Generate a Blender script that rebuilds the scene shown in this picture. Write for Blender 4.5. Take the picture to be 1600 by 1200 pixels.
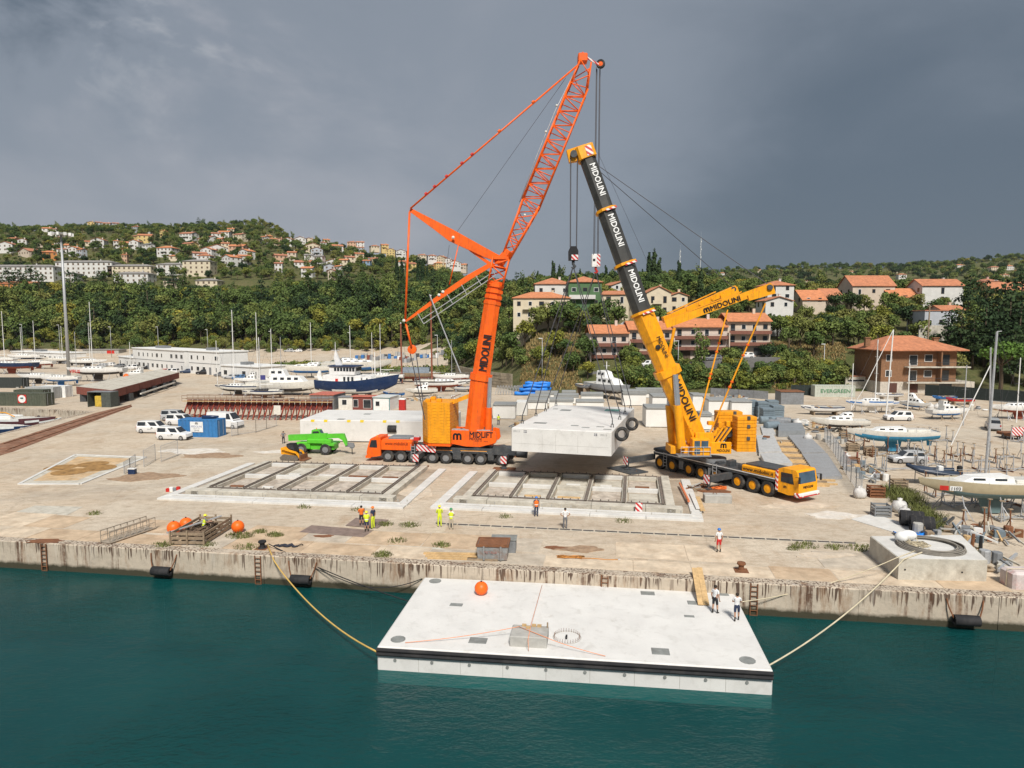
import bpy,bmesh,math,random
import numpy as np
from mathutils import Vector,Matrix,noise as mnoise
R=math.radians
rnd=random.Random(7)
S=bpy.context.scene
COL=S.collection
for o in list(bpy.data.objects):bpy.data.objects.remove(o)

# ---------------------------------------------------------------- camera
FPX,TH,CH=1067.0,R(5.1),16.8
cam=bpy.data.cameras.new('camera');camo=bpy.data.objects.new('camera',cam);COL.objects.link(camo)
camo.location=(0,0,CH);camo.rotation_euler=(R(90)-TH,0,0)
cam.sensor_width=36;cam.lens=FPX/1600*36;cam.clip_start=.5;cam.clip_end=9000
S.camera=camo
S.render.resolution_x,S.render.resolution_y=1024,768

# ---------------------------------------------------------------- sky, sun, exposure
HAZE=.00003
SUN_EL,SUN_AZ=48,8  # azimuth: degrees to the right of straight behind the camera
W=bpy.data.worlds.new('World');S.world=W;W.use_nodes=True
def world():
    nt=W.node_tree;nt.nodes.clear();N=nt.nodes.new;L=nt.links.new
    out=N('ShaderNodeOutputWorld');bg=N('ShaderNodeBackground');bg.inputs[1].default_value=.1
    sky=N('ShaderNodeTexSky');sky.sky_type='NISHITA';sky.sun_disc=False
    sky.sun_elevation=R(SUN_EL);sky.sun_rotation=R(180-SUN_AZ);sky.air_density=1.2;sky.dust_density=2
    tc=N('ShaderNodeTexCoord');sep=N('ShaderNodeSeparateXYZ');L(tc.outputs['Generated'],sep.inputs[0])
    def math_(op,a,b=None,c=None):
        n=N('ShaderNodeMath');n.operation=op
        for i,q in enumerate((a,b,c)):
            if q is None:continue
            if isinstance(q,(int,float)):n.inputs[i].default_value=q
            else:L(q,n.inputs[i])
        return n.outputs[0]
    zc=math_('MAXIMUM',sep.outputs[2],0.0)
    cv=N('ShaderNodeCombineXYZ');L(sep.outputs[0],cv.inputs[0]);L(sep.outputs[1],cv.inputs[1]);L(math_('MULTIPLY',sep.outputs[2],1.9),cv.inputs[2])
    def nz(scale,detail,rough,dist,off):
        m=N('ShaderNodeMapping');m.inputs['Location'].default_value=off;L(cv.outputs[0],m.inputs[0])
        n=N('ShaderNodeTexNoise');n.inputs['Scale'].default_value=scale;n.inputs['Detail'].default_value=detail
        n.inputs['Roughness'].default_value=rough;n.inputs['Distortion'].default_value=dist
        L(m.outputs[0],n.inputs['Vector']);return n.outputs[0]
    big=nz(1.6,3,.5,.3,(SKY_OFF[0],SKY_OFF[1],0))
    mid=nz(3.6,8,.56,.35,(3.1,SKY_OFF[2],2.0))
    wis=nz(6.5,9,.62,.5,(SKY_OFF[3],1.2,5.0))
    def clamp01(x):return math_('MINIMUM',math_('MAXIMUM',x,0.0),1.0)
    # a rain cloud hangs low towards the right of the bay; the cover is torn higher up towards the left
    low=math_('SUBTRACT',1.0,clamp01(math_('DIVIDE',zc,.55)))
    right=clamp01(math_('MULTIPLY_ADD',sep.outputs[0],1.7,.30))
    left=clamp01(math_('MULTIPLY_ADD',sep.outputs[0],-2.6,-.12))
    high=clamp01(math_('MULTIPLY',math_('SUBTRACT',zc,.17),5.5))
    t=math_('MULTIPLY_ADD',math_('SUBTRACT',big,.5),.45,.74)
    t=math_('MULTIPLY_ADD',math_('SUBTRACT',mid,.5),math_('MULTIPLY_ADD',math_('MULTIPLY',left,high),2.7,.5),t)
    t=math_('SUBTRACT',t,math_('MULTIPLY',right,math_('MULTIPLY_ADD',low,.66,.30)))
    t=math_('SUBTRACT',t,math_('MULTIPLY',math_('MULTIPLY',left,high),.24))
    ramp=N('ShaderNodeValToRGB');L(t,ramp.inputs[0])
    cr=ramp.color_ramp;cr.interpolation='EASE'
    cr.elements[0].position=.0;cr.elements[0].color=(.135,.175,.225,1)
    cr.elements[1].position=1.0;cr.elements[1].color=(.43,.445,.495,1)
    e=cr.elements.new(.5);e.color=(.285,.325,.385,1)
    # brighter torn tufts
    wl=math_('MULTIPLY',clamp01(math_('MULTIPLY',math_('SUBTRACT',math_('MULTIPLY_ADD',mid,.9,wis),.98),3.6)),math_('MULTIPLY',high,left))
    mx=N('ShaderNodeMix');mx.data_type='RGBA';L(math_('MULTIPLY',wl,.75),mx.inputs[0]);L(ramp.outputs[0],mx.inputs[6]);mx.inputs[7].default_value=(.66,.67,.69,1)
    gain=N('ShaderNodeMix');gain.data_type='RGBA';gain.blend_type='MULTIPLY';gain.inputs[0].default_value=1
    L(mx.outputs[2],gain.inputs[6]);gain.inputs[7].default_value=(8.3,8.3,8.3,1)
    mix=N('ShaderNodeMix');mix.data_type='RGBA';mix.inputs[0].default_value=.95
    L(sky.outputs[0],mix.inputs[6]);L(gain.outputs[2],mix.inputs[7])
    L(mix.outputs[2],bg.inputs[0]);L(bg.outputs[0],out.inputs[0])
SKY_OFF=(8.3,5.1,6.9,1.1)
world()
sl=bpy.data.lights.new('sun','SUN');sl.energy=4.5;sl.angle=R(10);sl.color=(1,.95,.88)
so=bpy.data.objects.new('sun',sl);COL.objects.link(so)
_d=Vector((math.sin(R(SUN_AZ))*math.cos(R(SUN_EL)),-math.cos(R(SUN_AZ))*math.cos(R(SUN_EL)),math.sin(R(SUN_EL))))
so.rotation_euler=_d.to_track_quat('Z','Y').to_euler();so.location=(0,-50,80)
S.view_settings.view_transform='Standard';S.view_settings.look='None'
S.view_settings.exposure=0.12;S.view_settings.gamma=1;S.view_settings.use_curve_mapping=False
S.cycles.max_bounces=6;S.cycles.transparent_max_bounces=8;S.cycles.caustics_reflective=False;S.cycles.caustics_refractive=False
S.cycles.use_denoising=True

# ---------------------------------------------------------------- where a place in the photograph stands on the ground
def ray(px,py):
    a=(px-800)/FPX;b=-(py-600)/FPX
    return Vector((a,math.cos(TH)+b*math.sin(TH),-math.sin(TH)+b*math.cos(TH)))
def P(px,py,z=0.0):
    d=ray(px,py);t=(z-CH)/d.z
    return Vector((d.x*t,d.y*t,z))
def PY(px,py,Y):
    d=ray(px,py);t=Y/d.y
    return Vector((d.x*t,Y,CH+d.z*t))
def pix(p):
    z=p[2]-CH;f=p[1]*math.cos(TH)-z*math.sin(TH);u=p[1]*math.sin(TH)+z*math.cos(TH)
    return 800+FPX*p[0]/f,600-FPX*u/f

# ---------------------------------------------------------------- materials
MATS={}
def M(name,col,rough=.65,metal=0.0,var=.12,scale=2.0,bump=0.0,bscale=20,dirt=None,dscale=.7,damt=.45,spec=.35,streak=False):
    if name in MATS:return MATS[name]
    m=bpy.data.materials.new(name);m.use_nodes=True;nt=m.node_tree;N=nt.nodes.new;L=nt.links.new
    b=nt.nodes['Principled BSDF'];b.inputs['Roughness'].default_value=rough;b.inputs['Metallic'].default_value=metal
    b.inputs['Specular IOR Level'].default_value=spec
    tc=N('ShaderNodeTexCoord')
    n=N('ShaderNodeTexNoise');n.inputs['Scale'].default_value=scale;n.inputs['Detail'].default_value=6;n.inputs['Roughness'].default_value=.65
    L(tc.outputs['Object'],n.inputs['Vector'])
    r=N('ShaderNodeMapRange');r.inputs[1].default_value=.3;r.inputs[2].default_value=.7
    r.inputs[3].default_value=1-var;r.inputs[4].default_value=1+var;L(n.outputs[0],r.inputs[0])
    mu=N('ShaderNodeMix');mu.data_type='RGBA';mu.blend_type='MULTIPLY';mu.inputs[0].default_value=1
    mu.inputs[6].default_value=(*col,1);L(r.outputs[0],mu.inputs[7])
    last=mu.outputs[2]
    if dirt:
        n2=N('ShaderNodeTexNoise');n2.inputs['Scale'].default_value=dscale;n2.inputs['Detail'].default_value=8;n2.inputs['Roughness'].default_value=.7
        if streak:
            mp=N('ShaderNodeMapping');mp.inputs['Scale'].default_value=(4,4,.35);L(tc.outputs['Object'],mp.inputs[0]);L(mp.outputs[0],n2.inputs['Vector'])
        else:L(tc.outputs['Object'],n2.inputs['Vector'])
        r2=N('ShaderNodeMapRange');r2.inputs[1].default_value=.48;r2.inputs[2].default_value=.72;r2.inputs[3].default_value=0;r2.inputs[4].default_value=damt
        L(n2.outputs[0],r2.inputs[0])
        mx=N('ShaderNodeMix');mx.data_type='RGBA';L(r2.outputs[0],mx.inputs[0]);L(last,mx.inputs[6]);mx.inputs[7].default_value=(*dirt,1)
        last=mx.outputs[2]
    L(last,b.inputs['Base Color'])
    if bump:
        n3=N('ShaderNodeTexNoise');n3.inputs['Scale'].default_value=bscale;n3.inputs['Detail'].default_value=5;L(tc.outputs['Object'],n3.inputs['Vector'])
        bp=N('ShaderNodeBump');bp.inputs['Strength'].default_value=bump;bp.inputs['Distance'].default_value=.05;L(n3.outputs[0],bp.inputs['Height']);L(bp.outputs[0],b.inputs['Normal'])
    MATS[name]=m;return m
def MG(name,col=(.02,.025,.03),rough=.08):
    if name in MATS:return MATS[name]
    m=M(name,col,rough,0,.25,1.3,spec=.6);return m

white=M('white_paint',(.74,.74,.72),.5,dirt=(.45,.42,.36),dscale=.9,damt=.35)
offwhite=M('offwhite_gelcoat',(.66,.64,.58),.3,dirt=(.36,.33,.27),dscale=.8,damt=.4)
concL=M('pale_concrete',(.60,.59,.56),.85,var=.10,scale=1.2,bump=.3,bscale=9,dirt=(.42,.40,.36),dscale=.35,damt=.5)
concM=M('grey_concrete',(.40,.39,.36),.9,var=.16,scale=1.5,bump=.4,bscale=8,dirt=(.24,.22,.19),dscale=.6,damt=.6)
concS=M('stained_concrete',(.50,.47,.40),.9,var=.2,scale=.9,bump=.4,bscale=8,dirt=(.25,.21,.16),dscale=.8,damt=.7)
orange=M('orange_crane_paint',(.86,.125,.008),.42,var=.14,scale=1.6,dirt=(.26,.075,.03),dscale=1.3,damt=.55,streak=True)
yellow=M('yellow_crane_paint',(.86,.36,.008),.42,var=.14,scale=1.6,dirt=(.25,.13,.04),dscale=1.3,damt=.55,streak=True)
cwyel=M('amber_counterweight_paint',(.80,.33,.010),.5,var=.12,scale=1.5,dirt=(.27,.14,.04),dscale=1.2,damt=.55,streak=True)
dgrey=M('dark_grey_steel',(.055,.06,.065),.5,var=.3,dirt=(.16,.15,.13),dscale=1.2,damt=.4)
mgrey=M('mid_grey_steel',(.20,.21,.22),.5,var=.2,dirt=(.10,.09,.08),damt=.4)
galv=M('galvanised_steel',(.42,.43,.44),.5,.3,var=.2,scale=6)
chrome=M('cylinder_rod_steel',(.45,.47,.50),.25,.6,var=.1)
black=M('black_rubber',(.018,.018,.020),.8,var=.3,dirt=(.10,.09,.08),damt=.3)
tyrem=M('tyre_rubber',(.030,.030,.031),.85,var=.3,dirt=(.20,.17,.13),dscale=2,damt=.5)
redm=M('red_paint',(.50,.028,.02),.5,var=.2)
rust=M('rusty_steel',(.20,.085,.040),.9,var=.35,scale=3,bump=.3,dirt=(.09,.05,.035),dscale=1.5,damt=.6)
rustred=M('red_oxide_steel',(.22,.070,.050),.85,var=.25,scale=2,dirt=(.12,.06,.05),damt=.6,streak=True)
timber=M('raw_timber',(.52,.35,.17),.85,var=.25,scale=4,dirt=(.3,.22,.13),damt=.4)
oldtimber=M('weathered_timber',(.28,.21,.14),.9,var=.3,scale=4,dirt=(.15,.12,.09),damt=.5)
glass=MG('dark_glass')
bglass=MG('blue_glass',(.06,.10,.14),.06)
rope=M('pale_rope',(.55,.48,.34),.9,var=.2)
steelrope=M('steel_wire_rope',(.10,.10,.11),.5,.4)
orangebuoy=M('orange_buoy',(.88,.14,.012),.45,var=.08,dirt=(.5,.1,.03),damt=.25)
greenm=M('green_machine_paint',(.10,.50,.035),.42,var=.12,dirt=(.12,.2,.05),damt=.3)
bluem=M('blue_paint',(.035,.16,.42),.5,var=.2,dirt=(.1,.12,.2),damt=.4)
navy=M('navy_paint',(.012,.030,.085),.35,var=.2,dirt=(.07,.09,.13),damt=.35)
anti=M('antifouling_red',(.26,.07,.045),.85,var=.25)
antib=M('antifouling_blue',(.05,.25,.42),.8,var=.2)
antid=M('antifouling_dark',(.06,.055,.055),.85,var=.3)
letterblk=M('black_lettering',(.015,.015,.017),.5)
letterwht=M('white_lettering',(.80,.80,.78),.5)
hatch=M('hatch_steel',(.22,.23,.22),.7,var=.25,dirt=(.12,.11,.1),damt=.5)
tarp=M('grey_tarpaulin',(.17,.20,.23),.8,var=.25,bump=.4,bscale=3)
bluetarp=M('blue_tarpaulin',(.02,.19,.62),.45,var=.3,scale=1.5,bump=.6,bscale=2)

# ---------------------------------------------------------------- mesh builder
class MB:
    def __init__(s):s.v=[];s.f=[];s.m=[]
    def add(s,vs,fs,mi=0):
        o=len(s.v);s.v.extend([tuple(q)for q in vs]);s.f.extend([tuple(i+o for i in f)for f in fs]);s.m.extend([mi]*len(fs));return s
    def box(s,x0,x1,y0,y1,z0,z1,mi=0,taper=0.0,mx=None):
        t=taper
        vs=[(x0,y0,z0),(x1,y0,z0),(x1,y1,z0),(x0,y1,z0),(x0+t,y0+t,z1),(x1-t,y0+t,z1),(x1-t,y1-t,z1),(x0+t,y1-t,z1)]
        if mx:vs=[mx@Vector(q)for q in vs]
        return s.add(vs,[(3,2,1,0),(4,5,6,7),(0,1,5,4),(1,2,6,5),(2,3,7,6),(3,0,4,7)],mi)
    def cbox(s,c,sx,sy,sz,rz=0,mi=0):  # centred on xy, standing on c.z
        mx=Matrix.Translation(Vector(c))@Matrix.Rotation(rz,4,'Z')
        return s.box(-sx/2,sx/2,-sy/2,sy/2,0,sz,mi,0,mx)
    def bevbox(s,x0,x1,y0,y1,z0,z1,b=.03,mi=0):  # chamfered vertical and top edges
        o=[(x0+b,y0),(x1-b,y0),(x1,y0+b),(x1,y1-b),(x1-b,y1),(x0+b,y1),(x0,y1-b),(x0,y0+b)]
        cx,cy=(x0+x1)/2,(y0+y1)/2
        i_=[(min(max(x,x0+b),x1-b),min(max(y,y0+b),y1-b))for x,y in o]
        vs=[(x,y,z0)for x,y in o]+[(x,y,z1-b)for x,y in o]+[(x+(cx>x)*b*.5-(cx<x)*b*.5,y+(cy>y)*b*.5-(cy<y)*b*.5,z1)for x,y in i_]
        fs=[tuple(range(7,-1,-1)),tuple(range(16,24))]
        for k in range(8):
            j=(k+1)%8;fs+=[(k,j,8+j,8+k),(8+k,8+j,16+j,16+k)]
        return s.add(vs,fs,mi)
    def beam(s,a,b,w,h=None,mi=0,w2=None,h2=None,up=(0,0,1)):
        a=Vector(a);b=Vector(b);h=h or w;w2=w2 or w;h2=h2 or h
        d=(b-a).normalized();up=Vector(up)
        if abs(d.dot(up))>.98:up=Vector((0,1,0))
        x=d.cross(up).normalized();y=x.cross(d)
        vs=[]
        for p,ww,hh in ((a,w,h),(b,w2,h2)):
            for i,j in ((-1,-1),(1,-1),(1,1),(-1,1)):vs.append(p+x*i*ww/2+y*j*hh/2)
        return s.add(vs,[(0,1,2,3),(7,6,5,4),(0,4,5,1),(1,5,6,2),(2,6,7,3),(3,7,4,0)],mi)
    def cyl(s,a,b,r,r2=None,n=10,mi=0,cap=True):
        a=Vector(a);b=Vector(b);r2=r if r2 is None else r2
        d=(b-a).normalized();up=Vector((0,0,1))if abs(d.z)<.9 else Vector((1,0,0))
        x=d.cross(up).normalized();y=x.cross(d)
        vs=[];
        for p,rr in ((a,r),(b,r2)):
            for k in range(n):
                t=2*math.pi*k/n;vs.append(p+x*math.cos(t)*rr+y*math.sin(t)*rr)
        fs=[(k,k+n,(k+1)%n+n,(k+1)%n)for k in range(n)]
        if cap:fs+=[tuple(range(n)),tuple(range(2*n-1,n-1,-1))]
        return s.add(vs,fs,mi)
    def tube(s,pts,r,n=6,mi=0,closed=False):
        pts=[Vector(p)for p in pts];rs=r if isinstance(r,(list,tuple))else [r]*len(pts)
        vs=[];fs=[];K=len(pts);px_=None
        for i,p in enumerate(pts):
            if closed:d=pts[(i+1)%K]-pts[i-1]
            else:d=pts[min(i+1,K-1)]-pts[max(i-1,0)]
            d.normalize()
            if px_ is None:
                up=Vector((0,0,1))if abs(d.z)<.9 else Vector((1,0,0));x=d.cross(up).normalized()
            else:x=(px_-d*px_.dot(d)).normalized()
            px_=x;y=x.cross(d)
            for k in range(n):
                t=2*math.pi*k/n;vs.append(p+(x*math.cos(t)+y*math.sin(t))*rs[i])
        for i in range(K if closed else K-1):
            j=(i+1)%K
            for k in range(n):
                q=(k+1)%n;fs.append((i*n+k,j*n+k,j*n+q,i*n+q))
        if not closed:fs+=[tuple(range(n)),tuple(range(K*n-1,K*n-n-1,-1))]
        return s.add(vs,fs,mi)
    def prism(s,poly,a0,a1,axis='y',mi=0):  # poly in the plane across the axis: y -> (x,z), x -> (y,z), z -> (x,y)
        n=len(poly)
        f={'y':lambda p,t:(p[0],t,p[1]),'x':lambda p,t:(t,p[0],p[1]),'z':lambda p,t:(p[0],p[1],t)}[axis]
        vs=[f(p,a0)for p in poly]+[f(p,a1)for p in poly]
        return s.add(vs,[tuple(range(n)),tuple(range(2*n-1,n-1,-1))]+[(k,k+n,(k+1)%n+n,(k+1)%n)for k in range(n)],mi)
    def loft(s,secs,mi=0,cap=True,closed=True):
        n=len(secs[0]);vs=[p for q in secs for p in q];fs=[]
        for i in range(len(secs)-1):
            for k in range(n if closed else n-1):
                j=(k+1)%n;fs.append((i*n+k,i*n+j,(i+1)*n+j,(i+1)*n+k))
        if cap:fs+=[tuple(range(n-1,-1,-1)),tuple(range((len(secs)-1)*n,len(secs)*n))]
        return s.add(vs,fs,mi)
    def lathe(s,prof,c=(0,0,0),n=14,axis='z',mi=0,cap=None):
        if cap is None:cap=tuple(prof[0])!=tuple(prof[-1])
        c=Vector(c);secs=[]
        for r_,h in prof:
            q=[]
            for k in range(n):
                t=2*math.pi*k/n;a,b=r_*math.cos(t),r_*math.sin(t)
                q.append(c+Vector({'z':(a,b,h),'y':(a,h,-b),'x':(h,a,b)}[axis]))
            secs.append(q)
        return s.loft(secs,mi,cap=cap)
    def ball(s,c,r,n=12,m=8,mi=0):
        c=Vector(c);r=(r,r,r)if isinstance(r,(int,float))else r
        vs=[c+Vector((0,0,-r[2]))]
        for i in range(1,m):
            p=math.pi*i/m-math.pi/2
            for k in range(n):
                t=2*math.pi*k/n;vs.append(c+Vector((math.cos(p)*math.cos(t)*r[0],math.cos(p)*math.sin(t)*r[1],math.sin(p)*r[2])))
        vs.append(c+Vector((0,0,r[2])));fs=[]
        for k in range(n):
            q=(k+1)%n;fs.append((0,1+q,1+k));fs.append((len(vs)-1,1+(m-2)*n+k,1+(m-2)*n+q))
            for i in range(m-2):fs.append((1+i*n+k,1+i*n+q,1+(i+1)*n+q,1+(i+1)*n+k))
        return s.add(vs,fs,mi)
    def mesh(s,name,mats,smooth=False):
        me=bpy.data.meshes.new(name);me.from_pydata([tuple(q)for q in s.v],[],s.f)
        mats=mats if isinstance(mats,(list,tuple))else [mats]
        for q in mats:me.materials.append(q)
        if len(mats)>1:me.polygons.foreach_set('material_index',s.m)
        if smooth:
            me.polygons.foreach_set('use_smooth',[True]*len(me.polygons))
            if smooth is not True:
                try:me.set_sharp_from_angle(angle=R(smooth))
                except Exception:pass
        me.validate();me.update();return me
    def obj(s,name,mats,parent=None,smooth=False,loc=None,rz=None):
        bm=bmesh.new();me=s.mesh(name,mats,smooth)
        bm.from_mesh(me);bmesh.ops.recalc_face_normals(bm,faces=bm.faces);bm.to_mesh(me);bm.free()
        return put(name,me,parent,loc,rz)
def put(name,me,parent=None,loc=None,rz=None):
    o=bpy.data.objects.new(name,me);COL.objects.link(o)
    if parent:o.parent=parent
    if loc is not None:o.location=loc
    if rz is not None:o.rotation_euler=(0,0,rz)
    return o
def tag(o,label,cat,group=None,kind=None):
    o['label']=label
    if cat:o['category']=cat
    if group:o['group']=group
    if kind:o['kind']=kind
    return o
def thing(name,label,cat,loc=(0,0,0),rz=0,group=None):
    o=bpy.data.objects.new(name,None);COL.objects.link(o);o.location=loc;o.rotation_euler=(0,0,rz)
    o.empty_display_size=.3
    return tag(o,label,cat,group)
def dup(root,loc,rz=None,label=None):
    r=root.copy();COL.objects.link(r);r.location=loc
    if rz is not None:r.rotation_euler=(0,0,rz)
    if label:r['label']=label
    for ch in root.children:
        c=ch.copy();COL.objects.link(c);c.parent=r
        for g in ch.children:
            d=g.copy();COL.objects.link(d);d.parent=c
    return r
def struct(o):o['kind']='structure';return o
_fc={}
def lettering(parent,body,height,origin,xdir,ydir,mat,name='lettering',width=None,bold=.0,depth=.012):
    key=body
    if key not in _fc:
        cu=bpy.data.curves.new('font','FONT');cu.body=body;cu.size=1;cu.extrude=0;cu.offset=0;cu.resolution_u=2
        ob=bpy.data.objects.new('font_tmp',cu);COL.objects.link(ob)
        dg=bpy.context.evaluated_depsgraph_get();me=bpy.data.meshes.new_from_object(ob.evaluated_get(dg))
        vs=[v.co.copy()for v in me.vertices];fs=[tuple(p.vertices)for p in me.polygons]
        bpy.data.objects.remove(ob);bpy.data.meshes.remove(me);_fc[key]=(vs,fs)
    vs,fs=_fc[key]
    x0,x1=min(v.x for v in vs),max(v.x for v in vs);y0,y1=min(v.y for v in vs),max(v.y for v in vs)
    k=height/(y1-y0);kx=k if width is None else width/(x1-x0)
    xd=Vector(xdir).normalized();yd=Vector(ydir).normalized();nd=xd.cross(yd);o=Vector(origin)
    mb=MB()
    for i,(sx,sy)in enumerate(((0,0),)if not bold else ((0,0),(bold,0),(-bold,0),(0,bold),(0,-bold))):mb.add([o+xd*((v.x-(x0+x1)/2)*kx+sx*k)+yd*((v.y-(y0+y1)/2+sy)*k)+nd*(depth+i*.003)for v in vs],fs)
    me=mb.mesh(name,mat);return put(name,me,parent)
def mlogo(parent,h,origin,xdir,ydir,mat,depth=.012):
    """three-legged rounded emblem: two arches side by side"""
    xd=Vector(xdir).normalized();yd=Vector(ydir).normalized();nd=xd.cross(yd);o=Vector(origin);mb=MB()
    w=h*.66;t=h*.3
    for cx in (-w*.5+t*.25,w*.5-t*.25):
        ri,ro=w*.5-t*.75,w*.5+t*.25;ring=[]
        for k in range(9):
            a=math.pi*k/8;ring.append((cx+math.cos(a)*ro,h*.5-ro+math.sin(a)*ro,cx+math.cos(a)*ri,h*.5-ro+math.sin(a)*ri))
        ring=[(cx+ro,-h*.5,cx+ri,-h*.5)]+ring+[(cx-ro,-h*.5,cx-ri,-h*.5)]
        for a,b in zip(ring[:-1],ring[1:]):
            mb.add([o+xd*p[0]+yd*p[1]+nd*depth for p in ((a[0],a[1]),(b[0],b[1]),(b[2],b[3]),(a[2],a[3]))],[(0,1,2,3)])
    return put('emblem',mb.mesh('emblem',mat),parent)
ORD=['zeroth','first','second','third','fourth','fifth','sixth','seventh','eighth','ninth','tenth']
def nth(k):return ORD[k]if k<=10 else str(k)+('th' if 10<k%100<20 else {1:'st',2:'nd',3:'rd'}.get(k%10,'th'))
stripes=None
def stripe_mat(name='red_white_warning_stripes',ang=45,sc=1.0):
    if name in MATS:return MATS[name]
    m=bpy.data.materials.new(name);m.use_nodes=True;nt=m.node_tree;b=nt.nodes['Principled BSDF'];b.inputs['Roughness'].default_value=.5
    tc=nt.nodes.new('ShaderNodeTexCoord');mp=nt.nodes.new('ShaderNodeMapping');mp.inputs['Rotation'].default_value=(0,R(ang),0);mp.inputs['Scale'].default_value=(sc,sc,sc)
    w=nt.nodes.new('ShaderNodeTexWave');w.wave_type='BANDS';w.bands_direction='X';w.inputs['Scale'].default_value=.9;w.inputs['Distortion'].default_value=0
    rp=nt.nodes.new('ShaderNodeValToRGB');rp.color_ramp.interpolation='CONSTANT';rp.color_ramp.elements[0].color=(.72,.70,.68,1);rp.color_ramp.elements[1].position=.5;rp.color_ramp.elements[1].color=(.50,.03,.03,1)
    nt.links.new(tc.outputs['Object'],mp.inputs[0]);nt.links.new(mp.outputs[0],w.inputs[0]);nt.links.new(w.outputs[0],rp.inputs[0]);nt.links.new(rp.outputs[0],b.inputs['Base Color'])
    MATS[name]=m;return m
warn=stripe_mat()
# ================================================================ the setting
QD=-8.87
E1=Vector((math.cos(R(QD)),math.sin(R(QD)),0));E2=Vector((-math.sin(R(QD)),math.cos(R(QD)),0))
def quay_y(x):return 45.4-.156*x
def node_mat(name):
    m=bpy.data.materials.new(name);m.use_nodes=True;MATS[name]=m
    nt=m.node_tree;b=nt.nodes['Principled BSDF']
    class H:pass
    h=H();h.nt=nt;h.b=b;h.N=nt.nodes.new;h.L=nt.links.new;h.m=m
    h.geo=h.N('ShaderNodeNewGeometry').outputs['Position']
    def noise(scale,detail=6,rough=.6,vec=None,stretch=None,dist=0):
        v=vec or h.geo
        if stretch:
            mp=h.N('ShaderNodeMapping');mp.inputs['Scale'].default_value=stretch;h.L(v,mp.inputs[0]);v=mp.outputs[0]
        n=h.N('ShaderNodeTexNoise');n.inputs['Scale'].default_value=scale;n.inputs['Detail'].default_value=detail;n.inputs['Roughness'].default_value=rough;n.inputs['Distortion'].default_value=dist
        h.L(v,n.inputs['Vector']);return n.outputs[0]
    def rng(x,a,b_,c=0,d=1):
        r=h.N('ShaderNodeMapRange');h.L(x,r.inputs[0]);r.inputs[1].default_value=a;r.inputs[2].default_value=b_;r.inputs[3].default_value=c;r.inputs[4].default_value=d;return r.outputs[0]
    def mix(f,a,c,mode='MIX'):
        x=h.N('ShaderNodeMix');x.data_type='RGBA';x.blend_type=mode
        for i,q in ((0,f),(6,a),(7,c)):
            if isinstance(q,tuple):x.inputs[i].default_value=(*q,1)
            elif isinstance(q,(int,float)):x.inputs[i].default_value=q
            else:h.L(q,x.inputs[i])
        return x.outputs[2]
    def mul(a,c,op='MULTIPLY'):
        x=h.N('ShaderNodeMath');x.operation=op
        for i,q in ((0,a),(1,c)):
            if isinstance(q,(int,float)):x.inputs[i].default_value=q
            else:h.L(q,x.inputs[i])
        return x.outputs[0]
    def bump(hh,s,d=.05):
        x=h.N('ShaderNodeBump');x.inputs['Strength'].default_value=s;x.inputs['Distance'].default_value=d;h.L(hh,x.inputs['Height']);h.L(x.outputs[0],b.inputs['Normal'])
    h.noise,h.rng,h.mix,h.mul,h.bump=noise,rng,mix,mul,bump
    h.sep=h.N('ShaderNodeSeparateXYZ');h.L(h.geo,h.sep.inputs[0])
    return h

def ground_mat():
    h=node_mat('yard_ground');h.b.inputs['Roughness'].default_value=.92;h.b.inputs['Specular IOR Level'].default_value=.2
    c=h.mix(h.rng(h.noise(.045,5,.6),.35,.65),(.555,.445,.325),(.51,.455,.37))
    c=h.mix(h.rng(h.noise(.16,9,.72,dist=.6),.46,.70,0,.85),c,(.66,.59,.48))  # worn pale concrete
    c=h.mix(h.rng(h.noise(.30,9,.75,stretch=(1,.5,1)),.52,.74,0,.9),c,(.36,.25,.155))  # brown earth
    c=h.mix(h.rng(h.noise(.09,6,.7,stretch=(.35,1.6,1),dist=1.0),.54,.72,0,.55),c,(.27,.245,.215))  # dark traffic stains
    c=h.mix(h.rng(h.noise(1.6,8,.75,stretch=(.5,1,1)),.47,.72,0,.75),c,(.26,.20,.14))
    c=h.mix(h.rng(h.noise(7,6,.75),.42,.68,0,.6),c,(.34,.265,.19))
    v=h.N('ShaderNodeTexVoronoi');v.feature='DISTANCE_TO_EDGE';v.inputs['Scale'].default_value=.14
    mp=h.N('ShaderNodeMapping');mp.inputs['Rotation'].default_value=(0,0,R(8.87));h.L(h.geo,mp.inputs[0])
    nw=h.N('ShaderNodeTexNoise');nw.inputs['Scale'].default_value=.6;nw.inputs['Detail'].default_value=6;h.L(mp.outputs[0],nw.inputs['Vector'])
    mm=h.N('ShaderNodeMix');mm.data_type='RGBA';mm.blend_type='ADD';mm.inputs[0].default_value=.8;h.L(mp.outputs[0],mm.inputs[6]);h.L(nw.outputs[1],mm.inputs[7]);h.L(mm.outputs[2],v.inputs['Vector'])
    c=h.mix(h.rng(v.outputs[0],0,.008,.28,0),c,(.24,.19,.14))  # cracks
    h.L(c,h.b.inputs['Base Color']);h.bump(h.noise(3,8,.7),.45,.06);return h.m
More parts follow.
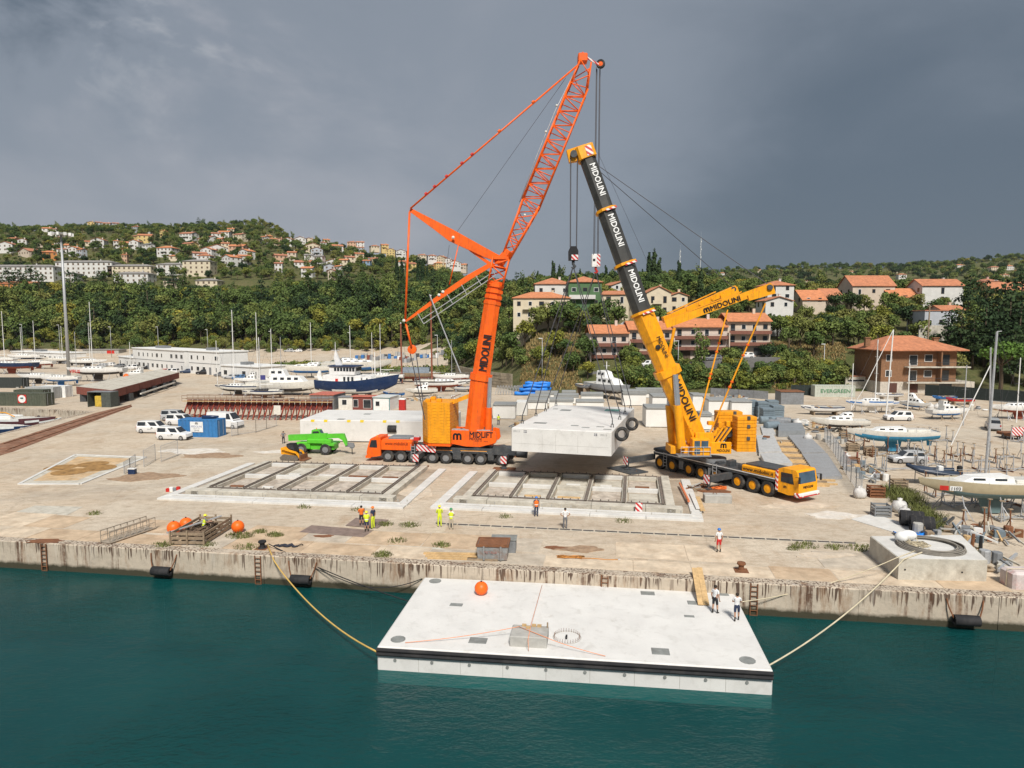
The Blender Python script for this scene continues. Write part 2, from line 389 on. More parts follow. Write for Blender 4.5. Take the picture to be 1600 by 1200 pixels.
def wall_mat():
    h=node_mat('rust_streaked_quay_concrete');h.b.inputs['Roughness'].default_value=.9
    c=h.mix(h.rng(h.noise(.4,7,.65),.3,.7),(.54,.46,.36),(.41,.35,.275))
    c=h.mix(h.rng(h.noise(2.5,8,.7),.5,.75,0,.5),c,(.24,.21,.17))
    top=h.rng(h.sep.outputs[2],-1.5,-.05,.0,1.0)
    s1=h.noise(6.5,3,.5,stretch=(1,1,.03));patch=h.rng(h.noise(.22,4,.6,stretch=(1,1,.02)),.34,.47)
    ln=h.mul(h.mul(h.noise(4.2,4,.6,stretch=(1,1,.02)),.36,'SUBTRACT'),4.2);on=h.rng(h.mul(h.sep.outputs[2],ln,'ADD'),-.05,.12)
    c=h.mix(h.mul(h.mul(h.mul(h.rng(s1,.50,.56),on),patch),.92),c,(.060,.030,.017))
    s2=h.noise(.62,6,.72,stretch=(1,1,.04));sp=h.rng(h.noise(3.2,5,.7),.35,.6,.35,1)
    c=h.mix(h.mul(h.rng(s2,.565,.62,0,.95),sp),c,(.095,.042,.020))
    s4=h.noise(1.1,6,.7,stretch=(1,1,.25));c=h.mix(h.rng(s4,.53,.68,0,.7),c,(.25,.145,.08))
    s3=h.noise(1.3,5,.6,stretch=(1,1,.12));c=h.mix(h.mul(h.rng(s3,.60,.70,0,.6),top),c,(.62,.57,.50))
    n=h.mul(h.noise(1.6,6,.7),.5);z=h.mul(h.sep.outputs[2],n,'ADD')
    c=h.mix(h.rng(z,-1.48,-1.22,1,0),c,(.045,.040,.022))  # weed at the waterline
    h.L(c,h.b.inputs['Base Color']);h.bump(h.noise(2.2,8,.7),.5,.08);return h.m
def terrain_mat():
    h=node_mat('hillside_soil_and_grass');h.b.inputs['Roughness'].default_value=1;h.b.inputs['Specular IOR Level'].default_value=.1
    c=h.mix(h.rng(h.noise(.05,6,.65),.35,.65),(.075,.095,.030),(.15,.135,.065))
    c=h.mix(h.rng(h.noise(.35,8,.7),.45,.7,0,.8),c,(.20,.155,.085))
    c=h.mix(h.rng(h.noise(1.4,6,.7),.4,.65,0,.7),c,(.035,.055,.016))
    h.L(c,h.b.inputs['Base Color']);h.bump(h.noise(1.2,8,.75),.8,.5);return h.m
def water_mat():
    h=node_mat('sea_water');b=h.b
    b.inputs['Base Color'].default_value=(.0045,.050,.054,1);b.inputs['Roughness'].default_value=.035;b.inputs['IOR'].default_value=1.33
    c=h.mix(h.rng(h.noise(.05,5,.6),.35,.65),(.0042,.064,.067),(.0078,.090,.088));h.L(c,b.inputs['Base Color'])
    w1=h.noise(1.1,4,.55,stretch=(1,1.7,1),dist=.4);w2=h.noise(3.4,5,.6,stretch=(1,1.5,1));w3=h.noise(.12,3,.5)
    a=h.mul(h.mul(w1,1.0),h.mul(w2,.62),'ADD');a=h.mul(a,h.rng(w3,.38,.62,.35,1.25))
    h.bump(a,.8,.17)
    tr=h.N('ShaderNodeBsdfTransparent');tr.inputs[0].default_value=(.16,.62,.60,1)
    ms=h.N('ShaderNodeMixShader');ms.inputs[0].default_value=.38
    out=h.nt.nodes['Material Output'];h.L(b.outputs[0],ms.inputs[1]);h.L(tr.outputs[0],ms.inputs[2]);h.L(ms.outputs[0],out.inputs[0]);return h.m
gmat,wmat,tmat,seam=ground_mat(),wall_mat(),terrain_mat(),water_mat()

Lx=-74.0
A0=Vector((Lx,quay_y(Lx),0));A1=P(140,643);A2=P(0,637);A3=A2+(A2-A1)*12
mb=MB();yard=[A0,Vector((260,quay_y(260),0)),Vector((420,330,0)),Vector((-520,330,0)),A3,A2,A1]
mb.add(yard,[tuple(range(len(yard)))]);struct(mb.obj('ground',gmat))
mb=MB();mb.add([(-3000,-400,-2.1),(3000,-400,-2.1),(3000,400,-2.1),(-3000,400,-2.1)],[(0,1,2,3)]);struct(mb.obj('water',seam))
mb=MB();mb.add([(-3000,-400,-9),(3000,-400,-9),(3000,400,-9),(-3000,400,-9)],[(0,1,2,3)])
struct(mb.obj('seabed',M('seabed_silt',(.02,.05,.05),1)))
# quay walls, cast in bays
def wall_run(a,b,bay,name):
    root=bpy.data.objects.new(name,None);COL.objects.link(root);struct(root)
    d=b-a;n=max(1,round(d.length/bay));d.normalize();nrm=Vector((d.y,-d.x,0));bay=(b-a).length/n
    for k in range(n):
        p=a+d*(k*bay+.015);q=a+d*((k+1)*bay-.015);j=rnd.uniform(-.03,.03)
        m_=MB();o0=nrm*(.06+j);o1=-nrm*.9;zt=.03+rnd.uniform(-.012,.012)
        pts=[p+o0,q+o0,q+o1,p+o1]
        m_.add([Vector((t.x,t.y,-7))for t in pts]+[Vector((t.x,t.y,zt-.06))for t in pts]+[Vector((t.x,t.y,zt))+(-nrm*.07 if i<2 else Vector())for i,t in enumerate(pts)],
               [(3,2,1,0)]+[(i,(i+1)%4,(i+1)%4+4,i+4)for i in range(4)]+[(i+4,(i+1)%4+4,(i+1)%4+8,i+8)for i in range(4)]+[(8,9,10,11)])
        m_.obj('wall_panel',wmat,root)
    m_=MB();m_.add([a-nrm*.1+Vector((0,0,-7)),b-nrm*.1+Vector((0,0,-7)),b-nrm*.1-Vector((0,0,.02)),a-nrm*.1-Vector((0,0,.02))],[(0,1,2,3)]);m_.obj('wall_core',wmat,root)
    return root
wall_run(A0,Vector((110,quay_y(110),0)),8.1,'quay_wall')
wall_run(A1,A0,9,'slip_side_wall');wall_run(A2+(A2-A1)*3,A1,9,'slip_end_wall')

# ---------------------------------------------------------------- terrain
TY=np.array([150,165,178,190,210,230,260,300,330,350,400,450,500,600,700,850,1000,1300,1600,2200,3000],float)
TC={
 -600:[-1,-1,-1,-1,-1,-1,-.5,1.7,4,9,28,43,57,84,110,134,126,110,100,80,60],
  100:[-1,-1,-1,-1,-1,-1,-.5,1.7,4,9,28,43,57,83,108,132,126,110,100,80,60],
  260:[-1,-1,-1,-1,-1,-1,-.5,1.7,4,9,28,43,56,82,106,130,124,110,100,80,60],
  415:[-1,-1,-1,-1,-1,-1,-.5,1.7,4,9,28,43,55,80,104,137,126,110,100,80,60],
  500:[-1,-1,-1,-1,-1,-1,-.5,1.7,4,9,28,43,54,77,94,92,90,90,90,80,60],
  620:[-1,-1,-1,-1,-1,-1,-.5,1.7,4.2,11,29,42,52,69,76,72,70,80,90,80,60],
  700:[-1,-1,-1,-1,-.7,0,1,4,10,17,30,40,47,54,54,54,60,80,95,80,60],
  770:[-1,-.8,-.5,0,2.5,6,12,20,25,28,33,37,38,38,38,40,60,80,100,80,60],
  850:[-1,.3,4.5,10,18,22,26,30,31,32,34,34,34,34,36,40,60,90,110,90,60],
  960:[-1,.3,7.2,10,18,22,26,30,31,31,32,32,32,32,36,42,60,100,118,90,60],
 1200:[-1,.3,7.2,9,13,19,25,28,29,29,30,30,30,32,38,48,70,112,132,100,60],
 1300:[-1,-.3,2.5,8,14,20,25,27,28,28,29,30,30,34,40,52,74,116,138,100,60],
 1450:[-1,-1,1.5,8,16,21,25,27,28,28,29,30,32,36,44,58,82,124,142,110,60],
 1600:[-1,-1,2.5,9,16,21,26,29,30,30,31,32,34,40,50,66,92,136,150,120,70],
 2300:[-1,-1,2.5,9,16,21,26,29,30,30,31,32,34,40,50,66,92,136,150,120,70]}
_cp=np.array(sorted(TC));_cu=(_cp-800)/FPX;_cz=np.array([TC[k]for k in sorted(TC)],float)
def tz(x,y,rough=True):
    if y<150:return -1.0
    u=x/y;i=int(np.clip(np.searchsorted(_cu,u)-1,0,len(_cu)-2));f=min(max((u-_cu[i])/(_cu[i+1]-_cu[i]),0),1);f=f*f*(3-2*f)
    z=(1-f)*np.interp(y,TY,_cz[i])+f*np.interp(y,TY,_cz[i+1])
    if rough and z>4.4:
        k=min(1,(z-4.4)/6);z+=k*(mnoise.noise((x*.03,y*.03,0))*1.6+mnoise.noise((x*.006,y*.006,3))*(3+6*min(1,max(0,(y-700)/600))))
    return float(z)
def T(px,py,y0=150,y1=2600):
    """the place on the hillside seen at this point of the photograph"""
    d=ray(px,py);t=y0/d.y
    while t*d.y<y1:
        p=Vector((0,0,CH))+d*t
        if p.z<=tz(p.x,p.y):return Vector((p.x,p.y,tz(p.x,p.y)))
        t*=1.004
    return None
def terrain():
    us=np.concatenate([np.linspace(-1.35,-.85,12)[:-1],np.linspace(-.85,.85,130),np.linspace(.85,1.4,12)[1:]])
    ys=148*(3000/148)**np.linspace(0,1,150);vs=[];fs=[]
    for y in ys:
        for u in us:vs.append((u*y,y,tz(u*y,y)-.12))
    n=len(us)
    for j in range(len(ys)-1):
        for i in range(n-1):fs.append((j*n+i,j*n+i+1,(j+1)*n+i+1,(j+1)*n+i))
    m_=MB();m_.add(vs,fs);o=put('hillside',m_.mesh('hillside',tmat,True));struct(o)
terrain()
# the far car park climbs gently to the foot of the wood
mb=MB();cpx=[-260,-100,60,220,380,480,560,640,700];cys=[257,270,285,300,315,331]
mb.add([((px-800)/FPX*y,y,max(.02,tz((px-800)/FPX*y,y)+.10))for y in cys for px in cpx],[(j*9+i,j*9+i+1,(j+1)*9+i+1,(j+1)*9+i)for j in range(5)for i in range(8)]);struct(mb.obj('car_park',gmat))

# ---------------------------------------------------------------- foliage
def leaf_mat(name,cols,patch=.012):
    h=node_mat(name);h.b.inputs['Roughness'].default_value=.75;h.b.inputs['Specular IOR Level'].default_value=.15
    oi=h.N('ShaderNodeObjectInfo');tc=h.N('ShaderNodeTexCoord')
    n=h.noise(patch,3,.5,vec=oi.outputs['Location'])
    f=h.mul(h.mul(oi.outputs['Random'],.62),h.rng(n,.32,.68,0,.42),'ADD')
    rp=h.N('ShaderNodeValToRGB');h.L(f,rp.inputs[0]);els=rp.color_ramp.elements
    for i,c in enumerate(cols):
        e=els[i]if i<2 else els.new(1)
        e.position=i/(len(cols)-1);e.color=(*c,1)
    for i,c in enumerate(cols):els[i].color=(*c,1)
    v=h.noise(.9,3,.6,vec=tc.outputs['Object'])
    g=h.rng(v,.3,.7,.62,1.45)
    c=h.mix(1.0,rp.outputs[0],g,'MULTIPLY');h.L(c,h.b.inputs['Base Color'])
    return h.m
lf_mix=leaf_mat('broadleaf_foliage',[(.032,.058,.020),(.060,.098,.028),(.092,.134,.037),(.128,.164,.042),(.165,.178,.048),(.21,.188,.06)])
lf_dark=leaf_mat('dark_evergreen_foliage',[(.022,.044,.019),(.034,.060,.023),(.050,.076,.028)])
lf_yel=leaf_mat('yellow_green_foliage',[(.11,.145,.030),(.17,.185,.034),(.25,.205,.034)])
lf_pine=leaf_mat('pine_needles',[(.070,.130,.025),(.095,.165,.030)])
bark=M('bark',(.10,.075,.05),.95,var=.3,scale=5)
def leaves(lobes,n,leaf,rs,up=.25,flat=.5):
    """lobes: (cx,cy,cz,rx,ry,rz); small leaf clumps over the lobes' skins, with gaps"""
    w=np.array([l[3]*l[4]+l[5]*l[3]for l in lobes]);w=w/w.sum();L_=np.array(lobes)
    idx=rs.choice(len(lobes),n,p=w);d=rs.normal(size=(n,3));d[:,2]=d[:,2]*.9+up;d /= np.linalg.norm(d,axis=1)[:,None]
    rad=rs.uniform(.62,1.08,n)[:,None];c=L_[idx,:3]+d*L_[idx,3:]*rad
    nr=d*.8+rs.normal(size=(n,3))*flat;nr /= np.linalg.norm(nr,axis=1)[:,None]
    a=np.cross(nr,rs.normal(size=(n,3)));a /= np.linalg.norm(a,axis=1)[:,None];b=np.cross(nr,a)
    s=(leaf*rs.uniform(.55,1.3,n))[:,None];s2=s*rs.uniform(.5,.95,n)[:,None]
    return np.concatenate([(c+a*s)[:,None],(c+b*s2)[:,None],(c-a*s*.8)[:,None],(c-b*s2)[:,None]],1).reshape(-1,3)
def tree_mesh(kind,seed):
    rs=np.random.RandomState(seed);lobes=[];mb=MB()
    if kind=='cypress':
        Hh=10;lobes=[(rs.normal()*.12,rs.normal()*.12,z,.95*(1-((z-3.4)/7.4)**2*.9)+.08,.95*(1-((z-3.4)/7.4)**2*.9)+.08,1.0)for z in np.linspace(1,9.6,13)]
        q=leaves(lobes,1200,.36,rs,.1,.4);mb.cyl((0,0,-.6),(0,0,2),.18,.12,6)
    elif kind=='umbrella':
        for k in range(13):
            a=rs.uniform(0,6.28);r_=rs.uniform(.2,3.4);lobes.append((math.cos(a)*r_,math.sin(a)*r_,5.7+rs.uniform(-.3,.9)-r_*.22,1.4,1.4,.75))
        q=leaves(lobes,1500,.24,rs,.5,.6);mb.tube([(0,0,-.6),(.1,0,2),(.3,.1,4),(.2,.2,5.4)],[.3,.24,.2,.12],7)
        for k in range(6):
            a=k*1.05+rs.uniform(0,.5);mb.tube([(.25,.1,3.6),(math.cos(a)*1.2,math.sin(a)*1.2,4.8),(math.cos(a)*2.4,math.sin(a)*2.4,5.5)],[.12,.08,.04],5)
    elif kind=='pine':
        for z in np.linspace(2.6,10.5,12):
            m_=rs.randint(2,4);ph=rs.uniform(0,6.28);rr=3.6*(1-(z-2.6)/9.6)+.6
            for k in range(m_):
                a=ph+k*6.28/m_;r_=rr*rs.uniform(.35,.75);lobes.append((math.cos(a)*r_,math.sin(a)*r_,z+rs.normal()*.3,rr*.5,rr*.5,.42))
        q=leaves(lobes,950,.33,rs,.35,.5);mb.tube([(0,0,-.6),(.1,.1,5),(0,0,10.4)],[.28,.17,.04],6)
    elif kind=='bush':
        for k in range(9):
            a=rs.uniform(0,6.28);r_=rs.uniform(0,1.5);lobes.append((math.cos(a)*r_,math.sin(a)*r_,.6+rs.uniform(0,.9),.9,.9,.75))
        q=leaves(lobes,420,.22,rs,.3,.6);mb.cyl((0,0,-.4),(0,0,.8),.08,.05,5)
    elif kind=='tall':
        lobes=[(rs.normal()*.7,rs.normal()*.7,z,1.5*math.sin(min(1,(z-1)/10.5)*2.7+.35)+.3,1.5*math.sin(min(1,(z-1)/10.5)*2.7+.35)+.3,1.2)for z in np.linspace(2,11,13)]
        q=leaves(lobes,900,.30,rs,.2,.55);mb.tube([(0,0,-.6),(.1,0,5),(0,.1,10)],[.25,.16,.05],6)
    else:  # round broadleaf, 7-9 m
        Rr=3.2;base=3.2
        for k in range(15):
            d=rs.normal(size=3);d /= np.linalg.norm(d);r_=rs.uniform(.35,.8)
            lobes.append((d[0]*Rr*r_,d[1]*Rr*r_,base+1.7+d[2]*2.3*r_,rs.uniform(.95,1.55),rs.uniform(.95,1.55),rs.uniform(.75,1.2)))
        q=leaves(lobes,900,.32,rs,.28,.55);mb.tube([(0,0,-.8),(.1,.05,1.6),(.2,.1,3.6)],[.28,.2,.12],6)
        for k in range(4):
            l=lobes[k];mb.tube([(.12,.05,1.9),(l[0]*.5,l[1]*.5,(l[2]+2)*.55),l[:3]],[.12,.08,.03],5)
    nq=len(q)//4
    fs=np.arange(nq*4).reshape(-1,4)
    return q,fs,mb
def leaf_mesh(name,q,fs,mat):
    me=bpy.data.meshes.new(name);me.vertices.add(len(q));me.vertices.foreach_set('co',q.astype(np.float32).ravel())
    me.loops.add(fs.size);me.loops.foreach_set('vertex_index',fs.astype(np.int32).ravel());me.polygons.add(len(fs));me.polygons.foreach_set('loop_start',np.arange(0,fs.size,4,dtype=np.int32))
    me.materials.append(mat);me.update();me.validate();return me
TREES={}
for kind,mats_,cnt in (('round',(lf_mix,lf_dark,lf_yel),4),('cypress',(lf_dark,),2),('umbrella',(lf_pine,),1),('pine',(lf_dark,),3),('bush',(lf_mix,lf_yel),3),('tall',(lf_mix,),2)):
    for k in range(cnt):
        q,fs,tb=tree_mesh(kind,11+k*7+len(kind));trunk=tb.mesh('trunk',bark,True)
        for j,mm_ in enumerate(mats_):TREES.setdefault((kind,j),[]).append((leaf_mesh('crown',q,fs,mm_),trunk))
def tree(name,label,kind,mat_i,loc,s=1.0,group=None,sz=None):
    c,t=rnd.choice(TREES[(kind,mat_i)])
    o=thing(name,label,'bush' if kind=='bush' else 'tree',loc,rnd.uniform(0,6.28),group);o.scale=(s,s,sz or s)
    put('crown',c,o);put('trunk',t,o);return o
def scatter(name,label,pts,protos):
    """one mass of trees: points with a kind, a size and a turn, grown by instancing"""
    hid=bpy.data.collections.new(name+'_kinds');srcs=[]
    for i,(c,t)in enumerate(protos):
        me=bpy.data.meshes.new('k')
        bm=bmesh.new();bm.from_mesh(c);n0=len(bm.faces);bm.from_mesh(t);bm.faces.ensure_lookup_table()
        for f in bm.faces[n0:]:f.material_index=1
        bm.to_mesh(me);bm.free();me.materials.append(c.materials[0]);me.materials.append(bark)
        ob=bpy.data.objects.new('%s_kind_%02d'%(name,i),me);hid.objects.link(ob)
    me=bpy.data.meshes.new(name);me.from_pydata([p[0]for p in pts],[],[])
    for an,tp,ix in (('kind_i','INT',1),('size_f','FLOAT',2),('turn_f','FLOAT',3)):
        at=me.attributes.new(an,tp,'POINT');at.data.foreach_set('value',[p[ix]for p in pts])
    o=put(name,me);tag(o,label,'trees',kind='stuff')
    ng=bpy.data.node_groups.new(name,'GeometryNodeTree');ng.interface.new_socket('Geometry',in_out='INPUT',socket_type='NodeSocketGeometry');ng.interface.new_socket('Geometry',in_out='OUTPUT',socket_type='NodeSocketGeometry')
    N=ng.nodes.new;L=ng.links.new;gi=N('NodeGroupInput');go=N('NodeGroupOutput')
    ip=N('GeometryNodeInstanceOnPoints');ci=N('GeometryNodeCollectionInfo');ci.inputs['Collection'].default_value=hid;ci.inputs['Separate Children'].default_value=True;ci.inputs['Reset Children'].default_value=True
    def att(n_,tp):
        a=N('GeometryNodeInputNamedAttribute');a.data_type=tp;a.inputs['Name'].default_value=n_;return a.outputs['Attribute']
    cx=N('ShaderNodeCombineXYZ');L(att('turn_f','FLOAT'),cx.inputs[2]);mp=N('GeometryNodeMeshToPoints')
    L(gi.outputs[0],mp.inputs[0]);L(mp.outputs[0],ip.inputs['Points']);L(ci.outputs[0],ip.inputs['Instance']);ip.inputs['Pick Instance'].default_value=True
    L(att('kind_i','INT'),ip.inputs['Instance Index']);L(att('size_f','FLOAT'),ip.inputs['Scale'])
    er=N('FunctionNodeEulerToRotation');L(cx.outputs[0],er.inputs[0]);L(er.outputs[0],ip.inputs['Rotation']);L(ip.outputs[0],go.inputs[0])
    md=o.modifiers.new('grow','NODES');md.node_group=ng
    return o
BLOCK=[]  # circles kept free of trees: (x, y, r)
def free(x,y,m=0):
    return all((x-a)**2+(y-b)**2>(r+m)**2 for a,b,r in BLOCK)
# ================================================================ pontoons, cranes, lifting gear
def frame(o):return (Matrix.Translation(o.location)@o.rotation_euler.to_matrix().to_4x4()).inverted()
def wp(mb,name,mats,root,smooth=False,parent=None):  # a part given in world coordinates
    inv=frame(root);mb.v=[tuple(inv@Vector(q))for q in mb.v]
    return mb.obj(name,mats,parent or root,smooth)
def s_on(O,d,px):
    lo,hi=-30.,60.
    f=lambda s:pix(O+d*s)[0]-px
    for _ in range(60):
        m=(lo+hi)/2
        if f(m)>0:hi=m
        else:lo=m
    return lo
def oct_beam(mb,a,b,w,h,ch=.28,mi=0,w2=None,h2=None):
    """beam with cut corners, flat face towards -y"""
    a=Vector(a);b=Vector(b);d=(b-a).normalized();y=Vector((0,1,0));y=(y-d*y.dot(d)).normalized();x=y.cross(d)
    secs=[]
    for p,ww,hh in ((a,w,h),(b,w2 or w,h2 or h)):
        c=ch*min(ww,hh);q=[(-ww/2+c,-hh/2),(ww/2-c,-hh/2),(ww/2,-hh/2+c),(ww/2,hh/2-c),(ww/2-c,hh/2),(-ww/2+c,hh/2),(-ww/2,hh/2-c),(-ww/2,-hh/2+c)]
        secs.append([p+x*i+y*j for i,j in q])
    mb.loft(secs,mi)
WH={}
def wheel(parent,x,y,z,r,w,rim,side=-1,name='wheel'):
    k=(r,w,rim.name,side)
    if k not in WH:
        t=MB();t.lathe([(r*.56,-w/2),(r*.92,-w/2),(r,-w*.32),(r,w*.32),(r*.92,w/2),(r*.56,w/2)],n=20,axis='y',cap=False)
        q=MB();q.lathe([(r*.57,-w*.40),(r*.50,-w*.34),(r*.30,-w*.20),(r*.26,-w*.44),(r*.10,-w*.46),(.001,-w*.46)]if side<0 else [(r*.57,w*.40),(r*.50,w*.34),(r*.30,w*.20),(r*.26,w*.44),(r*.10,w*.46),(.001,w*.46)],n=16,axis='y')
        WH[k]=(t.mesh('wheel',tyrem,35),q.mesh('rim',rim,35))
    a,b=WH[k];o=put(name,a,parent,(x,y,z));put('rim',b,o);return o

# ---------------------------------------------------------------- floating pontoon
DZ=-.78;PA=P(589,1010,DZ);PL,PW=20.8,10.3;PR=R(-7.15)
fp=thing('floating_pontoon','large pale concrete pontoon floating in the water beside the quay','pontoon',PA,PR)
def pontoon_hull(root,L_,W_,zt,zb,mat,panels=10):
    mb=MB();mb.bevbox(0,L_,0,W_,zb,zt,.06);mb.obj('hull',mat,root)
pontoon_mat=None
def pont_mat():
    h=node_mat('new_pontoon_concrete');h.b.inputs['Roughness'].default_value=.8
    tc=h.N('ShaderNodeTexCoord');v=tc.outputs['Object']
    c=h.mix(h.rng(h.noise(.5,6,.6,vec=v),.3,.7),(.71,.70,.67),(.61,.60,.575))
    c=h.mix(h.rng(h.noise(1.1,8,.7,vec=v,dist=.5),.52,.72,0,.5),c,(.43,.415,.38))
    c=h.mix(h.rng(h.noise(.8,6,.7,vec=v,stretch=(1.6,1.6,.06)),.60,.70,0,.35),c,(.36,.33,.27))
    c=h.mix(h.rng(h.noise(14,4,.6,vec=v),.3,.7,0,.22),c,(.45,.44,.42))
    h.L(c,h.b.inputs['Base Color']);h.bump(h.noise(6,6,.7,vec=v),.2,.02);return h.m
pmat=pont_mat()
pontoon_hull(fp,PL,PW,0,-2.05,pmat)
for k,zz in enumerate((-.13,-.36)):
    mb=MB()
    for q in range(4):mb.lathe([(.10,q*PL/4),(.11,q*PL/4+.03),(.11,(q+1)*PL/4-.03),(.10,(q+1)*PL/4-.004)],(0,-.1,zz),8,'x')
    mb.obj('fender_strip',black,fp,40)
fi=frame(fp)
def deck_pt(px,py):return fi@P(px,py,DZ)
for px,py,w,d in ((713,945,.8,.45),(747,1001,1.0,.7),(1012,927,.9,.6),(1083,942,.7,.6),(1077,963,.6,.3),(1032,1018,.95,.75),(1126,928,1.0,.6)):
    q=deck_pt(px,py);mb=MB();mb.bevbox(q.x-w/2,q.x+w/2,q.y-d/2,q.y+d/2,-.01,.022,.015);mb.obj('hatch_cover',hatch,fp)
for px,py in ((622,999),(680,908),(1168,1032)):  # corner mooring pockets with bollards
    q=deck_pt(px,py);mb=MB();mb.lathe([(.42,.004),(.42,.025),(.38,.025),(.36,.012),(.001,.012)],(q.x,q.y,0),12);mb.obj('mooring_pocket',hatch,fp)
for k in range(10):
    x=1.0+k*2.06;mb=MB();mb.lathe([(.09,-.012),(.09,.03),(.06,.03),(.001,.02)],(x,-.03,-.72),8,'y');mb.obj('lifting_socket',hatch,fp)
for k in range(1,9):  # casting joints on the front face
    mb=MB();x=k*PL/9;mb.box(x-.012,x+.012,-.004,.01,-1.3,-.5);mb.obj('casting_joint',concM,fp)
# round starter bars standing in the deck
c=deck_pt(886,996);mb=thing('rebar_ring','ring of short rebar stubs around an opening in the floating pontoon deck','rebar',(0,0,0));mb.location=P(886,996,DZ);mb.rotation_euler=(0,0,PR)
q=MB();q.tube([(math.cos(a)*.78,math.sin(a)*.78,.01)for a in [k*math.pi/14 for k in range(28)]],.02,4,closed=True);q.obj('opening_rim',concM,mb)
for k in range(30):
    a=k*2*math.pi/30;q=MB();q.tube([(math.cos(a)*.72,math.sin(a)*.72,0),(math.cos(a)*.72,math.sin(a)*.72,.21+rnd.uniform(-.02,.03))],.010,5);q.obj('bar',rust,mb)
q=MB();q.box(-.08,.02,-.25,.1,.012,.12);q.obj('cover_block',black,mb)
# orange buoy
def buoy(label,p,r,group=None):
    o=thing('buoy',label,'buoy',p,rnd.uniform(0,6),group)
    b=MB();b.ball((0,0,r*.97),(r,r,r),20,14);b.obj('float_body',orangebuoy,o,True)
    b=MB();b.lathe([(r*.12,0),(r*.14,.05),(r*.07,.08),(.001,.08)],(0,0,r*1.94),10);b.obj('rope_eye',black,o);return o
buoy('big round orange buoy sitting on the deck of the floating pontoon',P(752,929,DZ),.44)
# concrete block with straps
bl=thing('concrete_block','square concrete block strapped down on the floating pontoon','concrete block',P(825,1012,DZ),PR)
mb=MB();mb.bevbox(-1.02,1.02,.02,1.55,0,.58,.04);mb.obj('block_body',concM,bl)
for x,y in ((-.35,1.35),(.2,1.4),(.5,1.38),(-.1,1.1)):
    mb=MB();mb.box(x-.12,x+.12,y-.07,y+.07,.58,.70);mb.obj('wedge',timber,bl)
mb=MB();mb.box(.92,1.0,1.3,1.42,.0,.85);mb.obj('stake',oldtimber,bl)
strapm=M('orange_webbing',(.78,.30,.14),.8)
def strap(label,pts,r=.017,mat=None,cat='strap',name='strap',n=6):
    o=MB().tube(pts,r,n).obj(name,mat or strapm,None,True);tag(o,label,cat);return o
def arc(a,b,sag,n=14):
    a=Vector(a);b=Vector(b);return [a.lerp(b,t/n)-Vector((0,0,sag*4*(t/n)*(1-t/n)))for t in range(n+1)]
strap('orange strap running over the concrete block to the back edge of the floating pontoon',[P(826,1017,DZ+.06),P(825,1000,DZ+.64),P(829,979,DZ+.64),P(847,914,DZ+.04)])
strap('thin orange strap from the concrete block to the front left deck corner',arc(P(811,979,DZ+.63),P(633,1004,DZ+.05),.1))
strap('thin orange strap from the concrete block across to the front deck edge',[P(811,979,DZ+.64),P(856,997,DZ+.62)]+arc(P(860,999,DZ+.5),P(946,1025,DZ+.05),.05))
pl=thing('timber_plank','long pale plank bridging from the quay onto the floating pontoon','plank',(0,0,0))
a=P(1095,946,DZ+.03);b=Vector((a.x+.3,quay_y(a.x+.3),.09));b=b+(b-a)*.4
mb=MB();mb.beam(a+Vector((.0,0,.04)),b+Vector((.0,0,.04)),.34,.06);mb.obj('board',timber,pl)
mb=MB();mb.beam(a+Vector((.36,0,.04)),b+Vector((.36,.05,.045)),.34,.06);mb.obj('board',timber,pl)

# ---------------------------------------------------------------- hanging pontoon
HA=Vector((-.07,70.2,6.0));HR=R(-16.3);HW,HL=10.4,20.6
hp=thing('hanging_pontoon','pale concrete pontoon hanging in the air between the two cranes','pontoon',HA,HR)
mb=MB();mb.bevbox(0,HW,0,HL,-2.45,0,.07);mb.obj('hull',pmat,hp)
hi_=frame(hp)
for px,py,w,d in ((884,641,1.3,1.3),(844,661,1.4,.9),(815,657,.7,.5),(898,665,.8,.5),(915,668,.8,.4),(938,667,.8,.4),(868,639,.6,.5),(949,671,.8,.4)):
    q=hi_@P(px,py,6.0);mb=MB();mb.box(q.x-w/2,q.x+w/2,q.y-d/2,q.y+d/2,-.01,.02);mb.obj('hatch_cover',hatch,hp)
q=hi_@P(957,641,6.0);mb=MB();mb.box(q.x-.9,q.x+.9,q.y-.9,q.y+.9,-.01,.025);mb.obj('hatch_cover',M('green_hatch_paint',(.13,.33,.27),.6),hp)
flagm=M('dark_stencil_paint',(.03,.03,.06),.6)
for x in (1.5,8.8):  # small stencilled flags and code marks on the front face
    mb=MB();mb.box(x-.16,x+.16,-.005,.01,-.48,-.24);f_=mb.obj('stencil_flag',flagm,hp)
    mb=MB();mb.box(x-.17,x+.17,-.009,-.004,-.385,-.335);mb.box(x-.06,x-.01,-.009,-.004,-.49,-.23);mb.obj('stencil_cross',white,f_)
for x in (.55,9.6):lettering(hp,'1PK13',.20,(x,-.004,-.36),(1,0,0),(0,0,1),M('faded_stencil',(.25,.25,.25),.8))
for k in (3.3,4.7,7.0):
    mb=MB();mb.box(k-.012,k+.012,-.004,.01,-2.3,-.6);mb.obj('casting_joint',concM,hp)
mb=MB();mb.box(.3,HW-.3,-.004,.01,-1.63,-1.605);mb.obj('casting_joint',concM,hp)
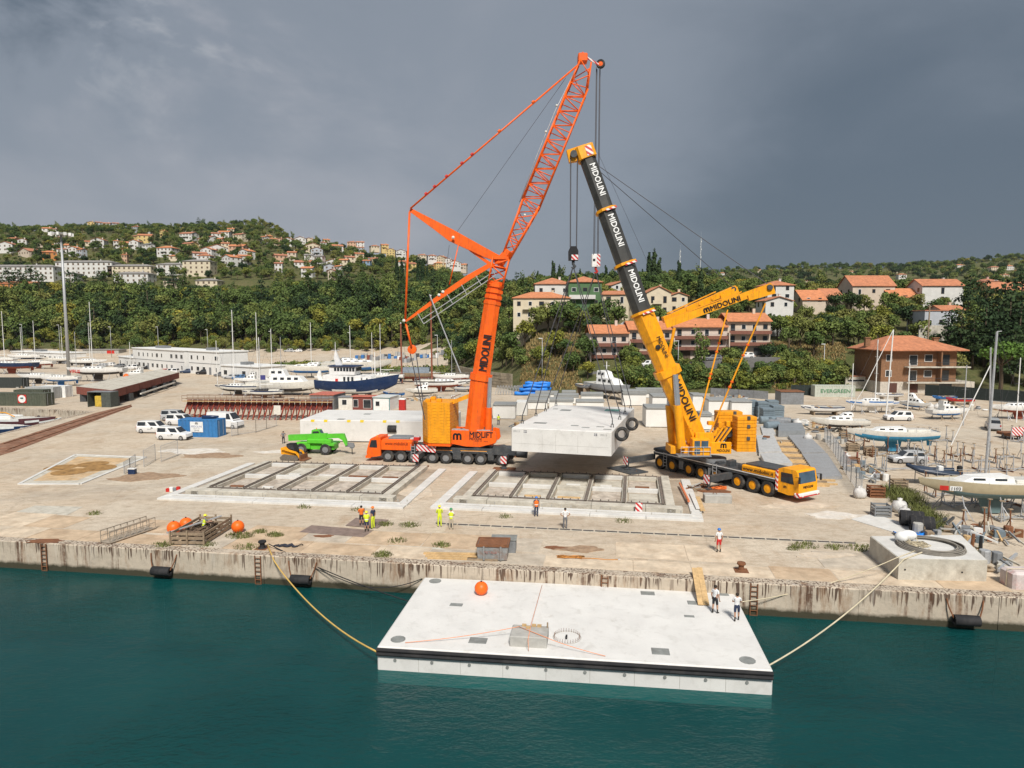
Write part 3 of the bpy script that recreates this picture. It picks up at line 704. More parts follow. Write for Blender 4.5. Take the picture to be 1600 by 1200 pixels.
for l in (2.3,9.6):
    o=thing('tyre_fender','black tyre fender on the hanging pontoon side, '+('nearest the camera' if l<5 else 'farther back towards the stacked floats'),'tyre',hp.matrix_basis@Vector((HW+(.72 if l<5 else .95),l+.1,-.55)),R(-82),'tyres on the hanging pontoon')
    mb=MB()
    secs=[[Vector((.2*math.cos(t),math.cos(a)*(.58+.19*math.sin(t)),math.sin(a)*(.58+.19*math.sin(t))))for t in [k*2*math.pi/8 for k in range(8)]]for a in [j*2*math.pi/20 for j in range(21)]]
    mb.loft(secs,cap=False);mb.obj('tyre_ring',tyrem,o,True)
    mb=MB();mb.tube([(-.16,0,.55),(-.16,.05,.4)],.03,5);mb.obj('chain',galv,o)
# lifting points and slings
att={}
for sd,x in (('left',.35),('right',HW-.35)):
    for i,l in enumerate((3.0,9.0,13.7,19.6)):
        att[(sd,i)]=hp.matrix_basis@Vector((x,l,0));q=MB()
        q.tube([(x-.12,l,0),(x-.12,l,.3),(x,l,.44),(x+.12,l,.3),(x+.12,l,0)],.045,6);q.tube([(x,l-.09,.34),(x,l-.09,.75),(x,l,.85),(x,l+.09,.75),(x,l+.09,.34),(x,l,.28)],.04,6,closed=True);q.obj('lifting_shackle',dgrey,hp,True)
YH=Vector((6.6,74.5,0));YH.z=PY(895,416,74.5).z;OH=Vector((10.25,84.5,0));OH.z=PY(929,424,84.5).z
for hk,nm,ix in ((YH,'black',(0,1)),(OH,'white',(2,3))):
    for sd in ('left','right'):
        for i in ix:
            e=att[(sd,i)]+Vector((0,0,.85))
            o=thing('lifting_sling','wire sling from the %s hook block to the %s %s lug of hanging pontoon'%(nm,'inner' if i in (1,2)else 'outer',sd),'sling',hk)
            q=MB();q.tube([(0,0,0),(e-hk)*.55],.05,5);q.obj('wire',steelrope,o);m_=(e-hk)*.55
            q=MB();q.tube([m_,m_+(e-hk)*.012],.13,6);q.obj('joint_link',dgrey,o);q=MB();q.tube([m_+(e-hk)*.012,e-hk],.055,5);q.obj('lower_wire',steelrope,o)

# ---------------------------------------------------------------- pontoon resting on the ground
GA=P(469,690);GA.z=0
gp=thing('grounded_pontoon','pale concrete pontoon standing on the yard behind the orange crane','pontoon',GA,R(-4))
gz=PY(469,656,GA.y).z;mb=MB();mb.bevbox(0,21.4,0,11.5,.15,gz,.07);mb.obj('hull',pmat,gp)
for k in range(5):mb=MB();mb.box(1+k*4.6,2+k*4.6,.3,11,0,.15);mb.obj('bearing_block',concM,gp)
for px in (490,511,548,569,605,626):
    x=(px-469)*GA.y/FPX;mb=MB();mb.box(x-.25,x+.25,-.02,.35,gz-.28,gz+.015);mb.obj('edge_bracket',M('yellow_bracket_paint',(.75,.55,.03),.5),gp)
for px,py in ((533,656),(574,648)):
    q=frame(gp)@P(px,py-1,gz);mb=MB();mb.box(q.x-.5,q.x+.5,q.y-.5,q.y+.5,gz-.01,gz+.02);mb.obj('hatch_cover',hatch,gp)
o=thing('cylinder_fender','fat black cylindrical rubber fender hanging on the grounded pontoon','fender',PY(613,670,GA.y-.9),R(-4))
mb=MB();mb.lathe([(.25,-.62),(.5,-.62),(.52,-.55),(.52,.55),(.5,.62),(.25,.62),(.25,-.62)],(0,0,0),18,'x');mb.obj('rubber_body',black,o,40)
mb=MB();mb.tube([(.62,0,0),(.8,.6,.35),(.9,.9,.55)],.03,5);mb.tube([(-.62,0,0),(-.75,.6,.35),(-.8,.9,.55)],.03,5);mb.obj('chain',rust,o)

# ================================================================ orange crane
OO=P(573,721);OCR=R(QD)
oc=thing('orange_crane','huge orange mobile crane with lattice jib and amber counterweight stack','crane',OO,OCR)
so_=lambda px:s_on(OO,E1,px)
owh=[so_(p)for p in (606,626,646,675.5,696.5,730.6,750.8,784)]
rimg=M('grey_wheel_rim',(.20,.205,.21),.5,var=.2)
for s in owh:
    wheel(oc,s,.25,.72,.72,.5,rimg,-1);wheel(oc,s,2.75,.72,.72,.5,rimg,1)
sE=so_(800)
mb=MB();mb.bevbox(1.7,sE,.55,2.45,.75,1.35,.05);mb.bevbox(4.9,sE-.1,.1,2.9,1.35,1.95,.06);mb.obj('chassis',dgrey,oc)
for a,b in ((owh[3]-1.0,owh[4]+.9),(owh[5]-.95,owh[6]+.9)):  # wheel-arch covers
    mb=MB();mb.prism([(a,1.36),(a+.18,1.62),(b-.18,1.62),(b,1.36),(b-.05,1.36),(b-.22,1.55),(a+.22,1.55),(a+.05,1.36)],.0,.55);mb.obj('mudguard',mgrey,oc)
    mb=MB();mb.box(a+.1,b-.1,-.012,.02,1.64,1.70);mb.obj('trim_line',cwyel,oc)
for a,b in ((owh[4]+.82,owh[5]-.82),(owh[6]+.85,owh[6]+1.6)):
    mb=MB();mb.bevbox(a,b,.05,.9,.65,1.6,.06);mb.obj('side_locker',dgrey,oc)
# cab
mb=MB();mb.prism([(0,.5),(-.05,1.1),(.10,1.75),(.42,2.75),(.75,2.95),(1.75,2.98),(1.75,.75),(1.2,.62)],.12,2.88);cabo=mb.obj('driver_cab',orange,oc)
mb=MB();mb.prism([(.32,1.75),(.58,2.62),(1.25,2.66),(1.32,1.72)],.09,.13);mb.obj('side_window',glass,cabo)
mb=MB();mb.add([(.075,.3,1.78),(.40,.3,2.68),(.40,2.7,2.68),(.075,2.7,1.78)],[(0,1,2,3)]);mb.obj('windscreen',glass,cabo)
mb=MB();mb.box(-.16,.5,.05,2.95,.42,.72);mb.obj('bumper',orange,cabo)
for y in (.4,2.6):mb=MB();mb.lathe([(.13,-.06),(.13,.0),(.001,.0)],(-.07,y,.98),10,'x');mb.obj('headlight',white,cabo)
mb=MB();mb.cyl((1.2,.5,2.97),(1.2,.5,3.2),.08,.07,8);mb.obj('beacon',cwyel,cabo)
hs=so_(643)
mb=MB();mb.bevbox(1.78,hs,.08,2.92,1.5,2.62,.08);mb.bevbox(1.9,hs-.1,.3,2.7,2.62,2.75,.05);eng=mb.obj('engine_hood',orange,oc)
lettering(eng,'www.midolini.it',.36,((1.9+hs)/2,.07,2.28),(1,0,0),(0,0,1),M('dark_red_lettering',(.16,.02,.01),.5),width=2.9,bold=.015)
mb=MB();mb.bevbox(2.6,hs-.4,.5,2.5,2.75,3.0,.08);mb.obj('air_filter_box',mgrey,eng);mb=MB();mb.cyl((hs-.4,1,2.7),(hs+.7,1.2,2.95),.22,.22,10);mb.obj('silencer',galv,eng)
mb=MB();mb.box(hs+.1,hs+.8,.6,1.4,2.62,3.0);mb.obj('red_tank',redm,eng)
mb=MB()  # ladder
for x in (owh[2]-.25,owh[2]+.2):mb.beam((x,-.06,.5),(x,-.06,2.3),.05)
for z in (.6,.95,1.3,1.65,2.0):mb.beam((owh[2]-.25,-.06,z),(owh[2]+.2,-.06,z),.05)
mb.obj('ladder',galv,oc)
def outrigger(root,x,y0,y1,dgm,plate,label,pad=1.5,arm=None):
    sgn=1 if y1>y0 else -1
    mb=MB();mb.beam((x,y0,1.25),(x+(arm or 0),y1,1.15),.5,.62);a_=mb.obj('outrigger_beam',dgm,root)
    mb=MB();mb.box(-.34,.34,-.05,.05,-.45,.40);e=mb.obj('warning_panel',warn,a_,loc=(x+(arm or 0),y1+sgn*.32,1.2))
    mb=MB();mb.cyl((x+(arm or 0),y1,1.55),(x+(arm or 0),y1,.55),.2,.2,12);mb.cyl((x+(arm or 0),y1,.55),(x+(arm or 0),y1,.22),.13,.13,10);mb.lathe([(.38,.13),(.4,.2),(.2,.26),(.13,.3)],(x+(arm or 0),y1,0),12);mb.obj('jack',dgrey,a_)
    w=root.matrix_basis@Vector((x+(arm or 0),y1,0))
    t=thing('outrigger_plate',label,'steel plate',w,root.rotation_euler.z+rnd.uniform(-.05,.05));mb=MB();mb.bevbox(-pad,pad,-pad*.62,pad*.62,0,.13,.03);mb.obj('plate',plate,t)
    mb=MB();mb.tube([(pad*.7,0,.13),(pad*.7,.1,.25),(pad*.7,.2,.13)],.02,5);mb.obj('lifting_eye',rust,t)
outrigger(oc,so_(660),.3,-2.4,dgrey,rust,'rusty steel plate under the front near outrigger of the orange crane',1.3)
outrigger(oc,so_(792),.3,-2.0,dgrey,rust,'rusty steel plate under the rear near outrigger of the orange crane',1.3)
outrigger(oc,so_(792),2.7,6.0,dgrey,rust,'steel plate under the far outrigger of the orange crane, below the hanging pontoon',1.2)
mb=MB();mb.beam((so_(652),-.25,1.95),(so_(682),-.25,1.75),.06,.75);mb.obj('warning_board',warn,oc)
mb=MB();mb.prism([(sE-2.4,1.9),(sE-2.2,2.3),(sE-1.1,2.4),(sE+.4,1.75),(sE+.4,1.3),(sE-2.4,1.3)],-.02,1.0);mb.obj('rear_deck_box',dgrey,oc)
mb=MB();mb.cyl((sE+.3,1.6,1.2),(sE+1.6,1.6,1.1),.42,.42,14);mb.obj('outrigger_drum',dgrey,oc)
# superstructure
s0,s1=so_(704),so_(776)
mb=MB();mb.cyl((s0+3.2,1.5,1.9),(s0+3.2,1.5,2.3),1.35,1.35,24);mb.obj('slewing_ring',dgrey,oc,40)
prof=[(s0,2.5),(s0+1.9,2.18),(s0+3.6,2.18),(s1-.2,2.68),(s1,3.0),(s1-.15,4.0),(s1-.6,4.1),(s0,4.1)]
mb=MB();mb.prism(prof,.05,.35);mb.prism(prof,2.65,2.95);mb.box(s0+.1,s1-.5,.35,2.65,2.35,2.9);sup=mb.obj('superstructure',orange,oc)
mb=MB();mb.box(s0+.05,s1-.8,.1,.9,4.105,4.2);mb.obj('walkway',galv,sup)
mlogo(sup,.82,(so_(714.5),.05,3.36),(1,0,0),(0,0,1),letterblk)
lettering(sup,'MIDLIFT',.66,(so_(752),.05,3.63),(1,0,0),(0,0,1),letterblk,width=2.8,bold=.028)
lettering(sup,'MIDOLINI',.30,(so_(743),.05,3.12),(1,0,0),(0,0,1),letterblk,width=1.45,bold=.022)
lettering(sup,'SINCE 1956',.16,(so_(752),.05,2.85),(1,0,0),(0,0,1),letterblk,width=1.6)
for i,(x,y,z,r_)in enumerate(((s0+.9,1.5,3.5,.55),(s0+2.2,1.5,3.55,.5))):
    mb=MB();mb.cyl((x,.7,z),(x,2.3,z),r_,r_,14);mb.obj('winch_drum',dgrey,sup,40)
for i in range(8):  # hoses and small machinery between the side plates
    x=s0+1.0+i*.5;mb=MB();mb.bevbox(x,x+.38,.5+(i%3)*.5,1.1+(i%3)*.5,3.0,4.2+(i%4)*.16,.04);mb.obj('machinery_box',(orange,redm,dgrey,mgrey)[i%4],sup)
# counterweight
c0,c1=so_(657),so_(706)
def cw_poly(a,b,g=0):return [(a+.05,.9+g),(a+1.15,-.75+g),(b,-.75+g),(b,3.75-g),(a+1.15,3.75-g),(a+.05,2.1-g)]
mb=MB();mb.prism([(x,y)for x,y in cw_poly(c0,c1,.1)],2.25,2.62,'z');mb.obj('counterweight_tray',orange,oc)
for k in range(14):
    z=2.62+k*.345;mb=MB();p_=cw_poly(c0+rnd.uniform(0,.02),c1-rnd.uniform(0,.02),rnd.uniform(0,.02));mb.prism(p_,z,z+.318,'z')
    for q in range(3):mb.box(c1-2.5+q*.85,c1-2.1+q*.85,-.765,-.6,z+.19,z+.335)
    mb.obj('counterweight_slab',cwyel,oc)
mb=MB();mb.beam((c0+1.2,-.79,2.7),(c0+1.2,-.79,7.4),.07,.12);mb.obj('counterweight_rod',cwyel,oc)
zt=2.62+14*.345
for x,y in ((c0+.9,.3),(c0+.9,2.6),(c0+2.2,.6)):
    mb=MB();mb.bevbox(x-.25,x+.35,y-.3,y+.3,zt,zt+.35,.05);mb.obj('lifting_cleat',cwyel,oc)
mb=MB();mb.beam((c1-.6,1,zt-.3),(so_(733),1.2,PY(733,618,81).z),.42,.42,0,.3,.5);mb.obj('ballasting_arm',cwyel,oc)
# telescopic boom
YB=81.2
def bp(px,py,y=None):return PY(px,py,y or YB)
mb=MB();oct_beam(mb,bp(742,672),bp(751.5,588),2.35,2.3);wp(mb,'boom_base',orange,oc)
mb=MB();oct_beam(mb,bp(751.5,590),bp(769,474),2.1,2.0,w2=1.85);wp(mb,'boom_section',orange,oc)
mb=MB();oct_beam(mb,bp(751,594),bp(752.5,584),2.6,2.55);wp(mb,'boom_collar',orange,oc)
for k in range(4):mb=MB();oct_beam(mb,bp(769+k*1.6,476-k*9),bp(769.8+k*1.6,471-k*9),2.05-k*.03,2.1);wp(mb,'boom_collar',orange,oc)
mb=MB();oct_beam(mb,bp(769,474),bp(775,440),1.8,1.8);wp(mb,'boom_head',orange,oc)
for k in range(5):
    t=k/5;mb=MB();q=bp(734+30*t,640-170*t,YB-.2);mb.bevbox(q.x-.12,q.x+.16,q.y-.5,q.y+.4,q.z-.5,q.z+.5,.04);wp(mb,'boom_bracket',(redm,orange)[k%2],oc)
bx=(bp(769,474)-bp(751.5,590)).normalized()
lettering(oc,'MIDOLINI',.95,frame(oc)@(bp(762.5,551)+Vector((-.28,-1.06,0))),frame(oc).to_3x3()@bx,frame(oc).to_3x3()@Vector((-bx.z,0,bx.x)),letterblk,width=4.2,bold=.022,depth=.03)
for dy in (-.75,.75):
    mb=MB();mb.cyl(bp(763,674,YB+dy),bp(763.5,637,YB+dy),.42,.42,14);wp(mb,'luffing_cylinder',orange,oc,40)
    mb=MB();mb.cyl(bp(763.5,637,YB+dy),bp(765.5,590,YB+dy),.27,.27,12);wp(mb,'cylinder_rod',chrome,oc,40)
# lattice head between boom and jib
def lattice(root,a,b,wa,da,wb,db,bays,mat,r=.07,rb=.042,ydir=(0,1,0)):
    a=Vector(a);b=Vector(b);d=(b-a).normalized();y=Vector(ydir);y=(y-d*y.dot(d)).normalized();x=y.cross(d)
    def c(t,i,j):return a.lerp(b,t)+x*i*(wa+(wb-wa)*t)/2+y*j*(da+(db-da)*t)/2
    for i,j in ((-1,-1),(1,-1),(1,1),(-1,1)):
        mb=MB();mb.tube([c(0,i,j),c(1,i,j)],r,6);wp(mb,'chord',mat,root,True)
    co=((-1,-1),(1,-1),(1,1),(-1,1))
    for k in range(bays):
        t0,t1=k/bays,(k+1)/bays
        for s in range(4):
            p,q=co[s],co[(s+1)%4]
            if k%2:p,q=q,p
            mb=MB();mb.tube([c(t0,*p),c(t1,*q)],rb,5);wp(mb,'brace',mat,root,True)
        if k%2==0:
            for s in range(4):mb=MB();mb.tube([c(t0,*co[s]),c(t0,*co[(s+1)%4])],rb,5);wp(mb,'brace',mat,root,True)
h0,h1=bp(774,446),bp(783,404)
lattice(oc,h0,h1,1.7,1.7,1.9,1.9,3,orange,.11,.08)
mb=MB();mb.bevbox(-.9,.9,-.9,.9,-.15,.15,.05);mb.v=[tuple(Vector(q)+h1)for q in mb.v];wp(mb,'head_frame',orange,oc)
mb=MB();oct_beam(mb,bp(778,414),bp(795,392),1.2,1.5,w2=.9);wp(mb,'jib_foot',orange,oc)
j0,j1,j2,j3=bp(790,404,81.3),bp(829,320,81.8),bp(903,140,83.3),bp(914,100,83.6)
lattice(oc,j0,j1,.9,1.2,2.1,2.2,6,orange,.12,.065)
lattice(oc,j1,j2,2.2,2.3,2.2,2.3,16,orange,.115,.065)
lattice(oc,j2,j3,2.1,2.2,1.3,1.6,2,orange,.11,.065)
mb=MB();q=bp(910,92,83.6);mb.bevbox(q.x-.55,q.x+.55,q.y-.7,q.y+.7,q.z-.4,q.z+.5,.1);wp(mb,'jib_head',orange,oc)
mb=MB();mb.tube([bp(905,96,83.2),bp(904,86,83.2),bp(911,81,83.2),bp(916,90,83.2)],.05,5);wp(mb,'head_guard',orange,oc)
for dy in (-.5,.5):mb=MB();mb.beam(bp(914,88,83.6+dy),bp(935,101,83.9+dy),.16,.2);wp(mb,'head_arm',warn,oc)
q=frame(oc)@bp(938.5,100,84.0);wl=wheel(oc,q.x,q.y,q.z,.52,.42,orange,-1,'guide_wheel')
for i,t in enumerate((.28,.62)):
    q=bp(845,280,81.6).lerp(bp(888,178,82.6),t)
mb=MB();mb.tube([bp(812,316,81),bp(838,245,81.5),bp(868,172,82),bp(894,120,82.6)],.055,5);wp(mb,'hose_run',galv,oc,True)
for px,py in ((820,336),(822,315),(870,165),(853,206)):
    q=bp(px,py,81.0);mb=MB();mb.ball(q,.16,8,6);wp(mb,'sheave',offwhite,oc,True)
# derrick masts, ties, catwalk
def mast(pts,w,h,name,y=YB,dy=0):
    mb=MB();secs=[]
    for i,(px,py,k)in enumerate(pts):
        p=bp(px,py,y+dy);d=(bp(*pts[min(i+1,len(pts)-1)][:2])-bp(*pts[max(i-1,0)][:2])).normalized();x=Vector((d.z,0,-d.x));yy=Vector((0,1,0))
        secs.append([p+x*a*w*k/2+yy*b*h*(.45+.55*k)/2 for a,b in ((-1,-1),(1,-1),(1,1),(-1,1))])
    mb.loft(secs);wp(mb,name,orange,oc)
mast([(784,406,.45),(760,396,.75),(705,368,1.0),(680,352,.7),(641,328,.3)],1.35,.9,'upper_mast')
mast([(772,417,.8),(735,391,.55),(728,385,.3)],.5,.5,'mast_strut')
for dy in (-.7,.7):mast([(771,411,.8),(735,432,1.0),(690,462,.9),(634,502,.35)],.62,.4,'lower_mast',dy=dy)
for t in (.08,.3,.55,.8):mb=MB();p=bp(771,411).lerp(bp(634,502),t);mb.beam(p+Vector((0,-.8,0)),p+Vector((0,.8,0)),.2);wp(mb,'mast_crossbar',orange,oc)
for px,py in ((708,371),(692,456),(686,461),(631,501)):
    q=bp(px,py,YB-.85);mb=MB();mb.lathe([(.17,-.1),(.19,0),(.17,.1),(.05,.12),(.001,.12)],q,12,'y');wp(mb,'sheave',offwhite,oc,True)
for nm,a,b,r_,m_ in (('tie_strap',(641,326),(905,100),.11,orange),('tie_strap',(640,331),(633,503),.13,orange),('tie_strap',(634,505),(643,542),.13,orange),('tie_strap',(717,380),(702,445),.07,orange)):
    for dy in (-.45,.45):
        mb=MB();mb.tube([bp(*a,YB+dy),bp(*b,(83.4 if b[1]<200 else YB)+dy)],r_,6);wp(mb,nm,m_,oc,True)
for t in (.09,.14,.21,.3,.36,.52,.72):
    p=bp(641,326).lerp(bp(905,100,83.4),t);q=bp(641,326).lerp(bp(905,100,83.4),t+.012);mb=MB();mb.beam(p,q,1.1,.22,up=(0,1,0));mb2=MB();mb2.tube([p+Vector((0,-.45,0)),q+Vector((0,-.45,0))],.2,6);wp(mb2,'tie_joint',redm if t<.4 else orange,oc)
mb=MB();mb.lathe([(.3,-.35),(.52,-.3),(.56,0),(.52,.3),(.3,.35)],bp(644,546),16,'y');wp(mb,'tackle_block',orange,oc,40)
for a,b in (((641,552),(664,656)),((650,552),(661,628))):
    mb=MB();mb.tube([bp(*a),bp(*b,79.9)],.06,5);wp(mb,'rope',steelrope,oc)
for a,b,y0,y1 in (((703,378),(884,122),YB,83.3),((702,383),(697,422),YB,YB)):
    mb=MB();mb.tube([bp(*a,y0),bp(*b,y1)],.022,4);wp(mb,'thin_cable',steelrope,oc)
for a,b in (((769,426),(659,499)),((774,430),(662,506))):
    mb=MB();mb.tube([bp(*a,YB-.9),bp(*b,YB-.9)],.055,5);wp(mb,'catwalk_rail',galv,oc)
for a,b in (((766,416),(774,430)),((743.5,431),(752,445)),((721,445),(729.5,460)),((698.5,460),(707,474)),((675,474),(683,488)),((652.5,490),(662,506))):
    mb=MB();mb.tube([bp(*a,YB-.9),bp(*b,YB-.9)],.05,5);wp(mb,'catwalk_rung',galv,oc)
mb=MB();mb.tube([bp(671,460,YB-1),bp(720,583,YB-3)],.07,5);wp(mb,'stay_rod',galv,oc)
# hoist rope and hook block
for dx,dy in ((-.32,-.3),(-.12,.3),(.14,-.3),(.34,.3)):
    mb=MB();zt_=PY(932,108,84.5).z;mb.tube([(OH.x+dx,OH.y+dy,OH.z+2.0),(OH.x+dx*.8,OH.y+dy-.3,zt_)],.045,5);wp(mb,'hoist_rope',steelrope,oc)
hb=thing('hook_block','white hook block with red stripes under the orange crane lattice jib','hook block',OH)
mb=MB();mb.bevbox(-.52,.52,-.3,.3,.55,2.1,.08);mb.obj('cheek_plate',white,hb);mb=MB();mb.box(.08,.5,-.32,-.29,.62,2.05);mb.obj('warning_panel',warn,hb)
mb=MB();mb.box(-.4,-.1,-.315,-.29,1.2,1.5);mb.obj('slot',black,hb)
mb=MB();mb.tube([(0,0,.6),(0,0,.2),(.2,0,0),(.05,0,-.22),(-.18,0,-.1)],[.16,.15,.15,.13,.06],8);mb.obj('hook',redm,hb,True)

# ================================================================ yellow crane
YO=P(1030,733);YE=P(1198,776);YD=(YE-YO);YD.z=0;ylen=YD.length;YD.normalize();YRZ=math.atan2(YD.y,YD.x)
yc=thing('yellow_crane','yellow eight axle mobile crane with dark grey telescopic boom','crane',YO,YRZ)
sy_=lambda px:s_on(YO,YD,px)
ywh=[sy_(p)for p in (1030,1049,1075,1094,1117,1151,1174.5,1198)]
for s in ywh:
    wheel(yc,s,.28,.78,.78,.52,yellow,-1);wheel(yc,s,2.72,.78,.78,.52,yellow,1)
yb,ye=-1.1,sy_(1212)
mb=MB();mb.bevbox(yb+.3,ye+1.5,.6,2.4,.8,1.5,.05);mb.bevbox(yb,ye-.2,.06,2.94,1.62,2.0,.08);mb.obj('chassis',dgrey,yc)
mb=MB();mb.box(yb+.2,ye-.2,.035,.06,1.86,1.95);mb.obj('white_trim_line',white,yc)
mb=MB();mb.bevbox(yb-.3,yb+2.2,.3,2.7,2.0,2.3,.1);mb.obj('rear_winch_cover',dgrey,yc)
for i,(a,b)in enumerate(((ywh[0],ywh[1]),(ywh[1],ywh[2]),(ywh[2],ywh[3]),(ywh[5],ywh[6]),(ywh[6],ywh[7]))):
    mb=MB();mb.prism([(a-.75,1.6),(a-.5,1.7),(b+.5,1.7),(b+.75,1.6)],.02,.6);mb.obj('mudguard',dgrey,yc)
for x in (ywh[1]+.95,ywh[3]+.9):mb=MB();mb.bevbox(x,x+.7,.12,.9,.6,1.55,.05);mb.obj('side_locker',mgrey,yc)
for x in ((ywh[0]+ywh[1])/2-.25,ywh[4]-.3):
    mb=MB()
    for q in (0,.5):mb.beam((x+q,-.05,.45),(x+q,-.05,2.1),.05)
    for z in (.6,.95,1.3,1.65,2.0):mb.beam((x,-.05,z),(x+.5,-.05,z),.05)
    mb.obj('ladder',galv,yc)
for i in range(9):
    x=ywh[4]-.5+i*.75;mb=MB();mb.bevbox(x,x+.6,.5+(i%2)*.9,1.4+(i%2)*.9,2.0,2.25+(i%3)*.18,.06);mb.obj('deck_box',(dgrey,mgrey,dgrey,black)[i%4],yc)
# engine hood and cab
e0=sy_(1157)
mb=MB();mb.bevbox(e0,ye-.1,.05,2.95,2.0,2.62,.07);mb.bevbox(e0+.2,ye-.3,.4,2.6,2.62,2.8,.05,1);eng=mb.obj('engine_hood',[yellow,dgrey],yc)
lettering(eng,'www.midolini.it',.36,((e0+ye)/2-.1,.045,2.3),(1,0,0),(0,0,1),letterblk,width=3.6,bold=.015)
mb=MB();mb.box(ye-.1,ye+.12,.0,2.99,.9,2.8);mb.obj('cab_warning_edge',warn,yc)
ce=ye+2.35
mb=MB();mb.prism([(ye+.12,.75),(ye+.12,2.98),(ye+.5,3.14),(ye+2.0,3.1),(ye+2.15,2.95),(ce,1.85),(ce+.02,1.0),(ce-.1,.8),(ye+1.3,.62)],.1,2.9);cabo=mb.obj('driver_cab',yellow,yc)
mb=MB();mb.prism([(ye+.45,1.8),(ye+.45,2.7),(ye+1.65,2.72),(ye+1.85,1.75)],.07,.11);mb.obj('side_window',glass,cabo)
mb=MB();mb.add([(ce+.01,.3,1.88),(ye+2.17,.3,2.9),(ye+2.17,2.7,2.9),(ce+.01,2.7,1.88)],[(0,1,2,3)]);mb.obj('windscreen',bglass,cabo)
mb=MB();mb.bevbox(ce-.4,ce+.25,.0,3.0,.62,1.0,.06);mb.obj('bumper',warn,cabo)
lettering(cabo,'MIDOLINI',.24,(ce+.025,1.5,1.5),(0,1,0),(0,0,1),letterblk,bold=.022)
mlogo(cabo,.25,(ye+.9,.1,1.35),(1,0,0),(0,0,1),letterblk)
for y in (.4,2.6):mb=MB();mb.lathe([(.14,0),(.14,.05),(.001,.06)],(ce+.24,y,.82),10,'x');mb.obj('headlight',white,cabo)
for y in (-.12,3.1):mb=MB();mb.beam((ce-.2,y,2.5),(ce+.25,y,2.6),.04);mb.bevbox(ce+.15,ce+.3,y-.1,y+.1,2.0,2.6,.03);mb.obj('mirror',black,cabo)
outrigger(yc,ywh[0]-1.2,.3,-3.6,dgrey,dgrey,'dark steel plate under the rear outrigger of the yellow crane, beneath the hanging pontoon',2.1,arm=-.2)
outrigger(yc,sy_(1140),.3,-2.9,dgrey,rust,'steel plate with rubble under the front outrigger of the yellow crane',1.9,arm=-.2)
outrigger(yc,sy_(1140),2.7,6.2,dgrey,rust,'steel plate under the far side outrigger of the yellow crane',1.5)
# superstructure, in world coordinates, axis along the picture
YC=YO+YD*sy_(1098)+Vector((-YD.y,YD.x,0))*1.5;yy=YC.y
def yp(px,py,y=None):return PY(px,py,y or yy)
def wbox(root,name,mat,px0,px1,py0,py1,y0,y1,b=.06,parent=None):
    q0,q1=PY(px0,py1,y0),PY(px1,py0,y0);mb=MB();mb.bevbox(q0.x,q1.x,y0,y1,q0.z,q1.z,b);return wp(mb,name,mat,root,parent=parent)
mb=MB();mb.cyl(YC+Vector((0,0,1.95)),YC+Vector((0,0,2.35)),1.4,1.4,24);wp(mb,'slewing_ring',mgrey,yc,40)
ys0=yy-1.45
sup=wbox(yc,'superstructure',yellow,1048,1140,697,709,ys0+.35,yy+1.45)
wbox(yc,'boom_bearing_plate',yellow,1086,1116,676,700,yy-1.5,yy-1.25);wbox(yc,'boom_bearing_plate',yellow,1086,1116,676,700,yy+1.25,yy+1.5)
pn=wbox(yc,'side_panel',yellow,1110,1143.5,691,709,ys0-.1,ys0+.2)
q=frame(yc);q3=q.to_3x3()
mlogo(yc,.50,q@yp(1130.5,696.5,ys0-.1),q3@Vector((1,0,0)),q3@Vector((0,0,1)),letterblk)
lettering(yc,'MIDOLINI',.28,q@yp(1130,704,ys0-.1),q3@Vector((1,0,0)),q3@Vector((0,0,1)),letterblk,width=1.35,bold=.022)
cabw=wbox(yc,'crane_cab',yellow,1082,1110,686,712,ys0-.9,ys0+.3)
for a,b,c_,d in ((1085,1094,689,700),(1096,1107,689,700),(1085,1094,702,710)):
    wbox(yc,'cab_window',bglass,a,b,c_,d,ys0-.92,ys0-.89,.005,parent=cabw)
for z in (.45,.9):mb=MB();mb.tube([yp(1064,712,ys0-1)+Vector((0,0,z)),yp(1110,712,ys0-1)+Vector((0,0,z))],.03,5);wp(mb,'handrail',galv,yc)
for px in (1064,1076,1088,1099,1110):mb=MB();mb.tube([yp(px,713,ys0-1),yp(px,713,ys0-1)+Vector((0,0,.95))],.03,5);wp(mb,'handrail_post',galv,yc)
wbox(yc,'walkway',mgrey,1060,1112,712,714,ys0-1.05,ys0+.3,.02)
prs=random.Random(3)
for k in range(16):  # winches, hoses, valve boxes behind the boom foot
    px,py=prs.uniform(1104,1150),prs.uniform(664,696);w,hgt=prs.uniform(4,11),prs.uniform(4,10);y0=yy+prs.uniform(-1.1,.8)
    wbox(yc,'machinery_box',(yellow,yellow,cwyel,dgrey)[k%4],px,px+w,py-hgt,py,y0,y0+.7,.05)
for px,py in ((1128,682),(1139,675)):
    mb=MB();mb.cyl(yp(px,py,yy-.8),yp(px,py,yy+.8),.55,.55,16);wp(mb,'winch_drum',dgrey,yc,40)
for k in range(4):mb=MB();mb.beam(yp(1106+k*6,694,yy-1.2),yp(1122+k*7,668,yy-1.2),.22,.16);wp(mb,'lattice_brace',yellow,yc)
for (a,b,t,bt,y0,y1,n)in ((1121,1161,643,688,yy+1.0,yy+2.6,8),(1151,1183.5,651,706,yy-2.5,yy-.7,10)):
    q0,q1=PY(a,bt,y0),PY(b,t,y0);hh=(q1.z-q0.z)/n
    for k in range(n):
        j=rnd.uniform(0,.025);mb=MB();mb.bevbox(q0.x+j,q1.x-j,y0+j,y1-j,q0.z+k*hh,q0.z+(k+1)*hh-.025,.05);wp(mb,'counterweight_slab',cwyel,yc)
    for k in (n-.4,n*.72,n*.38):mb=MB();mb.bevbox(q1.x-1.05,q1.x-.7,y0-.06,y0+.1,q0.z+k*hh-.18,q0.z+k*hh+.18,.04);wp(mb,'lifting_lug',dgrey,yc)
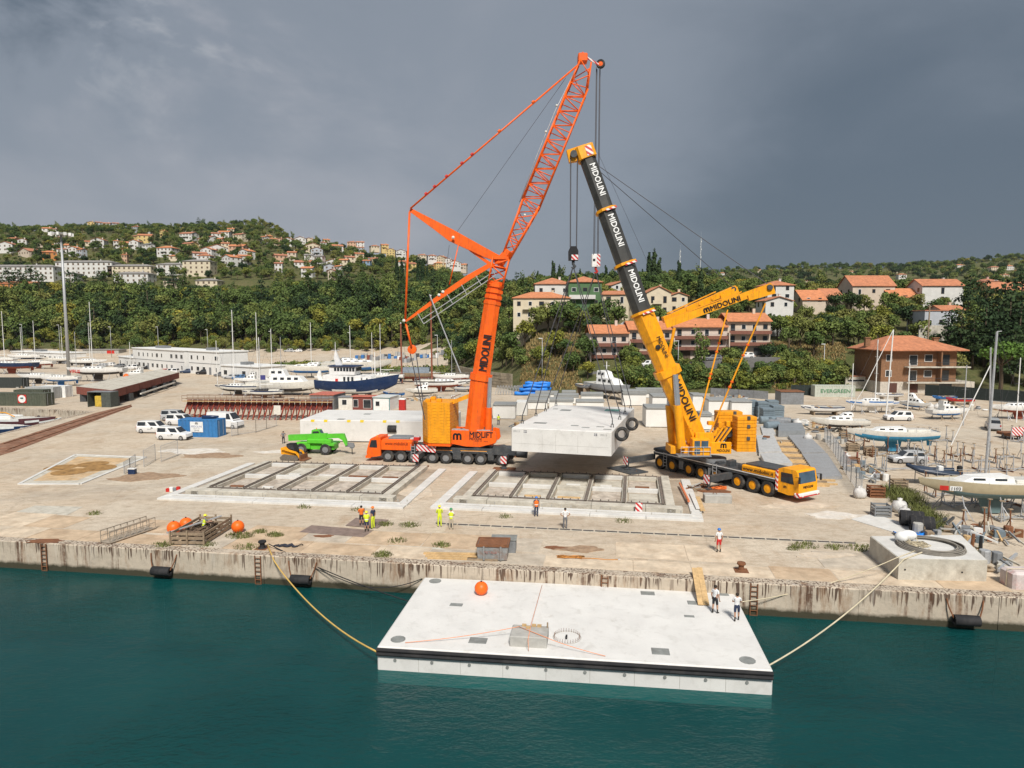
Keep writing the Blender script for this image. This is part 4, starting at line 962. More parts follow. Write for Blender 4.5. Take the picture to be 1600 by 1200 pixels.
# boom
YBm=yy-.1
a0,a1,a2,a3=yp(1090,690,YBm),yp(1043,582,YBm),yp(1004,490,YBm),PY(917,246,74.6)
mb=MB();oct_beam(mb,a0,a1,2.1,2.0,.3,w2=2.25,h2=2.1);wp(mb,'boom_base',yellow,yc)
mb=MB();oct_beam(mb,a1.lerp(a0,.04),a1.lerp(a2,.07),2.7,2.4,.2);wp(mb,'boom_collar',yellow,yc)
mb=MB();oct_beam(mb,a1,a2,2.15,2.05,.3,w2=2.05);wp(mb,'boom_base_upper',yellow,yc)
mb=MB();oct_beam(mb,a2.lerp(a1,.45),a2.lerp(a1,.02),2.2,2.2,.3);wp(mb,'boom_sleeve',yellow,yc)
bdark=M('boom_dark_paint',(.045,.045,.042),.45,var=.25,scale=.8,dirt=(.10,.095,.08),damt=.5)
sec=[(0,.31,1.92),(.31,.655,1.78),(.655,1.0,1.62)]
for t0,t1,w in sec:
    mb=MB();oct_beam(mb,a2.lerp(a3,t0),a2.lerp(a3,t1),w,w,.27);wp(mb,'boom_section',bdark,yc)
for t,w in ((0,2.5),(.31,2.3),(.655,2.15)):
    mb=MB();oct_beam(mb,a2.lerp(a3,t-.006),a2.lerp(a3,t+.010),w,w,.25);wp(mb,'boom_ring',yellow,yc)
    d=(a3-a2).normalized();x_=Vector((d.z,0,-d.x));p=a2.lerp(a3,t)+x_*w*.2+Vector((0,-w/2-.02,0));mb=MB();mb.beam(p-x_*w*.28,p+x_*w*.28,.03,.2,up=d);wp(mb,'ring_warning_stripe',warn,yc)
d=(a3-a2).normalized();x_=Vector((d.z,0,-d.x));dn=-d;qf=frame(yc);q3=qf.to_3x3()
for px,py,w in ((937,283,1.62),(970,363,1.78),(1003,449,1.92)):
    t=min(1,max(0,(a2.z-PY(px,py,74.2).z)/(a2.z-a3.z)));p=a2.lerp(a3,t)+x_*w*.10+Vector((0,-w/2-.02,0));lettering(yc,'MIDOLINI',.60,qf@p,q3@dn,q3@x_,letterwht,width=3.5,bold=.022,depth=.03)
d2=(a1-a0).normalized();x2=Vector((d2.z,0,-d2.x));t=.62
lettering(yc,'MIDOLINI',.72,qf@(a0.lerp(a1,.60)+x2*.32+Vector((0,-1.1,0))),q3@-d2,q3@x2,letterblk,width=4.6,bold=.022,depth=.03)
lettering(yc,'MIDOLINI',.40,qf@(a1.lerp(a2,.42)+x2*.38+Vector((0,-1.11,0))),q3@-d2,q3@x2,letterblk,width=2.3,bold=.022,depth=.03)
p=a1.lerp(a2,.42)+Vector((-.15,-1.06,.1));mb=MB();mb.lathe([(.26,0),(.26,-.12),(.2,-.16),(.001,-.16)],p,14,'y');wp(mb,'boom_pin',black,yc,40)
for k in range(6):
    p=a0.lerp(a1,.08+k*.04)+x2*(.2-.12*k)+Vector((0,-1.03,0));mb=MB();mb.bevbox(p.x-.1,p.x+.1,p.y-.04,p.y+.02,p.z-.06,p.z+.06,.02);wp(mb,'boom_fitting',cwyel,yc)
# boom head
hx=a3+d*.3
mb=MB();oct_beam(mb,a3-d*.25,a3+d*1.1,1.9,1.9,.12);wp(mb,'boom_head',yellow,yc)
mb=MB();mb.beam(a3+d*.55+x_*.1,a3+d*.75-x_*1.9,1.5,1.1,0,1.3,.7,up=(0,1,0));wp(mb,'head_nose',yellow,yc)
p=a3+d*.5+x_*.3+Vector((0,-.99,0));mb=MB();mb.beam(p-d*.55,p+d*.5,.65,.03,up=(0,1,0));wp(mb,'head_warning_panel',warn,yc)
for dy in (-.45,0,.45):mb=MB();mb.lathe([(.30,-.1),(.38,-.1),(.33,0),(.38,.1),(.30,.1)],PY(896,242,74.5)+Vector((0,dy,0)),16,'y');wp(mb,'sheave',dgrey,yc,40)
for dx,dy in ((-.36,-.25),(-.28,.25),(.30,-.25),(.38,.25)):
    mb=MB();mb.tube([(YH.x+dx,YH.y+dy,YH.z+2.0),(YH.x+dx*1.1,YH.y+dy,PY(896,244,74.5).z)],.05,5);wp(mb,'hoist_rope',steelrope,yc)
hb=thing('hook_block','black hook block with red and white stripes under the yellow crane boom','hook block',YH)
mb=MB();mb.prism([(-.5,.6),(.5,.6),(.52,1.6),(.3,2.1),(-.3,2.1),(-.52,1.6)],-.35,.35);mb.obj('cheek_plate',black,hb);mb=MB();mb.box(-.22,.5,-.38,-.35,.65,1.2);mb.obj('warning_panel',warn,hb)
mb=MB();mb.tube([(0,0,.6),(0,0,.2),(.2,0,0),(.05,0,-.24),(-.2,0,-.1)],[.17,.15,.16,.14,.06],8);mb.obj('hook',dgrey,hb,True)
# luffing cylinders
for dx,dy in ((0,-1.35),(-13,1.1)):
    b0,b1,b2=yp(1065+dx,700,YBm+dy),yp(1059+dx,633,YBm+dy),yp(1055+dx*.6,585,YBm+dy*.9)
    mb=MB();mb.cyl(b0,b1,.48,.46,16);wp(mb,'luffing_cylinder',yellow,yc,40)
    mb=MB();mb.cyl(b1,b2,.30,.30,14);wp(mb,'cylinder_rod',chrome,yc,40)
# guying arms and ropes
arms=[]
for tip,root,dy,tx in (((1149,450),(1036,500),3.2,True),((1206,447),(1040,507),-2.2,False)):
    r0=yp(root[0],root[1],YBm+dy*.3);r1=yp(tip[0],tip[1],YBm+dy)
    mb=MB();mb.beam(r0,r1,.5,.62 if tx else .82,0,.45,.55 if tx else .7,up=(0,0,1));wp(mb,'guying_arm',yellow,yc)
    mb=MB();mb.beam(r0.lerp(r1,.78)-Vector((0,0,.35)),r1+Vector((.2,0,-.3)),.7,.6,0,.6,.95);wp(mb,'arm_winch_head',yellow,yc)
    mb=MB();mb.beam(r0.lerp(r1,.05)+Vector((0,0,.5)),r0.lerp(r1,.72)+Vector((0,0,.55)),.12,.12);wp(mb,'arm_rail',cwyel,yc)
    for k in range(5 if tx else 0):q_=r0.lerp(r1,.15+k*.17);mb=MB();mb.bevbox(q_.x-.12,q_.x+.12,q_.y-.34,q_.y-.2,q_.z-.12,q_.z+.14,.03);wp(mb,'arm_fitting',cwyel,yc)
    mb=MB();mb.lathe([(.28,-.42),(.32,0),(.28,.42)],r1+Vector((-.3,0,-.15)),14,'y');wp(mb,'arm_sheave',dgrey,yc)
    if not tx:
        dd=(r1-r0).normalized();up_=Vector((-dd.z,0,dd.x));pm=r0.lerp(r1,.52)+Vector((0,-.30,-.05));dd=Vector((dd.x,0,dd.z)).normalized();pm.y=r0.lerp(r1,.62).y-.32
        lettering(yc,'MIDOLINI',.52,qf@(r0.lerp(r1,.56)+Vector((0,-.27,0))),q3@(r1-r0).normalized(),q3@up_,letterblk,width=3.1,bold=.022,depth=.02)
        mlogo(yc,.5,qf@(r0.lerp(r1,.385)+Vector((0,-.27,0))),q3@(r1-r0).normalized(),q3@up_,letterblk,.02)
    arms.append((r0,r1))
    mb=MB();mb.cyl(yp(1044,560,YBm+dy*.3),yp(1054,512,YBm+dy*.4),.16,.16,10);wp(mb,'arm_cylinder',galv if tx else yellow,yc)
for (a,b,dy)in (((1137,484),(1092,656),3.0),((1196,474),(1108,680),-2.0)):
    p,q_=yp(*a,YBm+dy),yp(*b,YBm+dy*.35)
    mb=MB();mb.tube([p,q_],.085,6);wp(mb,'guy_strap',yellow,yc)
    for t in (.3,.38,.58,.62):mb=MB();mb.tube([p.lerp(q_,t),p.lerp(q_,t+.012)],.17,6);wp(mb,'strap_joint',orange,yc)
for e,st in ((arms[0][1],PY(905,240,74.6)),(arms[1][1],PY(922,250,74.4))):
    mb=MB();mb.tube([st,e+Vector((-.3,0,.1))],.04,5);wp(mb,'guy_rope',steelrope,yc)
mb=MB();mb.tube([PY(934,238,74.8),PY(1012,410,78)],.02,4);wp(mb,'thin_cable',steelrope,yc)
# ================================================================ casting beds
def bed(name,label,corners,cells,cols,seed):
    fl,fr,br,blc=[P(*c)for c in corners];ex=(fr-fl).normalized();rz=math.atan2(ex.y,ex.x);L_=(fr-fl).length;W_=((blc-fl).length+(br-fr).length)/2
    t=thing(name,label,'casting bed',fl,rz);q=random.Random(seed)
    def part(n,m,*b,bev=.03):mb=MB();mb.bevbox(*b,bev);return mb.obj(n,m,t)
    # outer kerbs, cast in lengths
    nseg=5
    for k in range(nseg):
        a,b=k*L_/nseg,(k+1)*L_/nseg-.03
        part('kerb_beam',concL,a,b,0,.95,0,.28+q.uniform(-.02,.02));part('step_beam',concL,a+.5,b+(.5 if k<nseg-1 else -.6),1.15,1.55,0,.36)
        part('front_wall',concS,max(a,1.6),min(b,L_-1.6),2.0,3.1,0,.75+q.uniform(-.02,.02))
    for k in range(4):
        a,b=1.0+k*(W_-1)/4,1.0+(k+1)*(W_-1)/4-.03
        part('kerb_beam',concL,L_-.9,L_,a,b,0,.26);part('kerb_beam',concL,0,.9,a,b,0,.26)
        part('side_wall',concS,L_-3.0,L_-2.2,a+1.0,b+(1.0 if k<3 else 0),0,.7);part('side_wall',concS,2.2,3.0,a+1.0,b+(1.0 if k<3 else 0),0,.7)
    mb=MB();mb.box(.9,L_-.9,.95,W_,.004,.03);mb.obj('bed_slab',M('bed_slab_concrete',(.36,.30,.23),.9,var=.3,scale=.5,dirt=(.2,.15,.1),damt=.6),t)
    x0,x1,y0,y1=3.2,L_-3.2,4.0,W_-.8
    xs=[x0+(x1-x0)*k/cols for k in range(cols+1)];ysr=[y0,(y0+y1)/2,y1]
    steel=M('bed_steel_rail',(.17,.145,.125),.7,var=.3,dirt=(.22,.15,.1),damt=.4)
    bdirt=M('bay_dirt',(.46,.405,.34),.95,var=.35,scale=1.2,dirt=(.2,.14,.09),damt=.7)
    for x in xs:
        mb=MB();mb.bevbox(x-.26,x+.26,y0,y1,.0,.62,.03);mb.obj('cross_wall',concS,t)
        mb=MB();mb.box(x-.15,x+.15,y0-.2,y1+.2,.625,.68);mb.box(x-.15,x-.10,y0-.2,y1+.2,.68,.80);mb.box(x+.10,x+.15,y0-.2,y1+.2,.68,.80);mb.obj('cross_rail',steel,t)
    for j,y in enumerate(ysr):
        for k in range(cols):
            a,b=xs[k]+.3,xs[k+1]-.3;part('bay_wall',concL if (k+j)%3 else concS,a,b,y-.25,y+.25,0,.58+q.uniform(-.03,.03))
            if j!=1:
                mb=MB();yo=y if j==2 else y-.62;mb.box(a-.1,b+.1,yo+.27,yo+.36,.3,.72)
                for n in range(4):mb.cyl((a+(b-a)*(n+.5)/4,yo+.3,.72),(a+(b-a)*(n+.5)/4,yo+.3,.9),.06,.06,6)
                mb.obj('edge_rail',steel,t)
            if j<2:
                yy0,yy1=ysr[j]+.3,ysr[j+1]-.3;part('bay_floor',bdirt if q.random()<.75 else concS,a+.1,b-.1,yy0+.3,yy1-q.uniform(0,.6),.03,.08+q.uniform(0,.05))
                if q.random()<.5:part('loose_beam',(timber,concL,rust)[q.randrange(3)],a+q.uniform(.3,.8),b-q.uniform(.3,1.2),yy0+1.2,yy0+1.6,.12,.3)
                part('bay_ledge',concS,a,b,yy0,yy0+.45,0,.40)
    for k in range(int(L_/.9)):
        if q.random()<.7:mb=MB();x=2+k*.88;mb.box(x,x+.1,1.985,1.998,.25,.55);mb.obj('starter_slot',concM,t)
    t.scale=(1,1,.7)
    return t
bed('casting_bed','low concrete casting bed with dark steel rails, left of the two',((245,781),(630,796),(685,735),(372,724)),10,5,1)
bed('casting_bed','low concrete casting bed right of the two, in front of the hanging pontoon',((672,795),(1100,816),(1072,752),(725,737)),8,5,2)

def item(name,label,cat,px,py,rz=QD,group=None,deg=True):return thing(name,label,cat,P(px,py),R(rz)if deg else rz,group)
def simple(name,label,cat,px,py,rz,parts,group=None,loc=None):
    """parts: (name, material, list of boxes)"""
    t=thing(name,label,cat,loc if loc is not None else P(px,py),R(rz),group)
    for n,m,bs in parts:
        mb=MB()
        for b in bs:mb.bevbox(*b,min(.03,(b[5]-b[4])*.3))
        mb.obj(n,m,t)
    return t
# ---------------------------------------------------------------- apron: drain, plates, slabs, old pads
dr0,dr1=P(680,818),P(1357,850);dv=(dr1-dr0);dl=dv.length;dv.normalize()
dt=thing('drain_channel','long narrow drain channel with dark gratings crossing the quay apron','drain',dr0,math.atan2(dv.y,dv.x))
n=int(dl/.95)
for k in range(n):
    mb=MB();mb.box(k*.95+.06,k*.95+.89,-.17,.17,.004,.02);mb.obj('grating',M('drain_grating',(.07,.06,.055),.8,var=.3),dt)
mb=MB();mb.box(0,dl,-.26,-.18,.004,.03);mb.box(0,dl,.18,.26,.004,.03);mb.obj('channel_kerb',concS,dt)
for i,(pts,nm,lab,mt)in enumerate((
    (((467,832),(568,840),(584,829),(487,821)),'steel_sheet','flat rusty steel sheet on the apron under the three men in hard hats',M('old_plate',(.22,.165,.14),.7,var=.25,dirt=(.13,.09,.07),damt=.5)),
    (((540,822),(590,826),(607,813),(556,810)),'steel_sheet','smaller steel sheet overlapping the larger one behind the three men',M('old_plate',(.2,.15,.13))),
    (((583,840),(650,845),(700,860),(640,868)),'concrete_patch','pale repaired concrete patch on the quay apron left of the grey skip',concS),
    (((30,757),(125,757),(228,715),(118,711)),'concrete_pad','flat pale concrete pad with rusty round marks on the left of the yard',concS),
    (((1330,812),(1405,835),(1430,825),(1365,803)),'concrete_pad','thin grey concrete pad beside the stacked black rubber cylinders',concL),
    (((25,800),(105,805),(130,792),(55,790)),'concrete_patch','worn concrete slab on the far left of the quay apron',concS))):
    t=thing(nm,lab,'slab',P(*pts[0]));o=P(*pts[0]);mb=MB();zt=.03+.006*i if 'sheet' in nm or 'pad' in nm else .016
    if i==1:zt=.065
    mb.prism([((P(*p)-o).x,(P(*p)-o).y)for p in pts],.0 if i!=1 else .045,zt,'z');mb.obj('slab',mt,t)
    if i==3:
        ochre=M('ochre_rust_stain',(.50,.345,.19),.9,var=.3,scale=.7,dirt=(.56,.48,.37),dscale=.5,damt=.9);ins=[P(*q)-o for q in ((52,752),(122,751),(205,717),(122,714))]
        mb=MB();mb.prism([(q.x,q.y)for q in ins],zt,zt+.005,'z');mb.obj('rusty_surface',ochre,t)
        for ii,(px,py,r_)in enumerate(((95,731,1.7),(110,738,1.9),(155,732,1.8),(145,726,1.7))):
            q=P(px,py)-o;mb=MB();zt+=.009;mb.lathe([(r_,zt),(r_*.97,zt+.006),(.001,zt+.006)],(q.x,q.y,0),24);mb.obj('round_mark',M('dark_ochre_mark',(.30,.17,.06),.9,var=.5,scale=1.2),t)
        for a,b in ((0,1),(1,2),(2,3),(3,0)):
            mb=MB();p0,p1=P(*pts[a])-o,P(*pts[b])-o;mb.beam(p0+Vector((0,0,.05)),p1+Vector((0,0,.05)),.35,.1);mb.obj('kerb_beam',concL,t)
# rusty strip along the slip
t=thing('rail_strip','rust brown crane track strip running along the edge of the slip','track',A1);mb=MB()
strip=[P(*p)for p in ((150,645),(205,632),(206,636),(120,668),(20,706),(-60,730),(-60,712),(10,690))];mb.prism([((p-A1).x,(p-A1).y)for p in strip],.004,.018,'z');mb.obj('rusty_bed',M('rusty_ballast',(.20,.095,.055),.95,var=.5,scale=.9,dirt=(.34,.24,.17),dscale=.6,damt=.7),t)
for p0,p1 in (((205,633),(5,694)),((206,635),(12,703))):
    mb=MB();mb.beam(P(*p0)-A1+Vector((0,0,.05)),P(*p1)-A1+Vector((0,0,.05)),.12,.1);mb.obj('rail',rust,t)
# square mooring block bottom right
cb=thing('mooring_block','big square concrete platform with coiled ropes on top at the quay edge','concrete block',P(1403,906));cq=[P(*p)-P(1403,906)for p in ((1403,906),(1541,909),(1500,866),(1358,868))]
z1=PY(1403,873,P(1403,906).y).z
mb=MB();mb.prism([(q.x,q.y)for q in cq],0,z1,'z');mb.obj('block_body',concS,cb)
qc=(cq[0]+cq[1]+cq[2]+cq[3])/4;mb=MB();mb.prism([(qc.x+(q.x-qc.x)*.98,qc.y+(q.y-qc.y)*.98)for q in cq],z1,z1+.03,'z');mb.obj('screed',concL,cb)
for q in ((.4,-.012,.7),(3.9,-.2,.6)):mb=MB();mb.lathe([(.06,0),(.06,-.02),(.001,-.02)],(cq[1].x*q[0]/5.4,cq[1].y*q[0]/5.4,q[2]),8,'y');mb.obj('tie_hole',black,cb)
cl=P(1403,906)+qc+Vector((.1,.0,z1+.03))
t=thing('rope_coil','wide grey coil of heavy hose and rope lying on the square concrete platform','rope',cl)
for k in range(9):
    mb=MB();rr=2.15-.07*k;mb.tube([(math.cos(a)*rr*1.0+.05*math.sin(3*a+k),math.sin(a)*rr*.95,.05+(k%3)*.07+.02*math.sin(2*a+k))for a in [j*math.pi/18 for j in range(36)]],.045,5,closed=True);mb.obj('loop',M('grey_hose',(.22,.20,.17),.8,var=.2),t,True)
mb=MB();rr=random.Random(5)
for k in range(7):
    pts=[(-1.1+rr.uniform(-.7,1.1),.1+rr.uniform(-.6,.7),.06+rr.uniform(0,.12))for _ in range(14)];mb.tube(pts,.025,4)
mb.obj('tangled_rope',rope,t,True)
for i,(dx,dy)in enumerate(((-1.5,.9),(-.8,1.3))):
    t=thing('mooring_float',('round' if i==0 else 'long')+' white mooring float lying by the rope coil','float',cl+Vector((dx,dy,0)));mb=MB()
    mb.ball((0,0,.4),(.42,.42,.4)if i==0 else (.62,.36,.36),14,10);mb.obj('float_body',white,t,True);mb=MB();mb.tube([(.4,0,.35),(.55,-.1,.2),(.6,-.2,.05)],.025,5);mb.obj('lanyard',rope,t)
# ropes
def cable(name,label,pts,r,mat):o=MB().tube(pts,r,6).obj(name,mat,None,True);return tag(o,label,'rope')
pc=P(591,1014,-.95)
cable('mooring_rope','yellow rope from the quay bollard to the left corner of the floating pontoon',[P(418,857)+Vector((0,0,.3))]+[P(425,868),P(428,876,-.2)]+arc(P(430,880,-.4),P(588,1018,-1.0),.75)[1:],.05,M('yellow_rope',(.55,.36,.10),.85))
cable('mooring_rope','dark thin rope from the quay bollard running to the pontoon corner',arc(P(420,857)+Vector((0,0,.35)),P(640,940,-1.6),.25)+arc(P(640,940,-1.6),P(668,906,-.9),.05)[1:],.035,black)
cable('mooring_rope','second dark rope dipping from the bollard along the wall to the pontoon',arc(P(424,858)+Vector((0,0,.3)),P(560,915,-1.2),.2)+arc(P(560,915,-1.2),P(660,904,-.95),.35)[1:],.03,black)
cable('mooring_rope','pale double rope from the rope coil down to the right pontoon corner',[cl+Vector((-.6,-.9,.12)),cl+Vector((-1.2,-1.3,.1))]+arc(P(1412,874,z1+.05),P(1201,1040,-1.0),.55),.045,rope)
cable('mooring_rope','thin pale rope from the rope coil to the far right pontoon corner',[cl+Vector((-.9,-.7,.12)),cl+Vector((-1.5,-1.0,.1))]+arc(P(1400,872,z1+.05),P(1143,942,-.95),.5),.03,rope)
# bollards, fenders on the wall, ladders
for px,py,lab in ((410,857,'black cast bollard with ropes at the quay edge left of centre'),(1158,892,'rusty low bollard at the quay edge behind the two men on the pontoon')):
    t=item('bollard',lab,'bollard',px,py);mb=MB();mb.lathe([(.32,0),(.32,.06),(.2,.1),(.18,.38),(.3,.48),(.28,.6),(.001,.62)],n=14);mb.obj('bollard_body',black if px<800 else rust,t,40);mb=MB();mb.box(-.45,.45,-.45,.45,.004,.04);mb.obj('base_plate',rust,t)
def quay_at(px,z):
    lo,hi=-80.,120.
    for _ in range(50):
        m=(lo+hi)/2
        if pix((m,quay_y(m),z))[0]>px:hi=m
        else:lo=m
    return Vector((lo,quay_y(lo),z))
for px,lab in ((258,'black tube fender chained to the quay wall on the left'),(474,'black tube fender chained to the quay wall below the black bollard'),(1505,'black tube fender chained to the quay wall at the far right')):
    c=quay_at(px,-1.45);t=thing('wall_fender',lab,'fender',c-E2*.42,R(QD));mb=MB();mb.lathe([(.16,-.72),(.33,-.72),(.34,0),(.33,.72),(.16,.72),(.16,-.72)],n=14,axis='x');mb.obj('rubber_tube',black,t,40)
    for s in (-1,1):mb=MB();mb.tube([(s*.72,0,.1),(s*.95,.2,.7),(s*1.05,.34,1.2)],.045,5);mb.obj('chain',rust,t)
for px,lab in ((70,'rusty ladder set into the quay wall at the far left'),(404,'rusty ladder on the quay wall beneath the black bollard'),(945,'rusty ladder on the quay wall behind the floating pontoon'),(1178,'rusty ladder on the quay wall right of the two men on the pontoon')):
    c=quay_at(px,0);t=thing('wall_ladder',lab,'ladder',c-E2*.16,R(QD));mb=MB()
    for s in (-.22,.22):mb.beam((s,0,-2.6),(s,0,.02),.06)
    mb.obj('rails',rust,t)
    for k in range(8):mb=MB();mb.beam((-.22,0,-2.4+k*.32),(.22,0,-2.4+k*.32),.04);mb.obj('rung',rust,t)
# pallets crate of nets with buoys
t=item('timber_crate','slatted weathered timber pen filled with chains and nets near the quay edge','crate',266,852,-3)
for y in (0,4.3):
    for z in (.12,.45,.78):mb=MB();mb.box(0,2.7,y,y+.08,z,z+.2);mb.obj('slat',oldtimber,t)
for x in (0,2.62):
    for z in (.12,.45,.78):mb=MB();mb.box(x,x+.08,.09,4.29,z,z+.2);mb.obj('slat',oldtimber,t)
for x in (-.02,1.3,2.6):
    for y in (-.1,4.4):mb=MB();mb.box(x,x+.12,y,y+.1,0,1.15);mb.obj('post',oldtimber,t)
mb=MB();rr=random.Random(9)
for k in range(26):mb.tube([(rr.uniform(.3,2.4),rr.uniform(.4,3.9),rr.uniform(.1,.9))for _ in range(6)],rr.choice((.05,.08,.12)),5)
mb.obj('chains_and_nets',M('rusty_net_pile',(.13,.09,.06),.95,var=.5,scale=3),t,True)
mb=MB();mb.beam((-.6,.6,.75),(2.4,3.4,1.35),.14,.08);mb.obj('metal_profile',galv,t)
for px,py,r_,lab in ((272,834,.52,'orange buoy leaning on the left side of the slatted timber pen'),(291,828,.52,'orange buoy behind the slatted timber pen'),(372,832,.50,'single orange buoy on the ground right of the slatted timber pen')):buoy(lab,P(px,py),r_)
# gangway lying on the quay
ga,gb=P(172,851),P(243,827);gd=gb-ga;t=thing('gangway','old metal gangway with railings lying on the left quay apron','gangway',ga,math.atan2(gd.y,gd.x));gl=gd.length;gm=M('dull_alloy',(.34,.29,.23),.7,.2,var=.25)
for y in (0,.95):
    for z,r_ in ((.12,.07),(1.0,.04),(.6,.025)):mb=MB();mb.tube([(0,y,z),(gl,y,z)],r_,6);mb.obj('rail',gm,t)
    for k in range(8):mb=MB();mb.tube([(k*gl/7,y,.12),(k*gl/7,y,1.0)],.03,5);mb.obj('stanchion',gm,t)
    for k in range(7):mb=MB();mb.tube([(k*gl/7,y,.12),((k+1)*gl/7,y,1.0)],.02,4);mb.obj('brace',gm,t)
for k in range(14):mb=MB();mb.box(k*gl/14+.02,(k+1)*gl/14-.02,.08,.87,.06,.12);mb.obj('deck_board',gm,t)
# grey skip
t=item('steel_skip','dented grey steel skip with a rusty rim standing near the quay edge','skip',771,871,-4);sk=M('skip_paint',(.24,.25,.25),.7,var=.3,scale=1.5,dirt=(.19,.09,.045),dscale=1.3,damt=.9)
mb=MB();x,y,hh=1.12,.85,1.15;mb.loft([[(-x*.92,-y*.9,.08),(x*.92,-y*.9,.08),(x*.92,y*.9,.08),(-x*.92,y*.9,.08)],[(-x,-y,hh),(x,-y,hh),(x,y,hh),(-x,y,hh)],[(-x+.07,-y+.07,hh),(x-.07,-y+.07,hh),(x-.07,y-.07,hh),(-x+.07,y-.07,hh)],[(-x*.88,-y*.84,.7),(x*.88,-y*.84,.7),(x*.88,y*.84,.7),(-x*.88,y*.84,.7)]]);mb.obj('bin',sk,t)
mb=MB()
for s in (-1,1):mb.box(-x-.05,x+.05,s*y-.05,s*y+.05,hh-.1,hh+.06);mb.box(s*x-.05,s*x+.05,-y+.05,y-.05,hh-.1,hh+.06)
mb.obj('rim',rust,t);mb=MB();mb.box(-x+.08,x-.08,-y+.08,y-.08,.69,hh+.02);mb.obj('rusty_lid',rust,t)
for s in (-.6,.6):mb=MB();mb.box(s-.06,s+.06,-y-.08,-y+.0,.1,1.1);mb.obj('rib',sk,t)
lettering(t,'METALIK',.17,(-.1,-y-.03,.68),(1,0,0),(0,-.1,1),M('faded_red_lettering',(.30,.10,.08),.8),depth=.05)
t=item('crate_lid_box','low grey metal box close behind the dented steel skip','box',787,862,-4);mb=MB();mb.bevbox(-.9,.9,-.3,.9,0,.95,.05);mb.obj('box_body',mgrey,t);mb=MB();mb.box(-.95,.95,-.35,.95,.95,1.0);mb.obj('lid',hatch,t)
for i,(px,py,l)in enumerate(((662,866,4.2),(665,870,4.0),(668,873,3.6),(730,875,2.2))):
    t=item('timber_beam','%s of the timber beams lying left of the steel skip'%('rearmost','second','third','shortest front one')[i],'beam',px,py,-3-i);mb=MB();mb.bevbox(0,l,-.12,.12,0,.16,.015);mb.obj('beam',timber if i<3 else oldtimber,t)
# weeds on the apron
def grass(name,label,spots,seed,mat,hh=.35):
    rs=np.random.RandomState(seed);V=[]
    for px,py,n_,rad in spots:
        c=P(px,py)
        for k in range(n_):
            a=rs.uniform(0,6.28);r_=rad*math.sqrt(rs.uniform());b=np.array([c.x+math.cos(a)*r_*1.5,c.y+math.sin(a)*r_,0]);h_=hh*rs.uniform(.4,1.2)*(1-.5*r_/rad);d=rs.normal(size=2)*.5;w=np.array([math.cos(a+1.5),math.sin(a+1.5),0])*.03
            V+=[b-w,b+w,b+w*.6+np.array([d[0]*h_,d[1]*h_,h_]),b-w*.3+np.array([d[0]*h_,d[1]*h_,h_])]
    V=np.array(V);o=put(name,leaf_mesh(name,V,np.arange(len(V)).reshape(-1,4),mat));tag(o,label,'weeds',kind='stuff')
lf_weed=leaf_mat('weed_leaves',[(.085,.12,.03),(.14,.15,.05),(.20,.17,.08)])
grass('weeds','green weeds and dry grass tufts scattered on the quay apron',[(375,838,300,.8),(405,832,130,.45),(430,837,220,.5),(255,852,120,.6),(323,852,110,.6),(386,856,140,.7),(598,868,240,.55),(602,820,160,.5),(640,821,160,.7),(690,853,180,.5),(1255,853,160,.8),(1305,856,120,.6),(1345,857,160,.8),(560,797,60,.5),(475,793,60,.5),(790,808,60,.5),(975,815,70,.6),(620,846,100,.6),(148,803,70,.5),(1240,858,80,.4)],4,lf_weed)
grass('tall_weeds','tall green weeds along the debris line at the right of the yard',[(1405,775,700,1.6),(1420,785,500,1.2),(1445,812,700,1.3),(1455,825,500,1.0),(1500,870,450,1.2),(1398,770,400,1.5),(1435,800,400,1.0)],6,lf_weed,.95)

def patch(name,label,px,py,rx,ry,mat,seed,z=.034):
    q=random.Random(seed);t=item(name,label,'ground stain',px,py,0);mb=MB();n_=26;ph=[q.uniform(0,6.28)for _ in range(4)]
    mb.prism([(math.cos(a)*rx*(1+.22*math.sin(2*a+ph[0])+.15*math.sin(5*a+ph[1])+.08*math.sin(11*a+ph[2])),math.sin(a)*ry*(1+.2*math.sin(3*a+ph[3])+.12*math.sin(7*a+ph[1])))for a in [k*2*math.pi/n_ for k in range(n_)]],.0,z,'z');mb.obj('patch',mat,t)
soil=M('brown_soil',(.31,.21,.135),.95,var=.4,scale=1.5,bump=.6,bscale=5,dirt=(.34,.25,.17),damt=.6);chalk=M('white_spill',(.62,.58,.52),.95,var=.2,scale=1.2,dirt=(.48,.4,.3),dscale=.8,damt=.9);dust=M('pale_dust',(.55,.47,.37),.95,var=.25,scale=.8,dirt=(.42,.33,.23),dscale=.5,damt=.9)
for i,(px,py,rx,ry,m_,lab)in enumerate(((905,858,1.5,.75,soil,'dark brown soil patch on the apron right of the steel skip'),(868,856,.8,.35,rust,'small rusty patch beside the dark brown soil patch'),(230,745,3.6,2.0,soil,'brown soil patch in front of the mesh panels by the rusty pad'),(330,712,3.5,1.8,soil,'brown soil patch beyond the left casting bed'),(300,705,4.0,2.0,chalk,'white spill on the ground behind the mesh panels'),(1310,806,2.4,1.2,chalk,'white rubble spill left of the thin grey pad'),(1250,790,3.2,1.2,dust,'pale dusty patch in front of the yellow crane cab'),(440,706,3,1.2,chalk,'white patch of ground by the yellow loader'),(505,838,.9,.3,rust,'rusty stain on the apron left of the steel sheet'),(70,846,1.6,.5,rust,'rusty stain at the far left quay edge'),(1290,868,2.2,.6,dust,'pale worn patch near the quay edge at the right'),(650,770,1.4,3.0,dust,'pale worn strip between the two casting beds'))):patch('stain_patch',lab,px,py,rx,ry,m_,60+i,.036+i*.0006)
